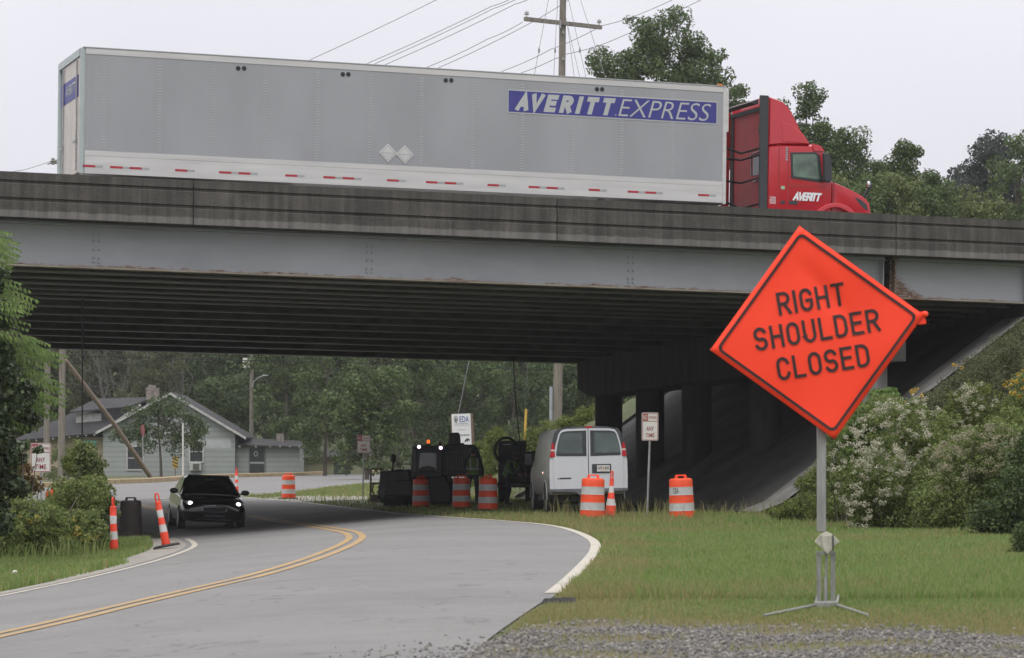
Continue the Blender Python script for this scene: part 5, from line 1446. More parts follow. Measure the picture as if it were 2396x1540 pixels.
mb = MB(); mb.prism([(MX(1046), MZ(1042)), (MX(1049), MZ(1012)), (MX(1072), MZ(1011)), (MX(1075), MZ(1020)), (MX(1076), MZ(1042))], .8, 1.6); mb.build('air_cleaner', MT['mach'], mac, bevel=.03)
mb = MB(); mb.box((MX(1076), .8, MZ(1042)), (MX(1085), 1.2, MZ(1036))); mb.build('exhaust_stub', MT['mach'], mac, bevel=.02)
for px, r_, y_ in ((1030, .50, .7), (917, .44, .35), (948, .42, 1.9)):
    mb = MB(); mb.mi = 0; mb.cyl((MX(px), y_, r_), (MX(px), y_ + .45, r_), r_, n=26); mb.mi = 1; mb.cyl((MX(px), y_ - .02, r_), (MX(px), y_, r_), r_ * .5, n=18); mb.build('wheel', [MT['rubber'], MT['mach']], mac, smooth=40)
mb = MB(); mb.prism([(MX(928), MZ(1125)), (MX(934), MZ(1100)), (MX(955), MZ(1100)), (MX(962), MZ(1125))], -.1, .2); mb.build('fender', MT['mach'], mac, bevel=.04)
mb = MB(); mb.ball((MX(919.5), .2, MZ(1073)), (.09, .05, .14)); mb.tube([(MX(919), .2, MZ(1083)), (MX(917), .25, MZ(1104))], .025, 6); mb.build('wing_mirror', MT['mach'], mac, smooth=50)
for py in (1086, 1101):
    mb = MB(); mb.tube([(MX(926), .3, MZ(py)), (MX(960), .3, MZ(py))], .018 if py < 1090 else .03, 6); mb.build('guard_rail', MT['mach_y'], mac)
mb = MB(); t_ = [(MX(889), 1.0, MZ(1098)), (MX(864), 1.0, MZ(1098)), (MX(863), 1.0, MZ(1160)), (MX(882), 1.0, MZ(1160))]
mb.tube(t_, .032, 6); mb.tube([(MX(863), 1.0, MZ(1132)), (MX(884), 1.0, MZ(1132))], .03, 6); mb.tube([(MX(870), 1.0, MZ(1132)), (MX(867), 1.0, MZ(1150)), (MX(872), 1.0, MZ(1157))], .03, 6)
mb.box((MX(862), .9, MZ(1176)), (MX(884), 1.1, MZ(1158))); mb.build('rear_frame', mat('dusty_pink_steel', (.22, .15, .14), .6, .2), mac)
mb = MB(); mb.prism([(MX(888), MZ(1150)), (MX(893), MZ(1128)), (MX(897), MZ(1150)), (MX(900), MZ(1162)), (MX(890), MZ(1166))], .14, .19); mb.build('side_step', MT['mach_y'], mac)

dE = 83.0
ep = onground(1196, dE)
eqp = empty('equipment_truck', ep, label='dark truck with a hose coil on its tall box beside the white van', cat='truck')
def EX(px): return (px - 1196) * dE / F0
def EZ(py): return HC + (HY - py) * dE / F0 - ep.z
mb = MB(); mb.box((EX(1165), .4, EZ(1130)), (EX(1232), 2.2, EZ(1031))); mb.build('tall_box', MT['mach'], eqp, bevel=.04)
mb = MB(); mb.box((EX(1162), .2, .5), (EX(1244), 3.6, EZ(1129))); mb.build('flat_bed', MT['mach'], eqp, bevel=.04)
mb = MB(); mb.prism([(EX(1222), .55), (EX(1224), EZ(1072)), (EX(1232), EZ(1056)), (EX(1258), EZ(1054)), (EX(1262), .55)], 1.2, 3.3); mb.build('truck_cab', MT['mach'], eqp, bevel=.06)
mb = MB()
for k in range(4):
    c_ = Vector((EX(1184), .36 - .05 * k, EZ(1054))); a_ = np.linspace(R(20), R(245), 22)
    mb.tube([c_ + Vector(((.38 - .012 * k) * math.cos(t), 0, (.42 - .01 * k) * math.sin(t))) for t in a_], .026, 6)
mb.build('hose_coil', MT['rubber'], eqp, smooth=60)
mb = MB(); mb.box((EX(1177), .30, EZ(1041)), (EX(1196), .38, EZ(1039))); mb.build('bright_rail', MT['galv'], eqp)
for px in (1176, 1240):
    mb = MB(); mb.mi = 0; mb.cyl((EX(px) - .15, 1.0, .4), (EX(px) + .15, 1.0, .4), .4, n=22); mb.mi = 1; mb.cyl((EX(px) + .15, 1.0, .4), (EX(px) + .16, 1.0, .4), .2, n=14); mb.build('wheel', [MT['rubber'], MT['mach']], eqp, smooth=40)
mb = MB(); mb.prism([(EX(1226), EZ(1086)), (EX(1229), EZ(1080)), (EX(1237), EZ(1084)), (EX(1234), EZ(1088))], 1.1, 1.19); mb.build('headlight', MT['tape_grey'], eqp)

MT['panel_grey'] = mat('dusty_panel_grey', (.085, .082, .078), .6, .2, .3, 6)
mb = MB()
for k in range(7): mb.box((MX(1044) + k * .09, .478, MZ(1100)), (MX(1044) + k * .09 + .05, .499, MZ(1066)))
mb.build('radiator_grille', MT['panel_grey'], mac)
mb = MB(); mb.box((MX(1040), .47, MZ(1060)), (MX(1108), .499, MZ(1057))); mb.box((MX(1113), .47, MZ(1112)), (MX(1116), .499, MZ(1060))); mb.build('housing_seam', MT['panel_grey'], mac)
mb = MB(); mb.prism([(MX(891), MZ(1150)), (MX(892), MZ(1106)), (MX(900), MZ(1105)), (MX(904), MZ(1150))], .17, .199); mb.build('hood_panel', MT['panel_grey'], mac)
mb = MB(); mb.box((MX(964), .27, MZ(1046)), (MX(1032), .30, MZ(1044))); mb.box((MX(1020), .28, MZ(1100)), (MX(1023), .298, MZ(1058))); mb.build('roof_rail', MT['panel_grey'], cb)
for px, r_ in ((1030, .50), (917, .44)):
    mb = MB()
    for k in range(18):
        a_ = k * math.tau / 18; c_ = Vector((MX(px) + r_ * math.cos(a_), 0, r_ + r_ * math.sin(a_)))
        M = Matrix.Translation(c_) @ Matrix.Rotation(-a_, 4, 'Y'); y0_ = .70 if px > 1000 else .35
        mb.box((-.02, y0_, -.035), (.03, y0_ + .42, .035), M)
    mb.build('tyre_lug', MT['rubber'], mac)
mb = MB(); mb.tube([(MX(968), .25, MZ(1118)), (MX(975), .12, MZ(1140)), (MX(972), .15, MZ(1165)), (MX(985), .25, MZ(1178))], .03, 8); mb.tube([(MX(1040), .45, MZ(1116)), (MX(1050), .35, MZ(1130)), (MX(1062), .4, MZ(1122))], .025, 8); mb.build('hydraulic_hose', MT['rubber'], mac, smooth=60)
mb = MB(); mb.box((EX(1172), .385, EZ(1120)), (EX(1226), .399, EZ(1117))); mb.box((EX(1172), .385, EZ(1060)), (EX(1226), .399, EZ(1058))); mb.box((EX(1198), .385, EZ(1116)), (EX(1200), .399, EZ(1061))); mb.build('box_seam', MT['panel_grey'], eqp)
# ------------------------------------------------------------------ people
MT['vest'] = mat('hi_vis_vest', (0.10, 0.20, 0.035), 0.7, var=.2, scale=8)
MT['vest_band'] = mat('vest_reflective_band', (.34, .35, .33), .5, var=.1)
MT['skin'] = mat('skin', (.30, .17, .12), .6, var=.1)
MT['cloth_dark'] = mat('dark_work_clothes', (.03, .032, .045), .9, var=.25, scale=10)
MT['hair'] = mat('dark_hair', (.015, .011, .009), .7, var=.2, scale=20)
def skin_mesh(name, verts, edges, radii, root=0, sub=2):
    me = bpy.data.meshes.new(name); me.from_pydata(verts, edges, [])
    o = bpy.data.objects.new(name, me); COL.objects.link(o)
    o.modifiers.new('skin', 'SKIN').use_smooth_shade = True
    for i, r_ in enumerate(radii):
        me.skin_vertices[0].data[i].radius = (r_, r_) if not isinstance(r_, tuple) else r_
        me.skin_vertices[0].data[i].use_root = (i == root)
    s_ = o.modifiers.new('sub', 'SUBSURF'); s_.levels = sub; s_.render_levels = sub
    dg = bpy.context.evaluated_depsgraph_get()
    m2 = bpy.data.meshes.new_from_object(o.evaluated_get(dg)); bpy.data.objects.remove(o)
    m2.name = name; m2.materials.clear(); m2.shade_smooth()
    return m2
def join_meshes(name, ms):
    V = []; Fc = []; MI = []
    for me, mi in ms:
        b = len(V); V += [tuple(v.co) for v in me.vertices]; Fc += [[b + i for i in p.vertices] for p in me.polygons]; MI += [mi] * len(me.polygons)
    m = bpy.data.meshes.new(name); m.from_pydata(V, [], Fc); m.polygons.foreach_set('material_index', MI); m.update(); m.shade_smooth(); return m
def hand(wrist, dirv, palmn, side):
    d_, n_ = Vector(dirv).normalized(), Vector(palmn).normalized(); x_ = d_.cross(n_).normalized() * side
    w_ = Vector(wrist); V = [w_, w_ + d_ * .045, w_ + d_ * .085]; E = [(0, 1), (1, 2)]; Rr = [(.026, .020), (.036, .016), (.034, .014)]
    for k, ln in enumerate((.070, .078, .072, .056)):
        b = w_ + d_ * .085 + x_ * (.027 - .018 * k); i0 = len(V)
        V += [b + d_ * .004, b + d_ * ln * .5 + n_ * .010, b + d_ * ln * .85 + n_ * .032]; E += [(2, i0), (i0, i0 + 1), (i0 + 1, i0 + 2)]; Rr += [.0095, .0088, .0075]
    i0 = len(V); b = w_ + d_ * .030 + x_ * .034
    V += [b, b + d_ * .032 + x_ * .02 + n_ * .008, b + d_ * .058 + x_ * .018 + n_ * .02]; E += [(1, i0), (i0, i0 + 1), (i0 + 1, i0 + 2)]; Rr += [.012, .0105, .0085]
    return skin_mesh('hand', [tuple(v) for v in V], E, Rr)
def person(loc, rz, J, label):
    # J: joint name -> local position; a continuous skinned body plus clothes, hair, helmet
    t = empty('person', loc, (0, 0, rz), label, 'person', None)
    nm = ['pelvis', 'waist', 'chest', 'neck', 'jaw', 'head', 'crown_pt', 'shl', 'ell', 'wrl', 'shr', 'elr', 'wrr', 'hipl', 'knl', 'anl', 'tol', 'hipr', 'knr', 'anr', 'tor']
    V = [tuple(J[n]) for n in nm]; ix = {n: i for i, n in enumerate(nm)}
    E = [('pelvis', 'waist'), ('waist', 'chest'), ('chest', 'neck'), ('neck', 'jaw'), ('jaw', 'head'), ('head', 'crown_pt'), ('chest', 'shl'), ('shl', 'ell'), ('ell', 'wrl'), ('chest', 'shr'), ('shr', 'elr'), ('elr', 'wrr'), ('pelvis', 'hipl'), ('hipl', 'knl'), ('knl', 'anl'), ('anl', 'tol'), ('pelvis', 'hipr'), ('hipr', 'knr'), ('knr', 'anr'), ('anr', 'tor')]
    Rr = [(.15, .11), (.15, .11), (.17, .12), .058, .07, .092, .06, .065, .048, .034, .065, .048, .034, .09, .064, .044, .036, .09, .064, .044, .036]
    body = skin_mesh('body', V, [(ix[a], ix[b]) for a, b in E], Rr)
    hl_ = []
    for s_, sd_ in (('l', 1), ('r', -1)):
        w_, e_ = Vector(J['wr' + s_]), Vector(J['el' + s_]); hl_.append((hand(w_, w_ - e_, (0, -1, -.2), sd_), 1))
    bm_ = join_meshes('body', [(body, 0)] + hl_)
    hz_ = Vector(J['jaw'])
    for p in bm_.polygons:                      # bare skin on the face and neck, cloth elsewhere
        c = p.center
        if (c - Vector(J['head'])).length < .15 and c.z > Vector(J['neck']).z: p.material_index = 1
    link('body', bm_, [MT['cloth_dark'], MT['skin']], t)
    up = (Vector(J['crown_pt']) - Vector(J['jaw'])).normalized(); hd = Vector(J['head']); fw = Vector(J['face']).normalized()
    sd2 = up.cross(fw).normalized()
    mb = MB(); mb.ball(hd + fw * .098 - up * .015, .016); 
    mb.build('nose', MT['skin'], t, smooth=60)
    for s_ in (-1, 1):
        mb = MB(); mb.ball(hd + sd2 * .092 * s_ - up * .01, (.018, .022, .034)); mb.build('ear', MT['skin'], t, smooth=60)
        mb = MB(); mb.ball(hd + fw * .088 + sd2 * .034 * s_ + up * .018, .010); mb.build('eye', MT['hair'], t, smooth=60)
    mb = MB(); mb.box((-.028, -.004, -.004), (.028, .004, .004), Matrix.Translation(hd + fw * .089 - up * .052) @ fw.to_track_quat('-Y', 'Z').to_matrix().to_4x4()); mb.build('mouth', mat('lips', (.22, .09, .07), .6), t)
    M = Matrix.Translation(hd + up * .03) @ up.to_track_quat('Z', 'Y').to_matrix().to_4x4()
    mb = MB(); mb.lathe([(.145, -.005), (.135, .01), (.122, .02), (.118, .06), (.095, .105), (.05, .13), (.01, .135)], 18)
    mb.v = [tuple(M @ Vector(v)) for v in mb.v]; mb.build('hard_hat', MT['mach'], t, smooth=50)
    mb = MB(); mb.lathe([(.088, -.09), (.101, -.05), (.104, 0)], 16); mb.v = [tuple(M @ (Vector(v) - Vector((0, 0, .0)))) for v in mb.v]; mb.v = [tuple(Vector(v) - fw * .02) for v in mb.v]; mb.build('hair', MT['hair'], t, smooth=50)
    pe, wa, ch, ne = (Vector(J[k]) for k in ('pelvis', 'waist', 'chest', 'neck'))
    ax = (Vector(J['shl']) - Vector(J['shr'])).normalized()
    rings = []; mid = []
    for c, rx, ry in ((pe + (pe - wa) * .15, .195, .145), (wa, .185, .14), (ch, .205, .15), (ch.lerp(ne, .5), .185, .12), (ch.lerp(ne, .85), .10, .085)):
        dr = (ne - pe).normalized(); ay = dr.cross(ax).normalized()
        rings.append([c + ax * (rx * math.cos(a)) + ay * (ry * math.sin(a)) for a in np.linspace(0, 2 * math.pi, 21)[:-1]])
    mb = MB(); mb.loft(rings, caps=False); vs_ = mb.build('vest', MT['vest'], t, smooth=60)
    mb = MB(); dr = (ne - pe).normalized(); ay = dr.cross(ax).normalized()
    c = wa.lerp(pe, .1); mb.loft([[c + dr * h_ + ax * (.196 * math.cos(a)) + ay * (.150 * math.sin(a)) for a in np.linspace(0, 2 * math.pi, 21)[:-1]] for h_ in (0, .05)], caps=False)
    for s_ in (-1, 1):
        for fb in (-1, 1):
            pts = [wa + ax * .10 * s_ + ay * .152 * fb, ch + ax * .11 * s_ + ay * .160 * fb, ch.lerp(ne, .55) + ax * .10 * s_ + ay * .118 * fb]
            for a_, b_ in zip(pts, pts[1:]): mb.add([a_ - ax * .025, a_ + ax * .025, b_ + ax * .025, b_ - ax * .025], [(0, 1, 2, 3)])
    mb.build('reflective_band', MT['vest_band'], vs_)
    for s_ in ('l', 'r'):
        a_, k_, to_ = Vector(J['an' + s_]), Vector(J['kn' + s_]), Vector(J['to' + s_])
        mb = MB(); mb.tube([a_ + (k_ - a_).normalized() * .16, a_, (a_ + to_) / 2 - Vector((0, 0, .01)), to_], .058, 10, .045); mb.build('boot', MT['black'], t, smooth=60)
    return t
J1 = dict(pelvis=(0, 0, .95), waist=(0, .01, 1.10), chest=(.01, .02, 1.33), neck=(.01, .0, 1.48), jaw=(.01, -.02, 1.54), head=(.01, -.03, 1.62), crown_pt=(.01, -.03, 1.70), face=(.3, -1, -.25),
          shl=(-.19, .01, 1.40), ell=(-.28, -.04, 1.14), wrl=(-.20, -.22, 1.0), shr=(.20, .02, 1.40), elr=(.29, -.02, 1.13), wrr=(.27, -.14, .90),
          hipl=(-.10, 0, .90), knl=(-.13, -.03, .50), anl=(-.14, .02, .09), tol=(-.17, -.15, .04), hipr=(.10, 0, .90), knr=(.12, -.02, .50), anr=(.13, .03, .09), tor=(.16, -.14, .04))
person(onground(1106, 75.5), R(10), J1, 'person in green reflective vest and hard hat standing behind the shaded drums')
J2 = dict(pelvis=(0, 0, .92), waist=(.05, -.03, 1.06), chest=(.17, -.12, 1.24), neck=(.27, -.18, 1.35), jaw=(.31, -.22, 1.37), head=(.36, -.26, 1.42), crown_pt=(.41, -.28, 1.48), face=(.6, -.5, -.6),
          shl=(.10, -.22, 1.33), ell=(.17, -.40, 1.10), wrl=(.34, -.46, .98), shr=(.27, .02, 1.30), elr=(.42, -.05, 1.08), wrr=(.52, -.22, .98),
          hipl=(-.02, -.10, .88), knl=(.05, -.14, .48), anl=(-.04, -.10, .09), tol=(.10, -.16, .04), hipr=(-.02, .10, .88), knr=(.05, .10, .48), anr=(-.04, .12, .09), tor=(.10, .1, .04))
person(onground(1188, 76.5), R(-5), J2, 'person in reflective vest bending forward between the box truck and the van')

# ================================================================== COTTAGE AND SHED
MT['siding'] = mat_lines('grey_green_siding', (0.275, 0.295, 0.285), (0.13, 0.14, 0.14), .36, .03)
MT['shingle'] = mat_lines('dark_shingles', (0.034, 0.033, 0.036), (0.02, 0.019, 0.02), .16, .03, 'Z', .9, .3)
MT['trimw'] = mat('weathered_white_trim', (.40, .40, .38), .7, var=.2, scale=5)
MT['stucco'] = mat('beige_porch_wall', (.34, .29, .20), .9, var=.15, scale=2)
MT['shedw'] = mat('shed_wall_olive', (.21, .215, .135), .9, var=.15, scale=2)
MT['brick'] = mat('chimney_masonry', (.22, .19, .17), .9, var=.45, scale=7)
MT['dark_in'] = mat('dark_window_glass', (.03, .034, .036), .15, var=.3, scale=3)
dH = 185.0
hp = onground(395, dH); hp.z -= .1
house = empty('cottage', hp, label='grey green cottage with dark shingle roof and chimney beyond the road', cat='house')
def hx(px): return (px - 395) * dH / F0
def hz_(py): return HC + (HY - py) * dH / F0 - hp.z
zb = -.6
mb = MB(); mb.prism([(hx(241), zb), (hx(550), zb), (hx(550), hz_(1014)), (hx(400), hz_(927)), (hx(241), hz_(1010))], 0, 8.5); mb.build('gable_wall', MT['siding'], house)
mb = MB(); mb.box((hx(38), 1.6, zb), (hx(240.5), 7.5, hz_(1022))); mb.build('side_wall', MT['stucco'], house)
def slab_roof(p, th=.14):
    # p: four corner points
    m_ = MB(); m_.loft([[Vector(q) for q in p], [Vector(q) - Vector((0, 0, th)) for q in p]]); return m_
pk, el_, er_ = (hx(401), hz_(918)), (hx(226), hz_(1010)), (hx(577), hz_(1022))
slab_roof([(pk[0], -.5, pk[1]), (er_[0], -.5, er_[1]), (er_[0], 8.8, er_[1]), (pk[0], 8.8, pk[1])]).build('roof', MT['shingle'], house)
slab_roof([(el_[0], -.5, el_[1]), (pk[0] - .005, -.5, pk[1]), (pk[0] - .005, 8.8, pk[1]), (el_[0], 8.8, el_[1])]).build('roof', MT['shingle'], house)
for a_, b_ in ((el_, pk), (pk, er_)):
    mb = MB(); mb.prism([(a_[0], a_[1] - .02), (b_[0], b_[1] - .02), (b_[0], b_[1] - .22), (a_[0], a_[1] - .22)], -.54, -.505); mb.build('barge_board', MT['trimw'], house)
# hipped side wing with shed dormer
ex0, ex1, ez_ = hx(22), hx(300), hz_(1031)
rz_, rx0, rx1 = hz_(926), hx(170), hx(380)
mb = MB(); mb.add([(ex0, .8, ez_), (ex1, .8, hz_(1006)), (rx1, 4.5, rz_), (rx0, 4.5, hz_(952)), (ex0, 8.2, ez_), (ex1, 8.2, ez_)], [(0, 1, 2, 3), (4, 0, 3), (5, 4, 3, 2)]); wr = mb.build('roof', MT['shingle'], house)
sf_ = wr.modifiers.new('thickness', 'SOLIDIFY'); sf_.thickness = .12
mb = MB()
for i in range(12):
    t = i / 11; mb.box((ex0 + (hx(236) - ex0) * t - .03, .72, ez_ + (hz_(1011) - ez_) * t - .19), (ex0 + (hx(236) - ex0) * t + .05, .95, ez_ + (hz_(1011) - ez_) * t - .09))
mb.build('rafter_tails', MT['trimw'], house)
mb = MB(); mb.box((hx(166), 2.3, hz_(1008)), (hx(226), 2.5, hz_(966))); mb.build('dormer_wall', MT['trimw'], house)
slab_roof([(hx(152), 1.8, hz_(962)), (hx(292), 1.8, hz_(950)), (hx(345), 4.6, hz_(925)), (hx(205), 4.6, hz_(929))], .12).build('dormer_roof', MT['shingle'], house)
mb = MB(); mb.box((hx(226), 2.4, hz_(1000)), (hx(290), 4.4, hz_(958))); mb.build('dormer_cheek', MT['dark_in'], house)
mb = MB(); mb.prism([(hx(250), hz_(993)), (hx(320), hz_(944)), (hx(324), hz_(948)), (hx(254), hz_(998))], 1.55, 1.65); mb.build('flashing', MT['trimw'], house)
mb = MB(); mb.box((hx(325), 3.8, hz_(945)), (hx(354), 4.7, hz_(904))); mb.box((hx(330), 3.9, hz_(904)), (hx(346), 4.5, hz_(897))); mb.build('chimney', MT['brick'], house)
mb = MB(); mb.box((hx(66), 1.5, zb), (hx(100), 1.58, hz_(1034))); mb.build('pale_panel', mat('pale_cream_panel', (.40, .31, .21), .8), house)
# right lean-to
mb = MB(); mb.box((hx(550.5), .6, zb), (hx(699), 5, hz_(1042))); mb.build('annex_wall', MT['siding'], house)
slab_roof([(hx(547), .1, hz_(1040)), (hx(718), .1, hz_(1045)), (hx(690), 4.8, hz_(1030)), (hx(552), 4.8, hz_(1022))], .10).build('annex_roof', MT['shingle'], house)
mb = MB()
for px in (560, 598, 632, 655, 678, 700): mb.box((hx(px) - .04, .02, hz_(1047)), (hx(px) + .06, .3, hz_(1043)))
mb.build('rafter_tails', MT['trimw'], house)
mb = MB(); mb.box((hx(638), 3, hz_(1034)), (hx(655), 3.6, hz_(1014))); mb.build('flue', MT['brick'], house)
mb = MB(); mb.ring([(hx(580.5), zb + .75), (hx(619), zb + .75), (hx(619), hz_(1044)), (hx(580.5), hz_(1044))], [(hx(583), zb + .8), (hx(616.5), zb + .8), (hx(616.5), hz_(1047)), (hx(583), hz_(1047))], .53, .598); dr = mb.build('door', mat('door_frame_grey', (.12, .125, .12), .7), house)
mb = MB(); mb.box((hx(583), .56, zb + .8), (hx(616.5), .59, hz_(1047))); mb.build('screen', MT['dark_in'], dr)
mb = MB(); mb.box((hx(583), .545, hz_(1085)), (hx(616.5), .558, hz_(1081))); mb.ring([(hx(597) + .16 * math.cos(t), hz_(1062) + .2 * math.sin(t)) for t in np.linspace(0, 6.28, 13)[:-1]], [(hx(597) + .09 * math.cos(t), hz_(1062) + .13 * math.sin(t)) for t in np.linspace(0, 6.28, 13)[:-1]], .54, .558); mb.build('door_rail_and_wreath', MT['tape_grey'], dr)
for (a_, b_, c_, d_) in ((445, 474, 1034, 1080), (299, 334, 1046, 1098)):
    mb = MB(); mb.ring([(hx(a_) - .1, hz_(d_) - .1), (hx(b_) + .1, hz_(d_) - .1), (hx(b_) + .1, hz_(c_) + .1), (hx(a_) - .1, hz_(c_) + .1)], [(hx(a_), hz_(d_)), (hx(b_), hz_(d_)), (hx(b_), hz_(c_)), (hx(a_), hz_(c_))], -.07, -.002); wn = mb.build('window', MT['trimw'], house)
    mb = MB(); mb.box((hx(a_), -.03, hz_(d_)), (hx(b_), -.004, hz_(c_))); mb.build('pane', MT['dark_in'], wn)
    mb = MB(); mb.box((hx(a_), -.05, hz_((c_ + d_) / 2) - .03), (hx(b_), -.031, hz_((c_ + d_) / 2) + .03))
    if a_ > 400:
        for k in range(1, 5): mb.box((hx(a_ + (b_ - a_) * k / 5) - .012, -.045, hz_(1056)), (hx(a_ + (b_ - a_) * k / 5) + .012, -.032, hz_(1034)))
    mb.build('sash', MT['trimw'], wn)
mb = MB(); mb.box((hx(445), -.45, hz_(1101)), (hx(472), -.003, hz_(1083))); ac = mb.build('air_conditioner', MT['trimw'], house, bevel=.02)
mb = MB(); mb.box((hx(453), -.47, hz_(1099)), (hx(468), -.452, hz_(1085))); mb.build('grille', MT['mach_y'], ac)
mb = MB(); mb.box((hx(540), -.015, hz_(1060)), (hx(452), -.0005, hz_(1030))) if False else mb.box((hx(470), -.012, hz_(1050)), (hx(540), -.0005, hz_(1028))); mb.build('repaired_siding', mat('pale_board', (.36, .38, .38), .7, var=.15, scale=1.5), house)
sp_ = onground(770, 192)
shed = empty('shed', sp_, label='low olive block shed with a dark doorway right of the cottage', cat='shed')
def qx(px): return (px - 770) * 192 / F0
def qz(py): return HC + (HY - py) * 192 / F0 - sp_.z
mb = MB(); mb.box((qx(700), 0, -.5), (qx(860), 5, qz(1068))); mb.build('wall', MT['shedw'], shed)
slab_roof([(qx(692), -.4, qz(1070)), (qx(866), -.4, qz(1066)), (qx(866), 5, qz(1050)), (qx(692), 5, qz(1056))]).build('roof', MT['shingle'], shed)
mb = MB(); mb.box((qx(781), -.03, -.4), (qx(820), -.002, qz(1083))); mb.build('doorway', MT['dark_in'], shed)

# ================================================================== POLES AND WIRES
def pole(label, px0, d, py_top, px1, r0, r1, group='wooden utility poles'):
    b = onground(px0, d); t = empty('utility_pole', b, label=label, cat='utility pole', group=group)
    top = P(px1, py_top, d) - b
    mb = MB(); mb.tube([Vector((0, 0, -.5)), top * .5, top], r0, 14, r1); mb.build('shaft', MT['pole'], t, smooth=60)
    return t, b
mainp, mb0 = pole('tall wooden utility pole with a crossarm rising behind the trailer', 1302, 118, -60, 1318, .225, .145)
def mp_(px, py, dd=0): return P(px, py, 118 + dd) - mb0
mb = MB(); a_, b_ = mp_(1221, 46, -.9), mp_(1401, 66, .9)
ax_ = (b_ - a_).normalized(); ay_ = Vector((-ax_.y, ax_.x, 0)).normalized()
off = ay_ * -.24
def arm_ring(p): return [p + off + ay_ * y + Vector((0, 0, z)) for y, z in ((-.07, -.09), (.07, -.09), (.07, .09), (-.07, .09))]
mb.loft([arm_ring(a_), arm_ring(b_)]); arm = mb.build('crossarm', MT['pole'], mainp)
for p in (a_ + ax_ * .12, b_ - ax_ * .12):
    mb = MB(); c = p + off
    mb.lathe([(.02, .09), (.02, .2), (.12, .2), (.12, .23), (.05, .25), (.1, .28), (.1, .31), (.04, .36), (.02, .40)], 14, c=tuple(c)); mb.build('insulator', MT['trimw'], arm, smooth=40)
mb = MB(); mb.box(mp_(1308, 66, -.35), mp_(1313, 48, -.2)); mb.build('arm_bracket', MT['galv'], mainp)
for py in (76, 138): mb = MB(); mb.cyl(mp_(1318, py, -.3), mp_(1318, py, -.15), .06, n=8); mb.build('bolt', MT['trimw'], mainp)
mb = MB(); p0, p1 = mp_(1289, 1012, -.05), mp_(1290, 905, -.05); mb.tube([p0, p1], .085, 6); mb.build('riser_guard', mat('riser_grey', (.34, .37, .40), .5, .2), mainp)
lp, lpb = pole('mossy wooden pole propped by the slanting brace', 143, 139, 362, 150, .20, .14)
pole('dim wooden pole behind the mossy pole at far left', 108, 158, 720, 113, .19, .17)
br = empty('brace_pole', onground(365, 150), label='long slanting wooden brace pole leaning across the view of the cottage', cat='pole')
mb = MB(); q = P(152, 842, 139) - br.location; mb.tube([Vector((0, 0, -.2)), q * .5 + Vector((.03, 0, .04)), q], .145, 12, .12); mb.build('shaft', MT['brace'], br, smooth=60)
sp2, sb = pole('utility pole with a street lamp behind the cottage annex', 588, 196, 720, 589, .15, .14)
def sq(px, py): return P(px, py, 195.5) - sb
mb = MB(); mb.tube([sq(590, 905), sq(594, 893), sq(604, 884), sq(616, 880)], .04, 6); la = mb.build('lamp_arm', MT['galv'], sp2)
mb = MB(); c = sq(620, 879); mb.ball(c, (.24, .12, .07)); mb.build('lamp_head', MT['trimw'], la, smooth=60)
mb = MB(); mb.box(sq(568, 861), sq(585, 838) + Vector((0, .3, 0))); mb.build('transformer_box', MT['sign_white'], sp2, bevel=.03)
MT['wire'] = mat('grey_wire', (.10, .10, .105), .6, var=.05)
def wire(label, pts, d, r=.014, sag=0.0, name='power_line', group='overhead wires', m=None):
    pa = [P(px, py, dd) for (px, py), dd in zip(pts, d)]
    full = []
    for a, b in zip(pa, pa[1:]):
        for i in range(8):
            t = i / 8; v = a.lerp(b, t); v.z -= sag * 4 * t * (1 - t); full.append(v)
    full.append(pa[-1])
    mb = MB(); mb.tube(full, r, 5); o = mb.build(name, m or MT['wire']); tag(o, label, 'wire', group); return o
wire('topmost lone power line slanting up over the trailer middle', [(560, 215), (730, 138), (1060, -20)], (118, 118, 120), sag=.05)
wire('upper wire of the close parallel trio above the trailer', [(740, 208), (865, 146), (1150, 15), (1220, -15)], (118,) * 4, sag=.05)
wire('middle wire of the close parallel trio above the trailer', [(755, 210), (880, 148), (1155, 20), (1235, -16)], (118.6,) * 4, sag=.05)
wire('lower wire of the close parallel trio above the trailer', [(780, 212), (905, 150), (1205, 10), (1260, -14)], (119,) * 4, sag=.05)
wire('power line ending on the left tip of the crossarm', [(860, 222), (1005, 155), (1140, 92), (1223, 52)], (117,) * 4, sag=.05)
wire('power line crossing just below the crossarm left half and rising past the pole', [(890, 224), (1030, 157), (1230, 60), (1345, -10)], (117.4,) * 4, sag=.05)
wire('power line ending on the right tip of the crossarm', [(1050, 222), (1180, 165), (1290, 115), (1398, 66)], (119,) * 4, sag=.05)
wire('low power line tied to the pole below its crossarm', [(1090, 230), (1222, 170), (1300, 137), (1318, 128)], (118,) * 4, sag=.03)
wire('power line leaving the pole toward the upper right over the tree', [(1318, 128), (1420, 100), (1660, -10)], (118, 118, 120), sag=.05)
wire('power line leaving the right crossarm tip toward the upper right', [(1400, 62), (1480, 40), (1605, -15)], (118.9,) * 3, sag=.03)
wire('short power line left of the trailer rear', [(-60, 416), (60, 397), (122, 377)], (139, 139, 139), name='power_line')
mb = MB(); q0, q1 = P(119, 381, 138.7) - lpb, P(178, 384, 138.7) - lpb
mb.box((q0.x, q0.y - .06, q0.z - .07), (q1.x, q1.y + .06, q0.z + .07)); la_ = mb.build('crossarm', MT['pole'], lp)
mb = MB(); c = P(124, 377, 138.7) - lpb; mb.lathe([(.05, -.2), (.14, -.14), (.07, -.08), (.15, 0), (.07, .06), (.12, .12), (.04, .2)], 10, c=tuple(c)); mb.tube([c + Vector((-.3, 0, -.18)), c + Vector((.3, 0, .1))], .04, 6); mb.build('insulator', MT['galv'], la_)
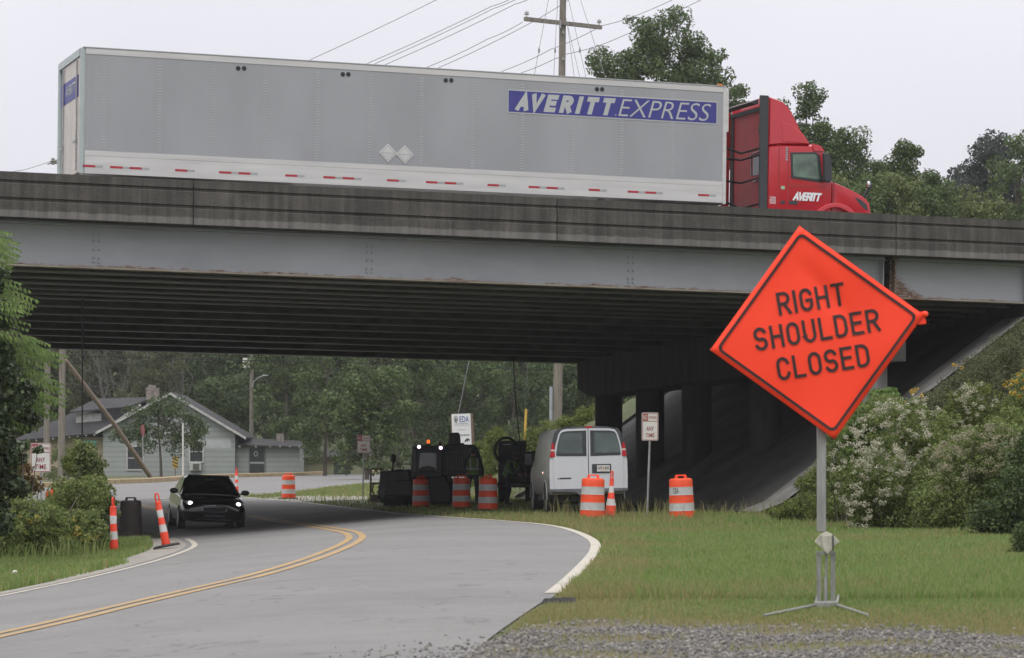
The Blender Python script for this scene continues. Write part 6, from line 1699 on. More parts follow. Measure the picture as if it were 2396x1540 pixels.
for k, (lb, a, b) in enumerate((('outer left guy wire of the pole', (1287, -20), (1240, 230)), ('inner left guy wire of the pole', (1306, -20), (1293, 230)), ('first guy wire right of the pole', (1319, 20), (1368, 230)), ('second guy wire right of the pole', (1326, -20), (1382, 230)), ('third guy wire right of the pole', (1328, 60), (1350, 230)), ('outermost guy wire right of the pole', (1352, -20), (1432, 230)))):
    wire(lb, [a, b], (117.5, 110), .012, name='guy_wire', group='guy wires of the tall pole')
    if k in (0, 1, 3):
        t_ = .55; p = P(a[0] + (b[0] - a[0]) * t_, a[1] + (b[1] - a[1]) * t_, 117.5 - 7.5 * t_)
        mb = MB(); mb.ball(p, (.045, .045, .14)); o = mb.build('guy_insulator', MT['galv'], smooth=60); tag(o, 'small insulator threaded on the ' + lb, 'insulator')
wire('black cable hanging in front of the girders at left', [(193, 700), (192, 1072)], (58.3, 58.3), .018, name='hanging_cable', group='cables under the bridge', m=MT['cable'])
wire('thin dark line rising from the box truck', [(1201, 835), (1206, 940), (1219, 1062)], (83, 83, 83), .018, name='hanging_cable', group='cables under the bridge', m=MT['cable'])
wire('pale guy line slanting down to the white board', [(1097, 846), (1066, 1000)], (114, 112), .018, name='guy_wire', group='cables under the bridge')
wire('faint thin line hanging left of the yellow marker', [(1235, 850), (1228, 958)], (116, 116), .012, name='guy_wire', group='cables under the bridge')
wire('long low wire running level under the far girder', [(-20, 828), (150, 831), (800, 848), (1290, 866), (1430, 866)], (100, 105, 110, 118, 118), .016, sag=.03, m=MT['cable'])
o = MB(); o.box(P(1410, 856, 89), P(1415, 851, 89) + Vector((0, .05, 0))); tag(o.build('bearing_glint', MT['trimw'], smooth=None), 'tiny pale bearing plate at the corner above the pier cap', 'plate')

# ================================================================== TREES BEYOND THE BRIDGE
def FT(px, d, zoff=0):
    p = onground(px, d); p.z -= .2; return p
FG = 'forest trees beyond the bridge'
protoA = tree('forest_tree', FT(60, 232), 16, [(0, 0, 6, 3.2, 3, 4.2), (1.2, .4, 10, 3.4, 3, 4), (-1.4, 0, 9, 2.8, 2.8, 4), (.2, 0, 13, 2.4, 2.4, 3)], 13000, .34, 1.15, 70, MT['lf_forest'], 'dark leafy tree in the forest behind the cottage', group=FG, tr=.28, seed=1)
protoB = tree('forest_tree', FT(190, 226), 16, [(0, 0, 5, 3.6, 3, 4), (-1.0, .4, 9, 3.0, 3, 4.4), (1.6, 0, 8, 2.8, 2.8, 4), (-.5, 0, 13, 2.8, 2.4, 3)], 13000, .32, 1.05, 80, MT['lf_dull'], 'dull olive tree in the forest behind the cottage', group=FG, tr=.28, seed=2)
rngf = np.random.default_rng(3)
for i, (px, d) in enumerate(((320, 236), (460, 230), (540, 222), (620, 238), (720, 232), (830, 228), (930, 222), (1030, 230), (1130, 226), (1230, 232), (1330, 224), (1420, 232), (1500, 228), (-60, 230), (250, 222), (400, 245), (880, 242), (1180, 244), (20, 212), (110, 214))):
    src = protoB if i in (1, 6, 13, 14, 18, 19) else protoA
    o = copy_tree(src); o.location = FT(px, d); o.rotation_euler = (0, 0, rngf.random() * 6.28); sc = .9 + .3 * rngf.random(); o.scale = (sc, sc, sc)
bt = empty('bare_tree', FT(420, 205), label='grey leafless branches reaching over the cottage roof', cat='tree')
mb = MB(); rngb = np.random.default_rng(8)
for k in range(9):
    a = rngb.random() * 6.28; tip = Vector((math.cos(a) * (2 + 3 * rngb.random()), math.sin(a) * 1.5, 8.0 + 3.5 * rngb.random()))
    branches(mb, (0, 0, 3 + rngb.random() * 2), tip, .055, rngb, 3, .55)
mb.tube([(0, 0, -.3), (0, 0, 5)], .2, 8, .12); mb.build('branches', MT['greybark'], bt)
o = copy_tree(bt); o.location = FT(270, 210); o.rotation_euler = (0, 0, 2); o['label'] = 'grey leafless branches beside the slanting brace pole'
mids = [('feathery mid green tree right of the street lamp', 668, 192, 'lf_mid', [(0, 0, 5, 2.6, 2.2, 3.6), (-.8, 0, 8.5, 2.6, 2.2, 2.6), (1.2, 0, 9.5, 2.4, 2, 2.6)]),
        ('tall mid green tree left of the small parking sign', 760, 182, 'lf_mid', [(0, 0, 4, 2.6, 2.2, 3.4), (.6, 0, 7, 2.8, 2.2, 3)]),
        ('bright glossy leaved tree right behind the small parking sign', 858, 158, 'lf_mid', [(0, 0, 2.6, 2.0, 1.8, 2.4), (-.8, 0, 4.6, 1.8, 1.6, 2.0), (1.2, 0, 5.0, 2.0, 1.8, 2.2)]),
        ('vine covered tree behind the amber beacon', 965, 172, 'lf_forest', [(0, 0, 3, 2.8, 2.2, 3.2), (.5, 0, 6.5, 2.8, 2.2, 2.6)]),
        ('vine covered tree behind the white board', 1080, 176, 'lf_mid', [(0, 0, 3, 3.0, 2.2, 3.2), (.4, 0, 6.5, 2.8, 2.2, 2.6)]),
        ('dark tree behind the thin yellow marker', 1200, 182, 'lf_forest', [(0, 0, 3, 3.0, 2.2, 3.2), (.4, 0, 6.5, 2.8, 2.2, 2.6)]),
        ('dark tree right of the tall pole under the bridge', 1350, 170, 'lf_forest', [(0, 0, 3, 2.8, 2.2, 3.2), (.4, 0, 6.2, 2.8, 2.2, 2.6)]),
        ('olive tree behind the cottage chimney', 345, 204, 'lf_dull', [(0, 0, 5, 3.2, 2, 3.4), (1, 0, 8.5, 2.6, 2, 2.4)]),
        ('rounded dark tree just left of the street lamp pole', 520, 200, 'lf_forest', [(0, 0, 4, 2.6, 2, 3.2), (.6, 0, 6.0, 2.4, 2, 2.2)])]
for i, (lb, px, d, m_, el) in enumerate(mids):
    tree('leafy_tree', FT(px, d), 9, el, 11000, .22, .62, 95, MT[m_], lb, tr=.16, seed=20 + i, group='middle distance trees')
big = tree('broadleaf_tree', FT(1532, 150), 28, [(0, 0, 20.5, 4.4, 3.6, 4.0), (-3.1, 0, 20.8, 1.9, 2.2, 2.6), (-2.4, 0, 23.6, 1.7, 2, 2.2), (-.9, 0, 25.6, 1.3, 1.6, 1.7), (.9, 0, 25.8, 1.7, 1.8, 2.2), (2.4, 0, 24.2, 1.6, 2.0, 2.0), (3.6, 0, 22.0, 1.5, 2.0, 2.0), (3.9, 0, 20.0, 1.4, 2.0, 1.8), (0, 0, 23.6, 3.0, 2.4, 2.0), (.2, 0, 15, 3.5, 3, 5)], 62000, .20, .66, 420, MT['lf_mid'], 'big dense round crowned tree above the trailer roof', tr=.35, seed=50, fill=.45)
tree('broadleaf_tree', FT(1735, 152), 22, [(0, 0, 21.8, .75, .9, 1.6), (.3, 0, 19.5, 1.0, 1, 2)], 3500, .22, .45, 36, MT['lf_mid'], 'small leafy crown between the trailer nose and the red cab', tr=.15, seed=51)
def spire(label, px, d, top_py, w_px, seed, m_='lf_mid', leaf=.16, n=6500, dens=70, low=440):
    n = int(n * 1.7); dens = int(dens * 1.5)
    s_ = F0 / d; p = FT(px, d); zt = HC + (HY - top_py) / s_ - p.z; r = w_px / 2 / s_; zl = HC + (HY - low) / s_ - p.z
    h = zt - zl
    el = [(0, 0, zl - 1, r, r, 2.0), (r * .1, 0, zl + h * .22, r * .8, r * .8, h * .24), (-r * .15, 0, zl + h * .45, r * .66, r * .6, h * .24), (r * .10, 0, zl + h * .68, r * .44, r * .36, h * .20), (0, 0, zl + h * .84, r * .22, r * .2, h * .14)]
    return tree('slender_tree', p, zt, el, n, leaf, .42, dens, MT[m_], label, tr=.13, seed=seed, group='trees right of the red cab', fill=.2)
spire('tallest sparse spire tree just above the red cab', 1886, 128, 165, 150, 60, n=8500, dens=95)
spire('slim treetop showing behind the roof fairing', 1826, 134, 212, 70, 61, n=3500)
spire('ragged tree over the windscreen of the red cab', 1962, 128, 285, 150, 62, n=7500, dens=80, low=470)
spire('thin twiggy tree above the red hood', 2012, 131, 300, 80, 63, n=3800, leaf=.14)
spire('upright tree with a pale tip right of the hood mirror', 2112, 126, 325, 150, 64, n=8500, dens=90, low=470)
tree('broadleaf_tree', FT(2262, 178), 20, [(0, 0, 17.5, 3.6, 3, 3.6), (-2.2, 0, 16.3, 2.4, 2, 2.8), (2.2, 0, 19.5, 2.6, 2, 3.8), (.3, 0, 19.6, 1.8, 2, 2.2)], 26000, .24, .7, 190, MT['lf_far'], 'dark bluish round tree in the distance at right', tr=.3, seed=65)
tree('broadleaf_tree', FT(2385, 136), 18, [(0.3, 0, 15.3, 2.0, 2, 3.6), (.8, 0, 11, 2, 2, 3), (-1.2, 0, 13.0, 1.3, 1.4, 2.4)], 16000, .19, .55, 140, MT['lf_mid'], 'green tree at the right edge above the parapet', tr=.25, seed=66)
tree('broadleaf_tree', FT(2335, 170), 20, [(0, 0, 20.0, 2.0, 2, 3.0), (.6, 0, 17.5, 2.4, 2, 3.4)], 14000, .24, .7, 110, MT['lf_far'], 'dark bluish tree rising toward the right edge behind the green tree', tr=.25, seed=58)
tree('broadleaf_tree', FT(2385, 120), 13, [(0, 0, 10.6, 1.8, 1.5, 1.5), (-1.0, 0, 9.8, 1.0, 1.2, 1.4)], 6000, .17, .5, 60, MT['lf_yellow'], 'yellow green low tree at the right edge just over the parapet', tr=.2, seed=67)
spire('leafy shoulder tree between the tall spire and the red windscreen', 1925, 127, 275, 120, 68, n=6500, dens=80, low=470)
spire('ragged tree filling the gap right of the twiggy tree', 2050, 130, 372, 120, 69, n=6500, dens=80, low=480)
spire('low ragged tree left of the dark bluish tree', 2180, 128, 400, 110, 59, n=6500, dens=80, low=490)
for i, (px, d, py, rr) in enumerate(((1930, 122, 440, 1.7), (2010, 120, 450, 1.9), (2080, 121, 435, 1.9), (2160, 122, 450, 1.9), (2230, 124, 478, 1.8), (1860, 122, 420, 1.6), (2290, 123, 490, 1.6))):
    p = FT(px, d); z = HC + (HY - py) * d / F0 - p.z
    tree('bushy_tree', p, z, [(0, 0, z - 1.9, rr, rr, 2.4), (.3, 0, z - .6, rr * .8, rr * .7, 1.2)], 8000, .17, .5, 90, MT['lf_mid'] if i % 2 else MT['lf_bush'], 'bushy green undergrowth tree in the row just above the right parapet', tr=.12, seed=70 + i, group='undergrowth row above the right parapet')
tree('small_tree', FT(378, 168), 6, [(0, 0, 3.4, 1.9, 1.2, 1.6), (-1.9, 0, 2.6, 1.4, 1, 1.3), (1.7, 0, 2.9, 1.2, 1, 1.7), (.2, 0, 4.6, 1.6, 1, 1.1), (-1.6, 0, 3.9, 1.1, .8, 1.0)], 8500, .16, .46, 100, MT['lf_forest'], 'small dark tree in front of the cottage gable', tr=.11, seed=80, fill=.25, limbs=16)
tree('shrub', FT(170, 150), 3, [(0, 0, 1.0, 1.7, 1, 1.2), (1.2, 0, .8, 1.0, 1, 1.0)], 4500, .14, .4, 50, MT['lf_bush'], 'dark rounded shrub beneath the green street name sign', 'shrub', tr=.06, seed=81)

# yellow green weeds right of the machine, beyond the bridge
for i, (px, d, py, rx) in enumerate(((1128, 108, 1030, .8), (1160, 106, 1000, .55), (1150, 110, 1052, .9), (1240, 110, 1010, .8), (1275, 112, 990, .8), (1320, 110, 975, .9), (1365, 106, 965, .8), (1300, 106, 1020, 1.0), (1395, 100, 948, .7), (1195, 112, 1060, .9), (1225, 106, 1062, .8), (1350, 100, 1010, .9), (1450, 100, 960, .9), (1485, 100, 930, .8))):
    p = FT(px, d); z = max(.8, HC + (HY - py) * d / F0 - p.z)
    tree('weed_shrub', p, z, [(0, 0, z * .45, rx, rx, z * .5), (.1, 0, z * .8, rx * .55, rx * .55, z * .28)], 3600, .11, .26, 60, MT['lf_yellow'], 'tall yellow green weed clump in the bank beyond the white van', 'weeds', 'weed clumps beyond the white van', tr=.03, seed=90 + i, up=.2)

# ================================================================== NEAR VEGETATION
def blob(px, py, d, rpx, rpy, depth=None, base=None):
    # an ellipsoid of foliage seen at a photo position, relative to a shrub's base
    p = P(px, py, d); rx = rpx * d / F0; rz = rpy * d / F0
    if base is not None: p = p - base
    return (p.x, p.y, p.z, rx, depth or rx * .8, rz)

def shrub(label, basepx, d, blobs, n, leaf, clump, ncl, m, seed, cat='shrub', blossoms=(), name='shrub', stems=5, group=None, up=.35, aspect=.55, fill=.35):
    b = onground(basepx, d); t = empty(name, b, label=label, cat=cat, group=group)
    el = [blob(*q, base=b) for q in blobs]
    o, cc = crown('foliage', el, n, leaf, clump, ncl, m, t, up, aspect, fill, seed)
    mb = MB(); rng = np.random.default_rng(seed)
    for i in rng.choice(len(cc), stems, replace=False):
        mb.tube([Vector((cc[i][0] * .3, cc[i][1] * .3, -.1)), Vector(cc[i]) * .55 + Vector((0, 0, .1)), Vector(cc[i])], .018, 5, .006)
    mb.build('stem', MT['bark'], t)
    for bname, bm_, bl, n2, sz, cr, nc in blossoms:
        el2 = [blob(*q, base=b) for q in bl]
        rng2 = np.random.default_rng(seed + 500)
        pts, nb, c2, _ = clump_points(el2, n2, cr, nc, rng2, .80)
        v = leaf_arrays(pts, sz * (.6 + .8 * rng2.random(n2)), .6, .9, nb, rng2)
        link(bname, np_mesh(bname, v, quads(n2), 4), bm_, t)
    return t

# right bank: flowering tangle
WH = MT['fl_white']; YE = MT['fl_yellow']; TA = MT['fl_tan']
shrub('cream flowered bush right behind the sign post', 2060, 46.5,
      [(2075, 1150, 46.5, 105, 110), (2110, 1010, 47, 90, 75), (2060, 960, 48, 55, 40), (2170, 1180, 46, 95, 90), (2000, 1160, 46, 50, 90), (2180, 1040, 47, 80, 80)], 34000, .055, .17, 420, MT['lf_fresh'], 301,
      blossoms=[('blossoms', WH, [(2090, 1020, 46.2, 95, 85, .5), (1990, 1090, 45.6, 45, 100, .4), (2060, 1100, 45.6, 70, 80, .5), (2150, 945, 47, 80, 25, .4), (2010, 1200, 45.4, 30, 50, .3)], 9000, .026, .062, 240)], stems=12)
shrub('rounded tan topped bush at right centre of the bank', 2280, 45,
      [(2280, 1130, 45, 120, 120), (2330, 1060, 45, 90, 80), (2220, 1190, 44.5, 80, 70), (2370, 1160, 44.5, 70, 110)], 34000, .055, .17, 400, MT['lf_fresh'], 302,
      blossoms=[('seed_heads', TA, [(2290, 1060, 44.4, 100, 55, .5), (2220, 1100, 44.2, 50, 60, .4), (2340, 1030, 44.6, 60, 40, .4)], 5200, .026, .075, 130)], stems=12)
shrub('dark bush mass at the lower right edge', 2385, 41.5, [(2385, 1180, 41.5, 70, 110), (2420, 1090, 42, 60, 90), (2330, 1215, 41.8, 60, 60)], 15000, .06, .17, 190, MT['lf_forest'], 303, stems=8)
shrub('dark drooping conifer bough at the right edge near the grass', 2400, 33, [(2385, 1312, 33, 38, 22), (2420, 1270, 33, 50, 60)], 9000, .05, .09, 150, MT['lf_forest'], 304, stems=5, aspect=.25)
shrub('weedy clump with cream spikes above the right bushes', 2260, 50, [(2280, 960, 50, 70, 70), (2240, 1010, 50, 50, 60), (2330, 985, 50, 60, 70)], 12000, .05, .15, 170, MT['lf_yellow'], 305,
      blossoms=[('blossoms', WH, [(2255, 960, 49.4, 30, 70, .3), (2290, 935, 49.4, 40, 40, .3)], 1500, .024, .055, 50)], stems=10)
shrub('brown and green weeds high on the right bank', 2350, 53, [(2330, 880, 53, 70, 60), (2390, 850, 53, 60, 70), (2400, 960, 52, 60, 80), (2260, 900, 54, 50, 40)], 15000, .045, .16, 220, MT['lf_dull'], 306,
      blossoms=[('yellow_flowers', YE, [(2375, 905, 52.2, 35, 18, .2), (2392, 880, 52.2, 20, 18, .2), (2240, 860, 53.4, 14, 10, .15)], 520, .034, .05, 24)], stems=14)
shrub('tall spiky weed standing against the dark abutment', 2236, 53.5, [(2237, 900, 53.5, 9, 48), (2222, 920, 53.5, 12, 22), (2232, 935, 53.5, 22, 20)], 1800, .035, .05, 50, MT['lf_dull'], 307, stems=3)
shrub('green broad leaved shoots at the foot of the grey column', 2045, 49, [(2050, 965, 49, 40, 32), (2030, 1000, 49, 40, 40), (2080, 940, 49, 35, 25), (2000, 1040, 49, 40, 40)], 5500, .085, .16, 90, MT['lf_bright'], 308, stems=6)
shrub('yellow flowered weeds left of the cream bush', 1985, 50, [(1985, 1030, 50, 45, 50), (1950, 1080, 50, 40, 60), (1930, 1130, 50, 40, 55), (2000, 1100, 50, 50, 60)], 9000, .05, .14, 140, MT['lf_fresh'], 309,
      blossoms=[('yellow_flowers', YE, [(1990, 1010, 49.4, 26, 30, .2), (2150, 920, 50, 18, 12, .2), (2030, 1005, 49.4, 16, 10, .2), (2110, 945, 49, 22, 16, .2)], 420, .032, .05, 24)], stems=7)
shrub('low light green plants where the dark slope meets the grass', 1900, 52, [(1905, 1150, 52, 45, 45), (1870, 1195, 52, 45, 25), (1940, 1190, 51, 60, 40), (1830, 1205, 52, 40, 14)], 9000, .055, .13, 150, MT['lf_yellow'], 310, stems=6)
shrub('yellow dotted weeds at the far right edge', 2400, 50, [(2400, 930, 50, 40, 60), (2380, 1010, 49, 50, 60)], 5500, .05, .14, 90, MT['lf_fresh'], 311, blossoms=[('yellow_flowers', YE, [(2385, 905, 49.4, 24, 24, .2)], 300, .034, .05, 12)], stems=5)

shrub('grey brown brush on the bank below the concrete slope edge', 2290, 55.5, [(2190, 955, 55, 50, 40), (2240, 915, 55.5, 50, 45), (2290, 870, 56, 50, 45), (2345, 830, 56.5, 50, 45), (2400, 795, 57, 50, 45), (2150, 1000, 54, 50, 40), (2300, 930, 55, 60, 50)], 15000, .05, .16, 260, MT['lf_dull'], 312, stems=30, fill=.2)
# left verge: bush wall
shrub('mixed green bush wall filling the left verge', 110, 46.5,
      [(60, 1235, 46, 100, 80), (185, 1185, 48, 50, 75), (215, 1165, 49, 40, 55), (155, 1170, 49, 40, 45), (10, 1180, 46, 50, 60), (190, 1240, 47, 60, 50), (90, 1265, 46, 80, 45), (0, 1250, 45, 60, 70)], 34000, .065, .12, 760, MT['lf_fresh'], 320, stems=24,
      blossoms=[('yellow_flowers', YE, [(175, 1245, 46.0, 25, 14, .15), (215, 1258, 46.4, 20, 14, .15), (160, 1215, 46.6, 22, 12, .15), (60, 1225, 45, 40, 20, .2)], 170, .026, .06, 22)])
shrub('loose leafy shoots at the right end of the left bush', 232, 49.5, [(225, 1170, 49.5, 35, 70), (205, 1080, 50, 30, 50), (245, 1190, 49.5, 22, 45)], 3600, .085, .15, 70, MT['lf_bush'], 321, stems=7, fill=.2)
shrub('tall feathery weeds behind the left bush', 200, 52, [(195, 1090, 52, 45, 45), (165, 1085, 53, 22, 40), (225, 1105, 52, 25, 35), (205, 1050, 52, 18, 26), (180, 1048, 52, 12, 24)], 5500, .045, .09, 130, MT['lf_yellow'], 322, stems=8)
shrub('reddish dry sapling beside the left parking sign', 75, 52, [(40, 1105, 52, 30, 40), (60, 1135, 52, 35, 25), (25, 1090, 51, 20, 30)], 1900, .075, .13, 50, MT['lf_rust'], 323, stems=6)

# left tree: ivy dark mass with bright compound fronds
lt_b = onground(-40, 40)
ltree = empty('sumac_tree', lt_b, label='foreground tree with bright drooping compound leaves at the left edge', cat='tree')
el = [blob(-25, 900, 41, 70, 170, base=lt_b), blob(20, 900, 42, 60, 120, base=lt_b), blob(-25, 1020, 42, 50, 110, base=lt_b), blob(52, 950, 43, 40, 55, base=lt_b), blob(-40, 700, 41, 50, 120, base=lt_b), blob(-10, 1140, 42, 60, 110, base=lt_b), blob(-80, 880, 41, 60, 220, base=lt_b)]
crown('crown', el, 28000, .085, .17, 300, MT['lf_ivy'], ltree, .3, .8, .35, 330)
mb = MB(); mb.tube([Vector((-.3, 0, -.3)), Vector((-.25, .1, 1.2)), Vector((-.2, 0, 3.2)), Vector((-.1, 0, 5))], .11, 10, .04)
rngl = np.random.default_rng(4)
fr_v = []
def frond(base, tip, leaf_len, npair, rng, droop=.06):
    b, t = Vector(base), Vector(tip); ax = (t - b); Ln = ax.length; d = ax.normalized()
    sd = d.cross(Vector((0, -.5, 1))).normalized(); out_ = []
    for i in range(npair):
        f = .18 + .82 * i / (npair - 1); c = b + ax * f; c.z -= droop * f * f * Ln
        for s_ in (-1, 1):
            ll = leaf_len * (1 - .45 * abs(f - .5)) * (.85 + .3 * rng.random())
            ld = (sd * s_ * .75 + d * .55 + Vector((0, 0, -.45 - .3 * rng.random())) + Vector(rng.normal(size=3)) * .12).normalized()
            wd_ = ld.cross(Vector((.2, -1, .5))).normalized() * ll * .17
            out_ += [c, c + ld * ll * .4 + wd_, c + ld * ll, c + ld * ll * .4 - wd_]
    return out_
tips = [(26, 540), (40, 563), (44, 578), (36, 590), (28, 606), (22, 622), (10, 560), (12, 600), (44, 655), (66, 672), (82, 694), (60, 700), (68, 712), (40, 690), (50, 720), (66, 750), (68, 780), (76, 797), (40, 770), (30, 800), (60, 815), (112, 800), (110, 820), (92, 822), (148, 826), (138, 838), (100, 850), (60, 850), (156, 905), (140, 890), (150, 930), (120, 920), (100, 940), (80, 890), (130, 960), (60, 990), (30, 850), (20, 740), (90, 985), (110, 870)]
for i, (px, py) in enumerate(tips):
    d = 40.5 + 1.5 * rngl.random() + (1.2 if py > 880 else 0)
    tp_ = P(px, py, d) - lt_b; ln = .50 + .28 * rngl.random()
    bs_ = tp_ + Vector((-ln * .92, .15 * rngl.normal(), ln * (.10 + .22 * rngl.random())))
    mb.tube([bs_ + Vector((-.5, .1, -.15)), bs_, tp_ + Vector((-.03, 0, .03))], .008, 4, .003)
    for k in range(2):
        o_ = Vector((0, .12 * k, -.05 * k)) ; fr_v += frond(bs_ + o_, tp_ + o_ - Vector((.06 * k, 0, .03 * k)), .135, 9, rngl)
mb.build('trunk', MT['bark'], ltree)
fr_v = np.array([tuple(v) for v in fr_v], np.float32)
link('fronds', np_mesh('fronds', fr_v, quads(len(fr_v) // 4), 4), MT['lf_bright'], ltree)
# a dark ivy spray hanging in front of the left parking sign
shrub('dark ivy spray hanging before the left parking sign', 60, 47, [(52, 1046, 47, 20, 12), (86, 1056, 47, 14, 4), (45, 1075, 47, 14, 14)], 420, .08, .07, 26, MT['lf_ivy'], 331, cat='vine', name='ivy_spray', stems=4, aspect=.85)

# ------------------------------------------------------------------ grass and gravel
er_y = np.array([p.y for p in edge_r]); er_x = np.array([p.x for p in edge_r]); o_ = np.argsort(er_y); er_y, er_x = er_y[o_], er_x[o_]
el_y = np.array([p.y for p in edge_l]); el_x = np.array([p.x for p in edge_l]); o_ = np.argsort(el_y); el_y, el_x = el_y[o_], el_x[o_]
gv = np.array([(p.x, p.y) for p in catmull(gr_far, 4)]); o_ = np.argsort(gv[:, 0]); gv = gv[o_]
def lump(x, y, s=1.0):
    return (np.sin(x * 1.7 * s + 1.3 * np.sin(y * .9 * s)) + np.sin(y * 1.1 * s + 2.1 * np.sin(x * .7 * s + 1))) * .25 + .5
def blades(x, y, h, wd, rng, lean=.35):
    n = len(x); z = gh(x, y) - .01
    a = rng.random(n) * 2 * np.pi; dx, dy = np.cos(a), np.sin(a)
    b = rng.random(n) * 2 * np.pi; l_ = lean * (.3 + rng.random(n)); lx, ly = np.cos(b) * l_, np.sin(b) * l_
    c = np.stack([x, y, z], 1); w2 = np.stack([dx * wd / 2, dy * wd / 2, 0 * x], 1)
    m = c + np.stack([lx * h * .35, ly * h * .35, h * .58], 1); t = c + np.stack([lx * h, ly * h, h * (1 - .25 * l_)], 1)
    v = np.stack([c - w2, c + w2, m - w2 * .75, m + w2 * .75, t], 1).reshape(-1, 3)
    i = np.arange(n)[:, None] * 5
    f = np.concatenate([i + [[0, 1, 3]], i + [[0, 3, 2]], i + [[2, 3, 4]]], 0)
    return v, f
def grass_obj(name, x, y, h, wd, m, label, seed):
    rng = np.random.default_rng(seed); v, f = blades(x, y, h, wd, rng)
    o = link(name, np_mesh(name, v, f, 3), m); tag(o, label, 'grass', kind='stuff'); return o
def verge_points(n, rng):
    d = 16.8 * (62 / 16.8) ** (rng.random(n) ** 1.0); half = 1250 / F0 * d
    x = rng.random(n) * (half + 3.5) - 3.0; y = d * K
    keep = x > np.interp(y, er_y, er_x) + .02 + .10 * rng.random(n)
    lim = np.interp(x, gv[:, 0], gv[:, 1]) + 1.0 * (lump(x * 1.6, 3 + 0 * x, 1.0) - .5); keep &= y > lim - .35 + .9 * (rng.random(n) - .4) + .5 * (lump(x * 1.5, y, 2.0) - .5)
    keep &= (.952 * d - .306 * x) < 58.2 + .8 * rng.random(n)
    keep &= gh(x, y) < 1.6
    return x[keep], y[keep], d[keep]
rg = np.random.default_rng(77)
x, y, d = verge_points(420000, rg)
lm = lump(x, y, .7) + .25 * (rg.random(len(x)) - .5)
dryp = np.clip(.09 + .7 * (d < 21.0) * (21.3 - d) / 2.4 + .42 * (lm > .70) + .35 * (np.abs(x - np.interp(y, er_y, er_x)) < .7) + .35 * ((d > 43) & (x < 4.2)), 0, .92)
dry = rg.random(len(x)) < dryp
hh = (.050 + .06 * lump(x, y, 1.1) + .05 * rg.random(len(x))) * np.where(d < 21.8, .45, 1.0)
tall = (d > 47) | (lump(x + 9, y, 2.3) > .93)
hh = np.where(tall, hh * (.75 + 1.0 * rg.random(len(x)) ** 4), hh)
ww = .0065 * (d / 20) * (.8 + .5 * rg.random(len(x)))
grass_obj('verge_grass', x[~dry], y[~dry], hh[~dry], ww[~dry], MT['grass'], 'mown green grass on the right verge', 1)
grass_obj('dry_grass', x[dry], y[dry], hh[dry], ww[dry], MT['grass_dry'], 'tan and dry grass along the right verge edges', 2)
# left verge
n = 150000; d = 26 * (58 / 26) ** rg.random(n); y = d * K; x = np.interp(y, el_y, el_x) - rg.random(n) ** .8 * 5.5
keep = (x < np.interp(y, el_y, el_x) - np.where(d > 41, .62, .20) - .1 * rg.random(n)) & (.952 * d - .306 * x < 61.5)
x, y, d = x[keep], y[keep], d[keep]
hh = .08 + .07 * lump(x, y, 1.2) + .06 * rg.random(len(x)); ww = .0075 * (d / 20) * (.8 + .5 * rg.random(len(x)))
dry = rg.random(len(x)) < .14
grass_obj('verge_grass', x[~dry], y[~dry], hh[~dry], ww[~dry], MT['grass'], 'green grass strip on the left verge', 3)
grass_obj('dry_grass', x[dry], y[dry], hh[dry], ww[dry], MT['grass_dry'], 'dry stalks in the left verge grass', 4)
n = 2600; px = -20 + 262 * rg.random(n); d = 44.0 + 5.5 * rg.random(n); x = (px - CX) * d / F0; y = d * K
keep = (x < np.interp(y, el_y, el_x) - 1.1 - .6 * rg.random(n)); x, y = x[keep], y[keep]
grass_obj('tall_weeds', x, y, .12 + .42 * rg.random(len(x)) ** 2.2, .018 + .016 * rg.random(len(x)), MT['lf_fresh'], 'tall green weeds along the foot of the left bushes', 9)
n = 1500; px = 120 + 100 * rg.random(n); d = 49.5 + 3.5 * rg.random(n); x = (px - CX) * d / F0; y = d * K
grass_obj('tall_weeds', x, y, .7 + .75 * rg.random(len(x)), .028 + .02 * rg.random(len(x)), MT['lf_yellow'], 'tall feathery weed stalks behind the left bushes', 10)
# island beyond the bridge and the shaded strip by the parked machines
n = 60000; px = 560 + 760 * rg.random(n); d = 60 + 90 * rg.random(n); x = (px - CX) * d / F0; y = d * K
nearlim = np.interp(x, [p.x for p in cr_near], [p.y for p in cr_near])
keep = (x > np.interp(y, er_y, er_x, right=-99) + .1) & (y < nearlim - .5)
keep &= ~((px < 860) & (np.abs(HY + (HC - gh(x, y)) * F0 / d - 1170) < 7) & (rg.random(n) < .85))
keep &= ~((d < 86) & (rg.random(n) < .6))
x, y, d = x[keep], y[keep], d[keep]
hh = .06 + .10 * lump(x, y, 1.0) * rg.random(len(x)) + .05 * rg.random(len(x))
dry = rg.random(len(x)) < .45
grass_obj('island_grass', x[~dry], y[~dry], hh[~dry], .03 + 0 * x[~dry], MT['grass'], 'patchy grass on the island beyond the bridge', 5)
grass_obj('dry_grass', x[dry], y[dry], hh[dry], .03 + 0 * x[dry], MT['grass_dry'], 'dry grass on the island beyond the bridge', 6)
# tall seed stalks along the shade line
n = 900; px = 1290 + 640 * rg.random(n); d = 54 + 6 * rg.random(n); x = (px - CX) * d / F0; y = d * K
keep = x > np.interp(y, er_y, er_x) + .3
x, y, d = x[keep], y[keep], d[keep]
grass_obj('tall_stalks', x, y, .20 + .45 * rg.random(len(x)) ** 2, .010 + 0 * x, MT['grass_dry'], 'tall thin grass stalks along the bridge shade line', 7)

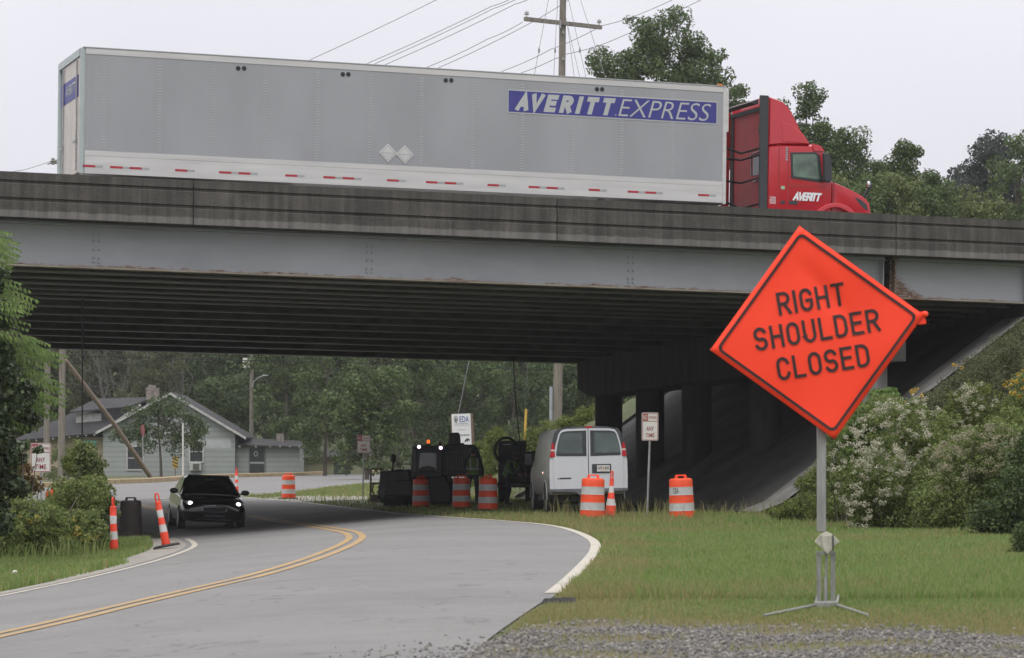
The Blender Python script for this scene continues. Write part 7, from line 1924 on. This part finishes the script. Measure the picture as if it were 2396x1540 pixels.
t_ = (1 + 5 ** .5) / 2
ico = np.array([(-1, t_, 0), (1, t_, 0), (-1, -t_, 0), (1, -t_, 0), (0, -1, t_), (0, 1, t_), (0, -1, -t_), (0, 1, -t_), (t_, 0, -1), (t_, 0, 1), (-t_, 0, -1), (-t_, 0, 1)], float) / 1.9
icf = np.array([(0, 11, 5), (0, 5, 1), (0, 1, 7), (0, 7, 10), (0, 10, 11), (1, 5, 9), (5, 11, 4), (11, 10, 2), (10, 7, 6), (7, 1, 8), (3, 9, 4), (3, 4, 2), (3, 2, 6), (3, 6, 8), (3, 8, 9), (4, 9, 5), (2, 4, 11), (6, 2, 10), (8, 6, 7), (9, 8, 1)])
n = 42000; x = -1.9 + 7.1 * rg.random(n); d = 14.2 + 5.4 * rg.random(n); y = d * K
lim = np.interp(x, gv[:, 0], gv[:, 1]) + 1.0 * (lump(x * 1.6, 3 + 0 * x, 1.0) - .5); keep = (y < lim + .45 * rg.normal(size=n) - .25) & (x > np.interp(y, er_y, er_x) - .9 * rg.random(n) ** 5) & (lump(x * 1.3, y * 2.2, 1.7) + .35 * (rg.random(n) - .5) < .80)
x, y = x[keep], y[keep]; n = len(x)
sz = .0045 + .0105 * rg.random(n) ** 3
V = ico[None] * (1 + .35 * rg.normal(size=(n, 12, 1)).clip(-1, 1)) * sz[:, None, None] * np.stack([np.ones(n), .7 + .5 * rg.random(n), .6 + .3 * rg.random(n)], 1)[:, None]
a = rg.random(n) * 6.28; ca, sa = np.cos(a)[:, None], np.sin(a)[:, None]
V = np.stack([V[:, :, 0] * ca - V[:, :, 1] * sa + x[:, None], V[:, :, 0] * sa + V[:, :, 1] * ca + y[:, None], V[:, :, 2] + (gh(x, y) + .014 + sz * .25)[:, None]], 2).reshape(-1, 3)
Fv = (icf[None] + (np.arange(n) * 12)[:, None, None]).reshape(-1, 3)
tag(link('gravel', np_mesh('gravel', V, Fv, 3), MT['gravel']), 'loose grey gravel stones at the near right corner', 'gravel', kind='stuff')
# sparse grass tufts growing through the gravel
n = 30000; x = -1.0 + 6.2 * rg.random(n); d = 14.2 + 4.6 * rg.random(n); y = d * K
keep = (lump(x * 1.3, y * 2.2, 1.7) + .45 * (rg.random(n) - .5) > .74) & (x > np.interp(y, er_y, er_x) + .1)
x, y, d = x[keep], y[keep], d[keep]
grass_obj('verge_grass', x, y, .03 + .05 * rg.random(len(x)), .006 + 0 * x, MT['grass_dry'], 'small tufts growing through the gravel shoulder', 8)

# ------------------------------------------------------------------ air
hzm = bpy.data.materials.new('thin_haze'); hzm.use_nodes = True
t_ = hzm.node_tree
for n_ in list(t_.nodes):
    if n_.type != 'OUTPUT_MATERIAL': t_.nodes.remove(n_)
pv = t_.nodes.new('ShaderNodeVolumePrincipled')
pv.inputs['Color'].default_value = (.93, .94, .95, 1); pv.inputs['Density'].default_value = 0.00021; pv.inputs['Anisotropy'].default_value = 0.0
t_.links.new(pv.outputs[0], t_.nodes['Material Output'].inputs['Volume'])
mb = MB(); mb.box((-268, -66, -2.2), (308, 708, 60)); hzo = mb.build('haze', hzm); tag(hzo, 'thin pale haze filling the air of the whole scene', 'haze', kind='stuff')
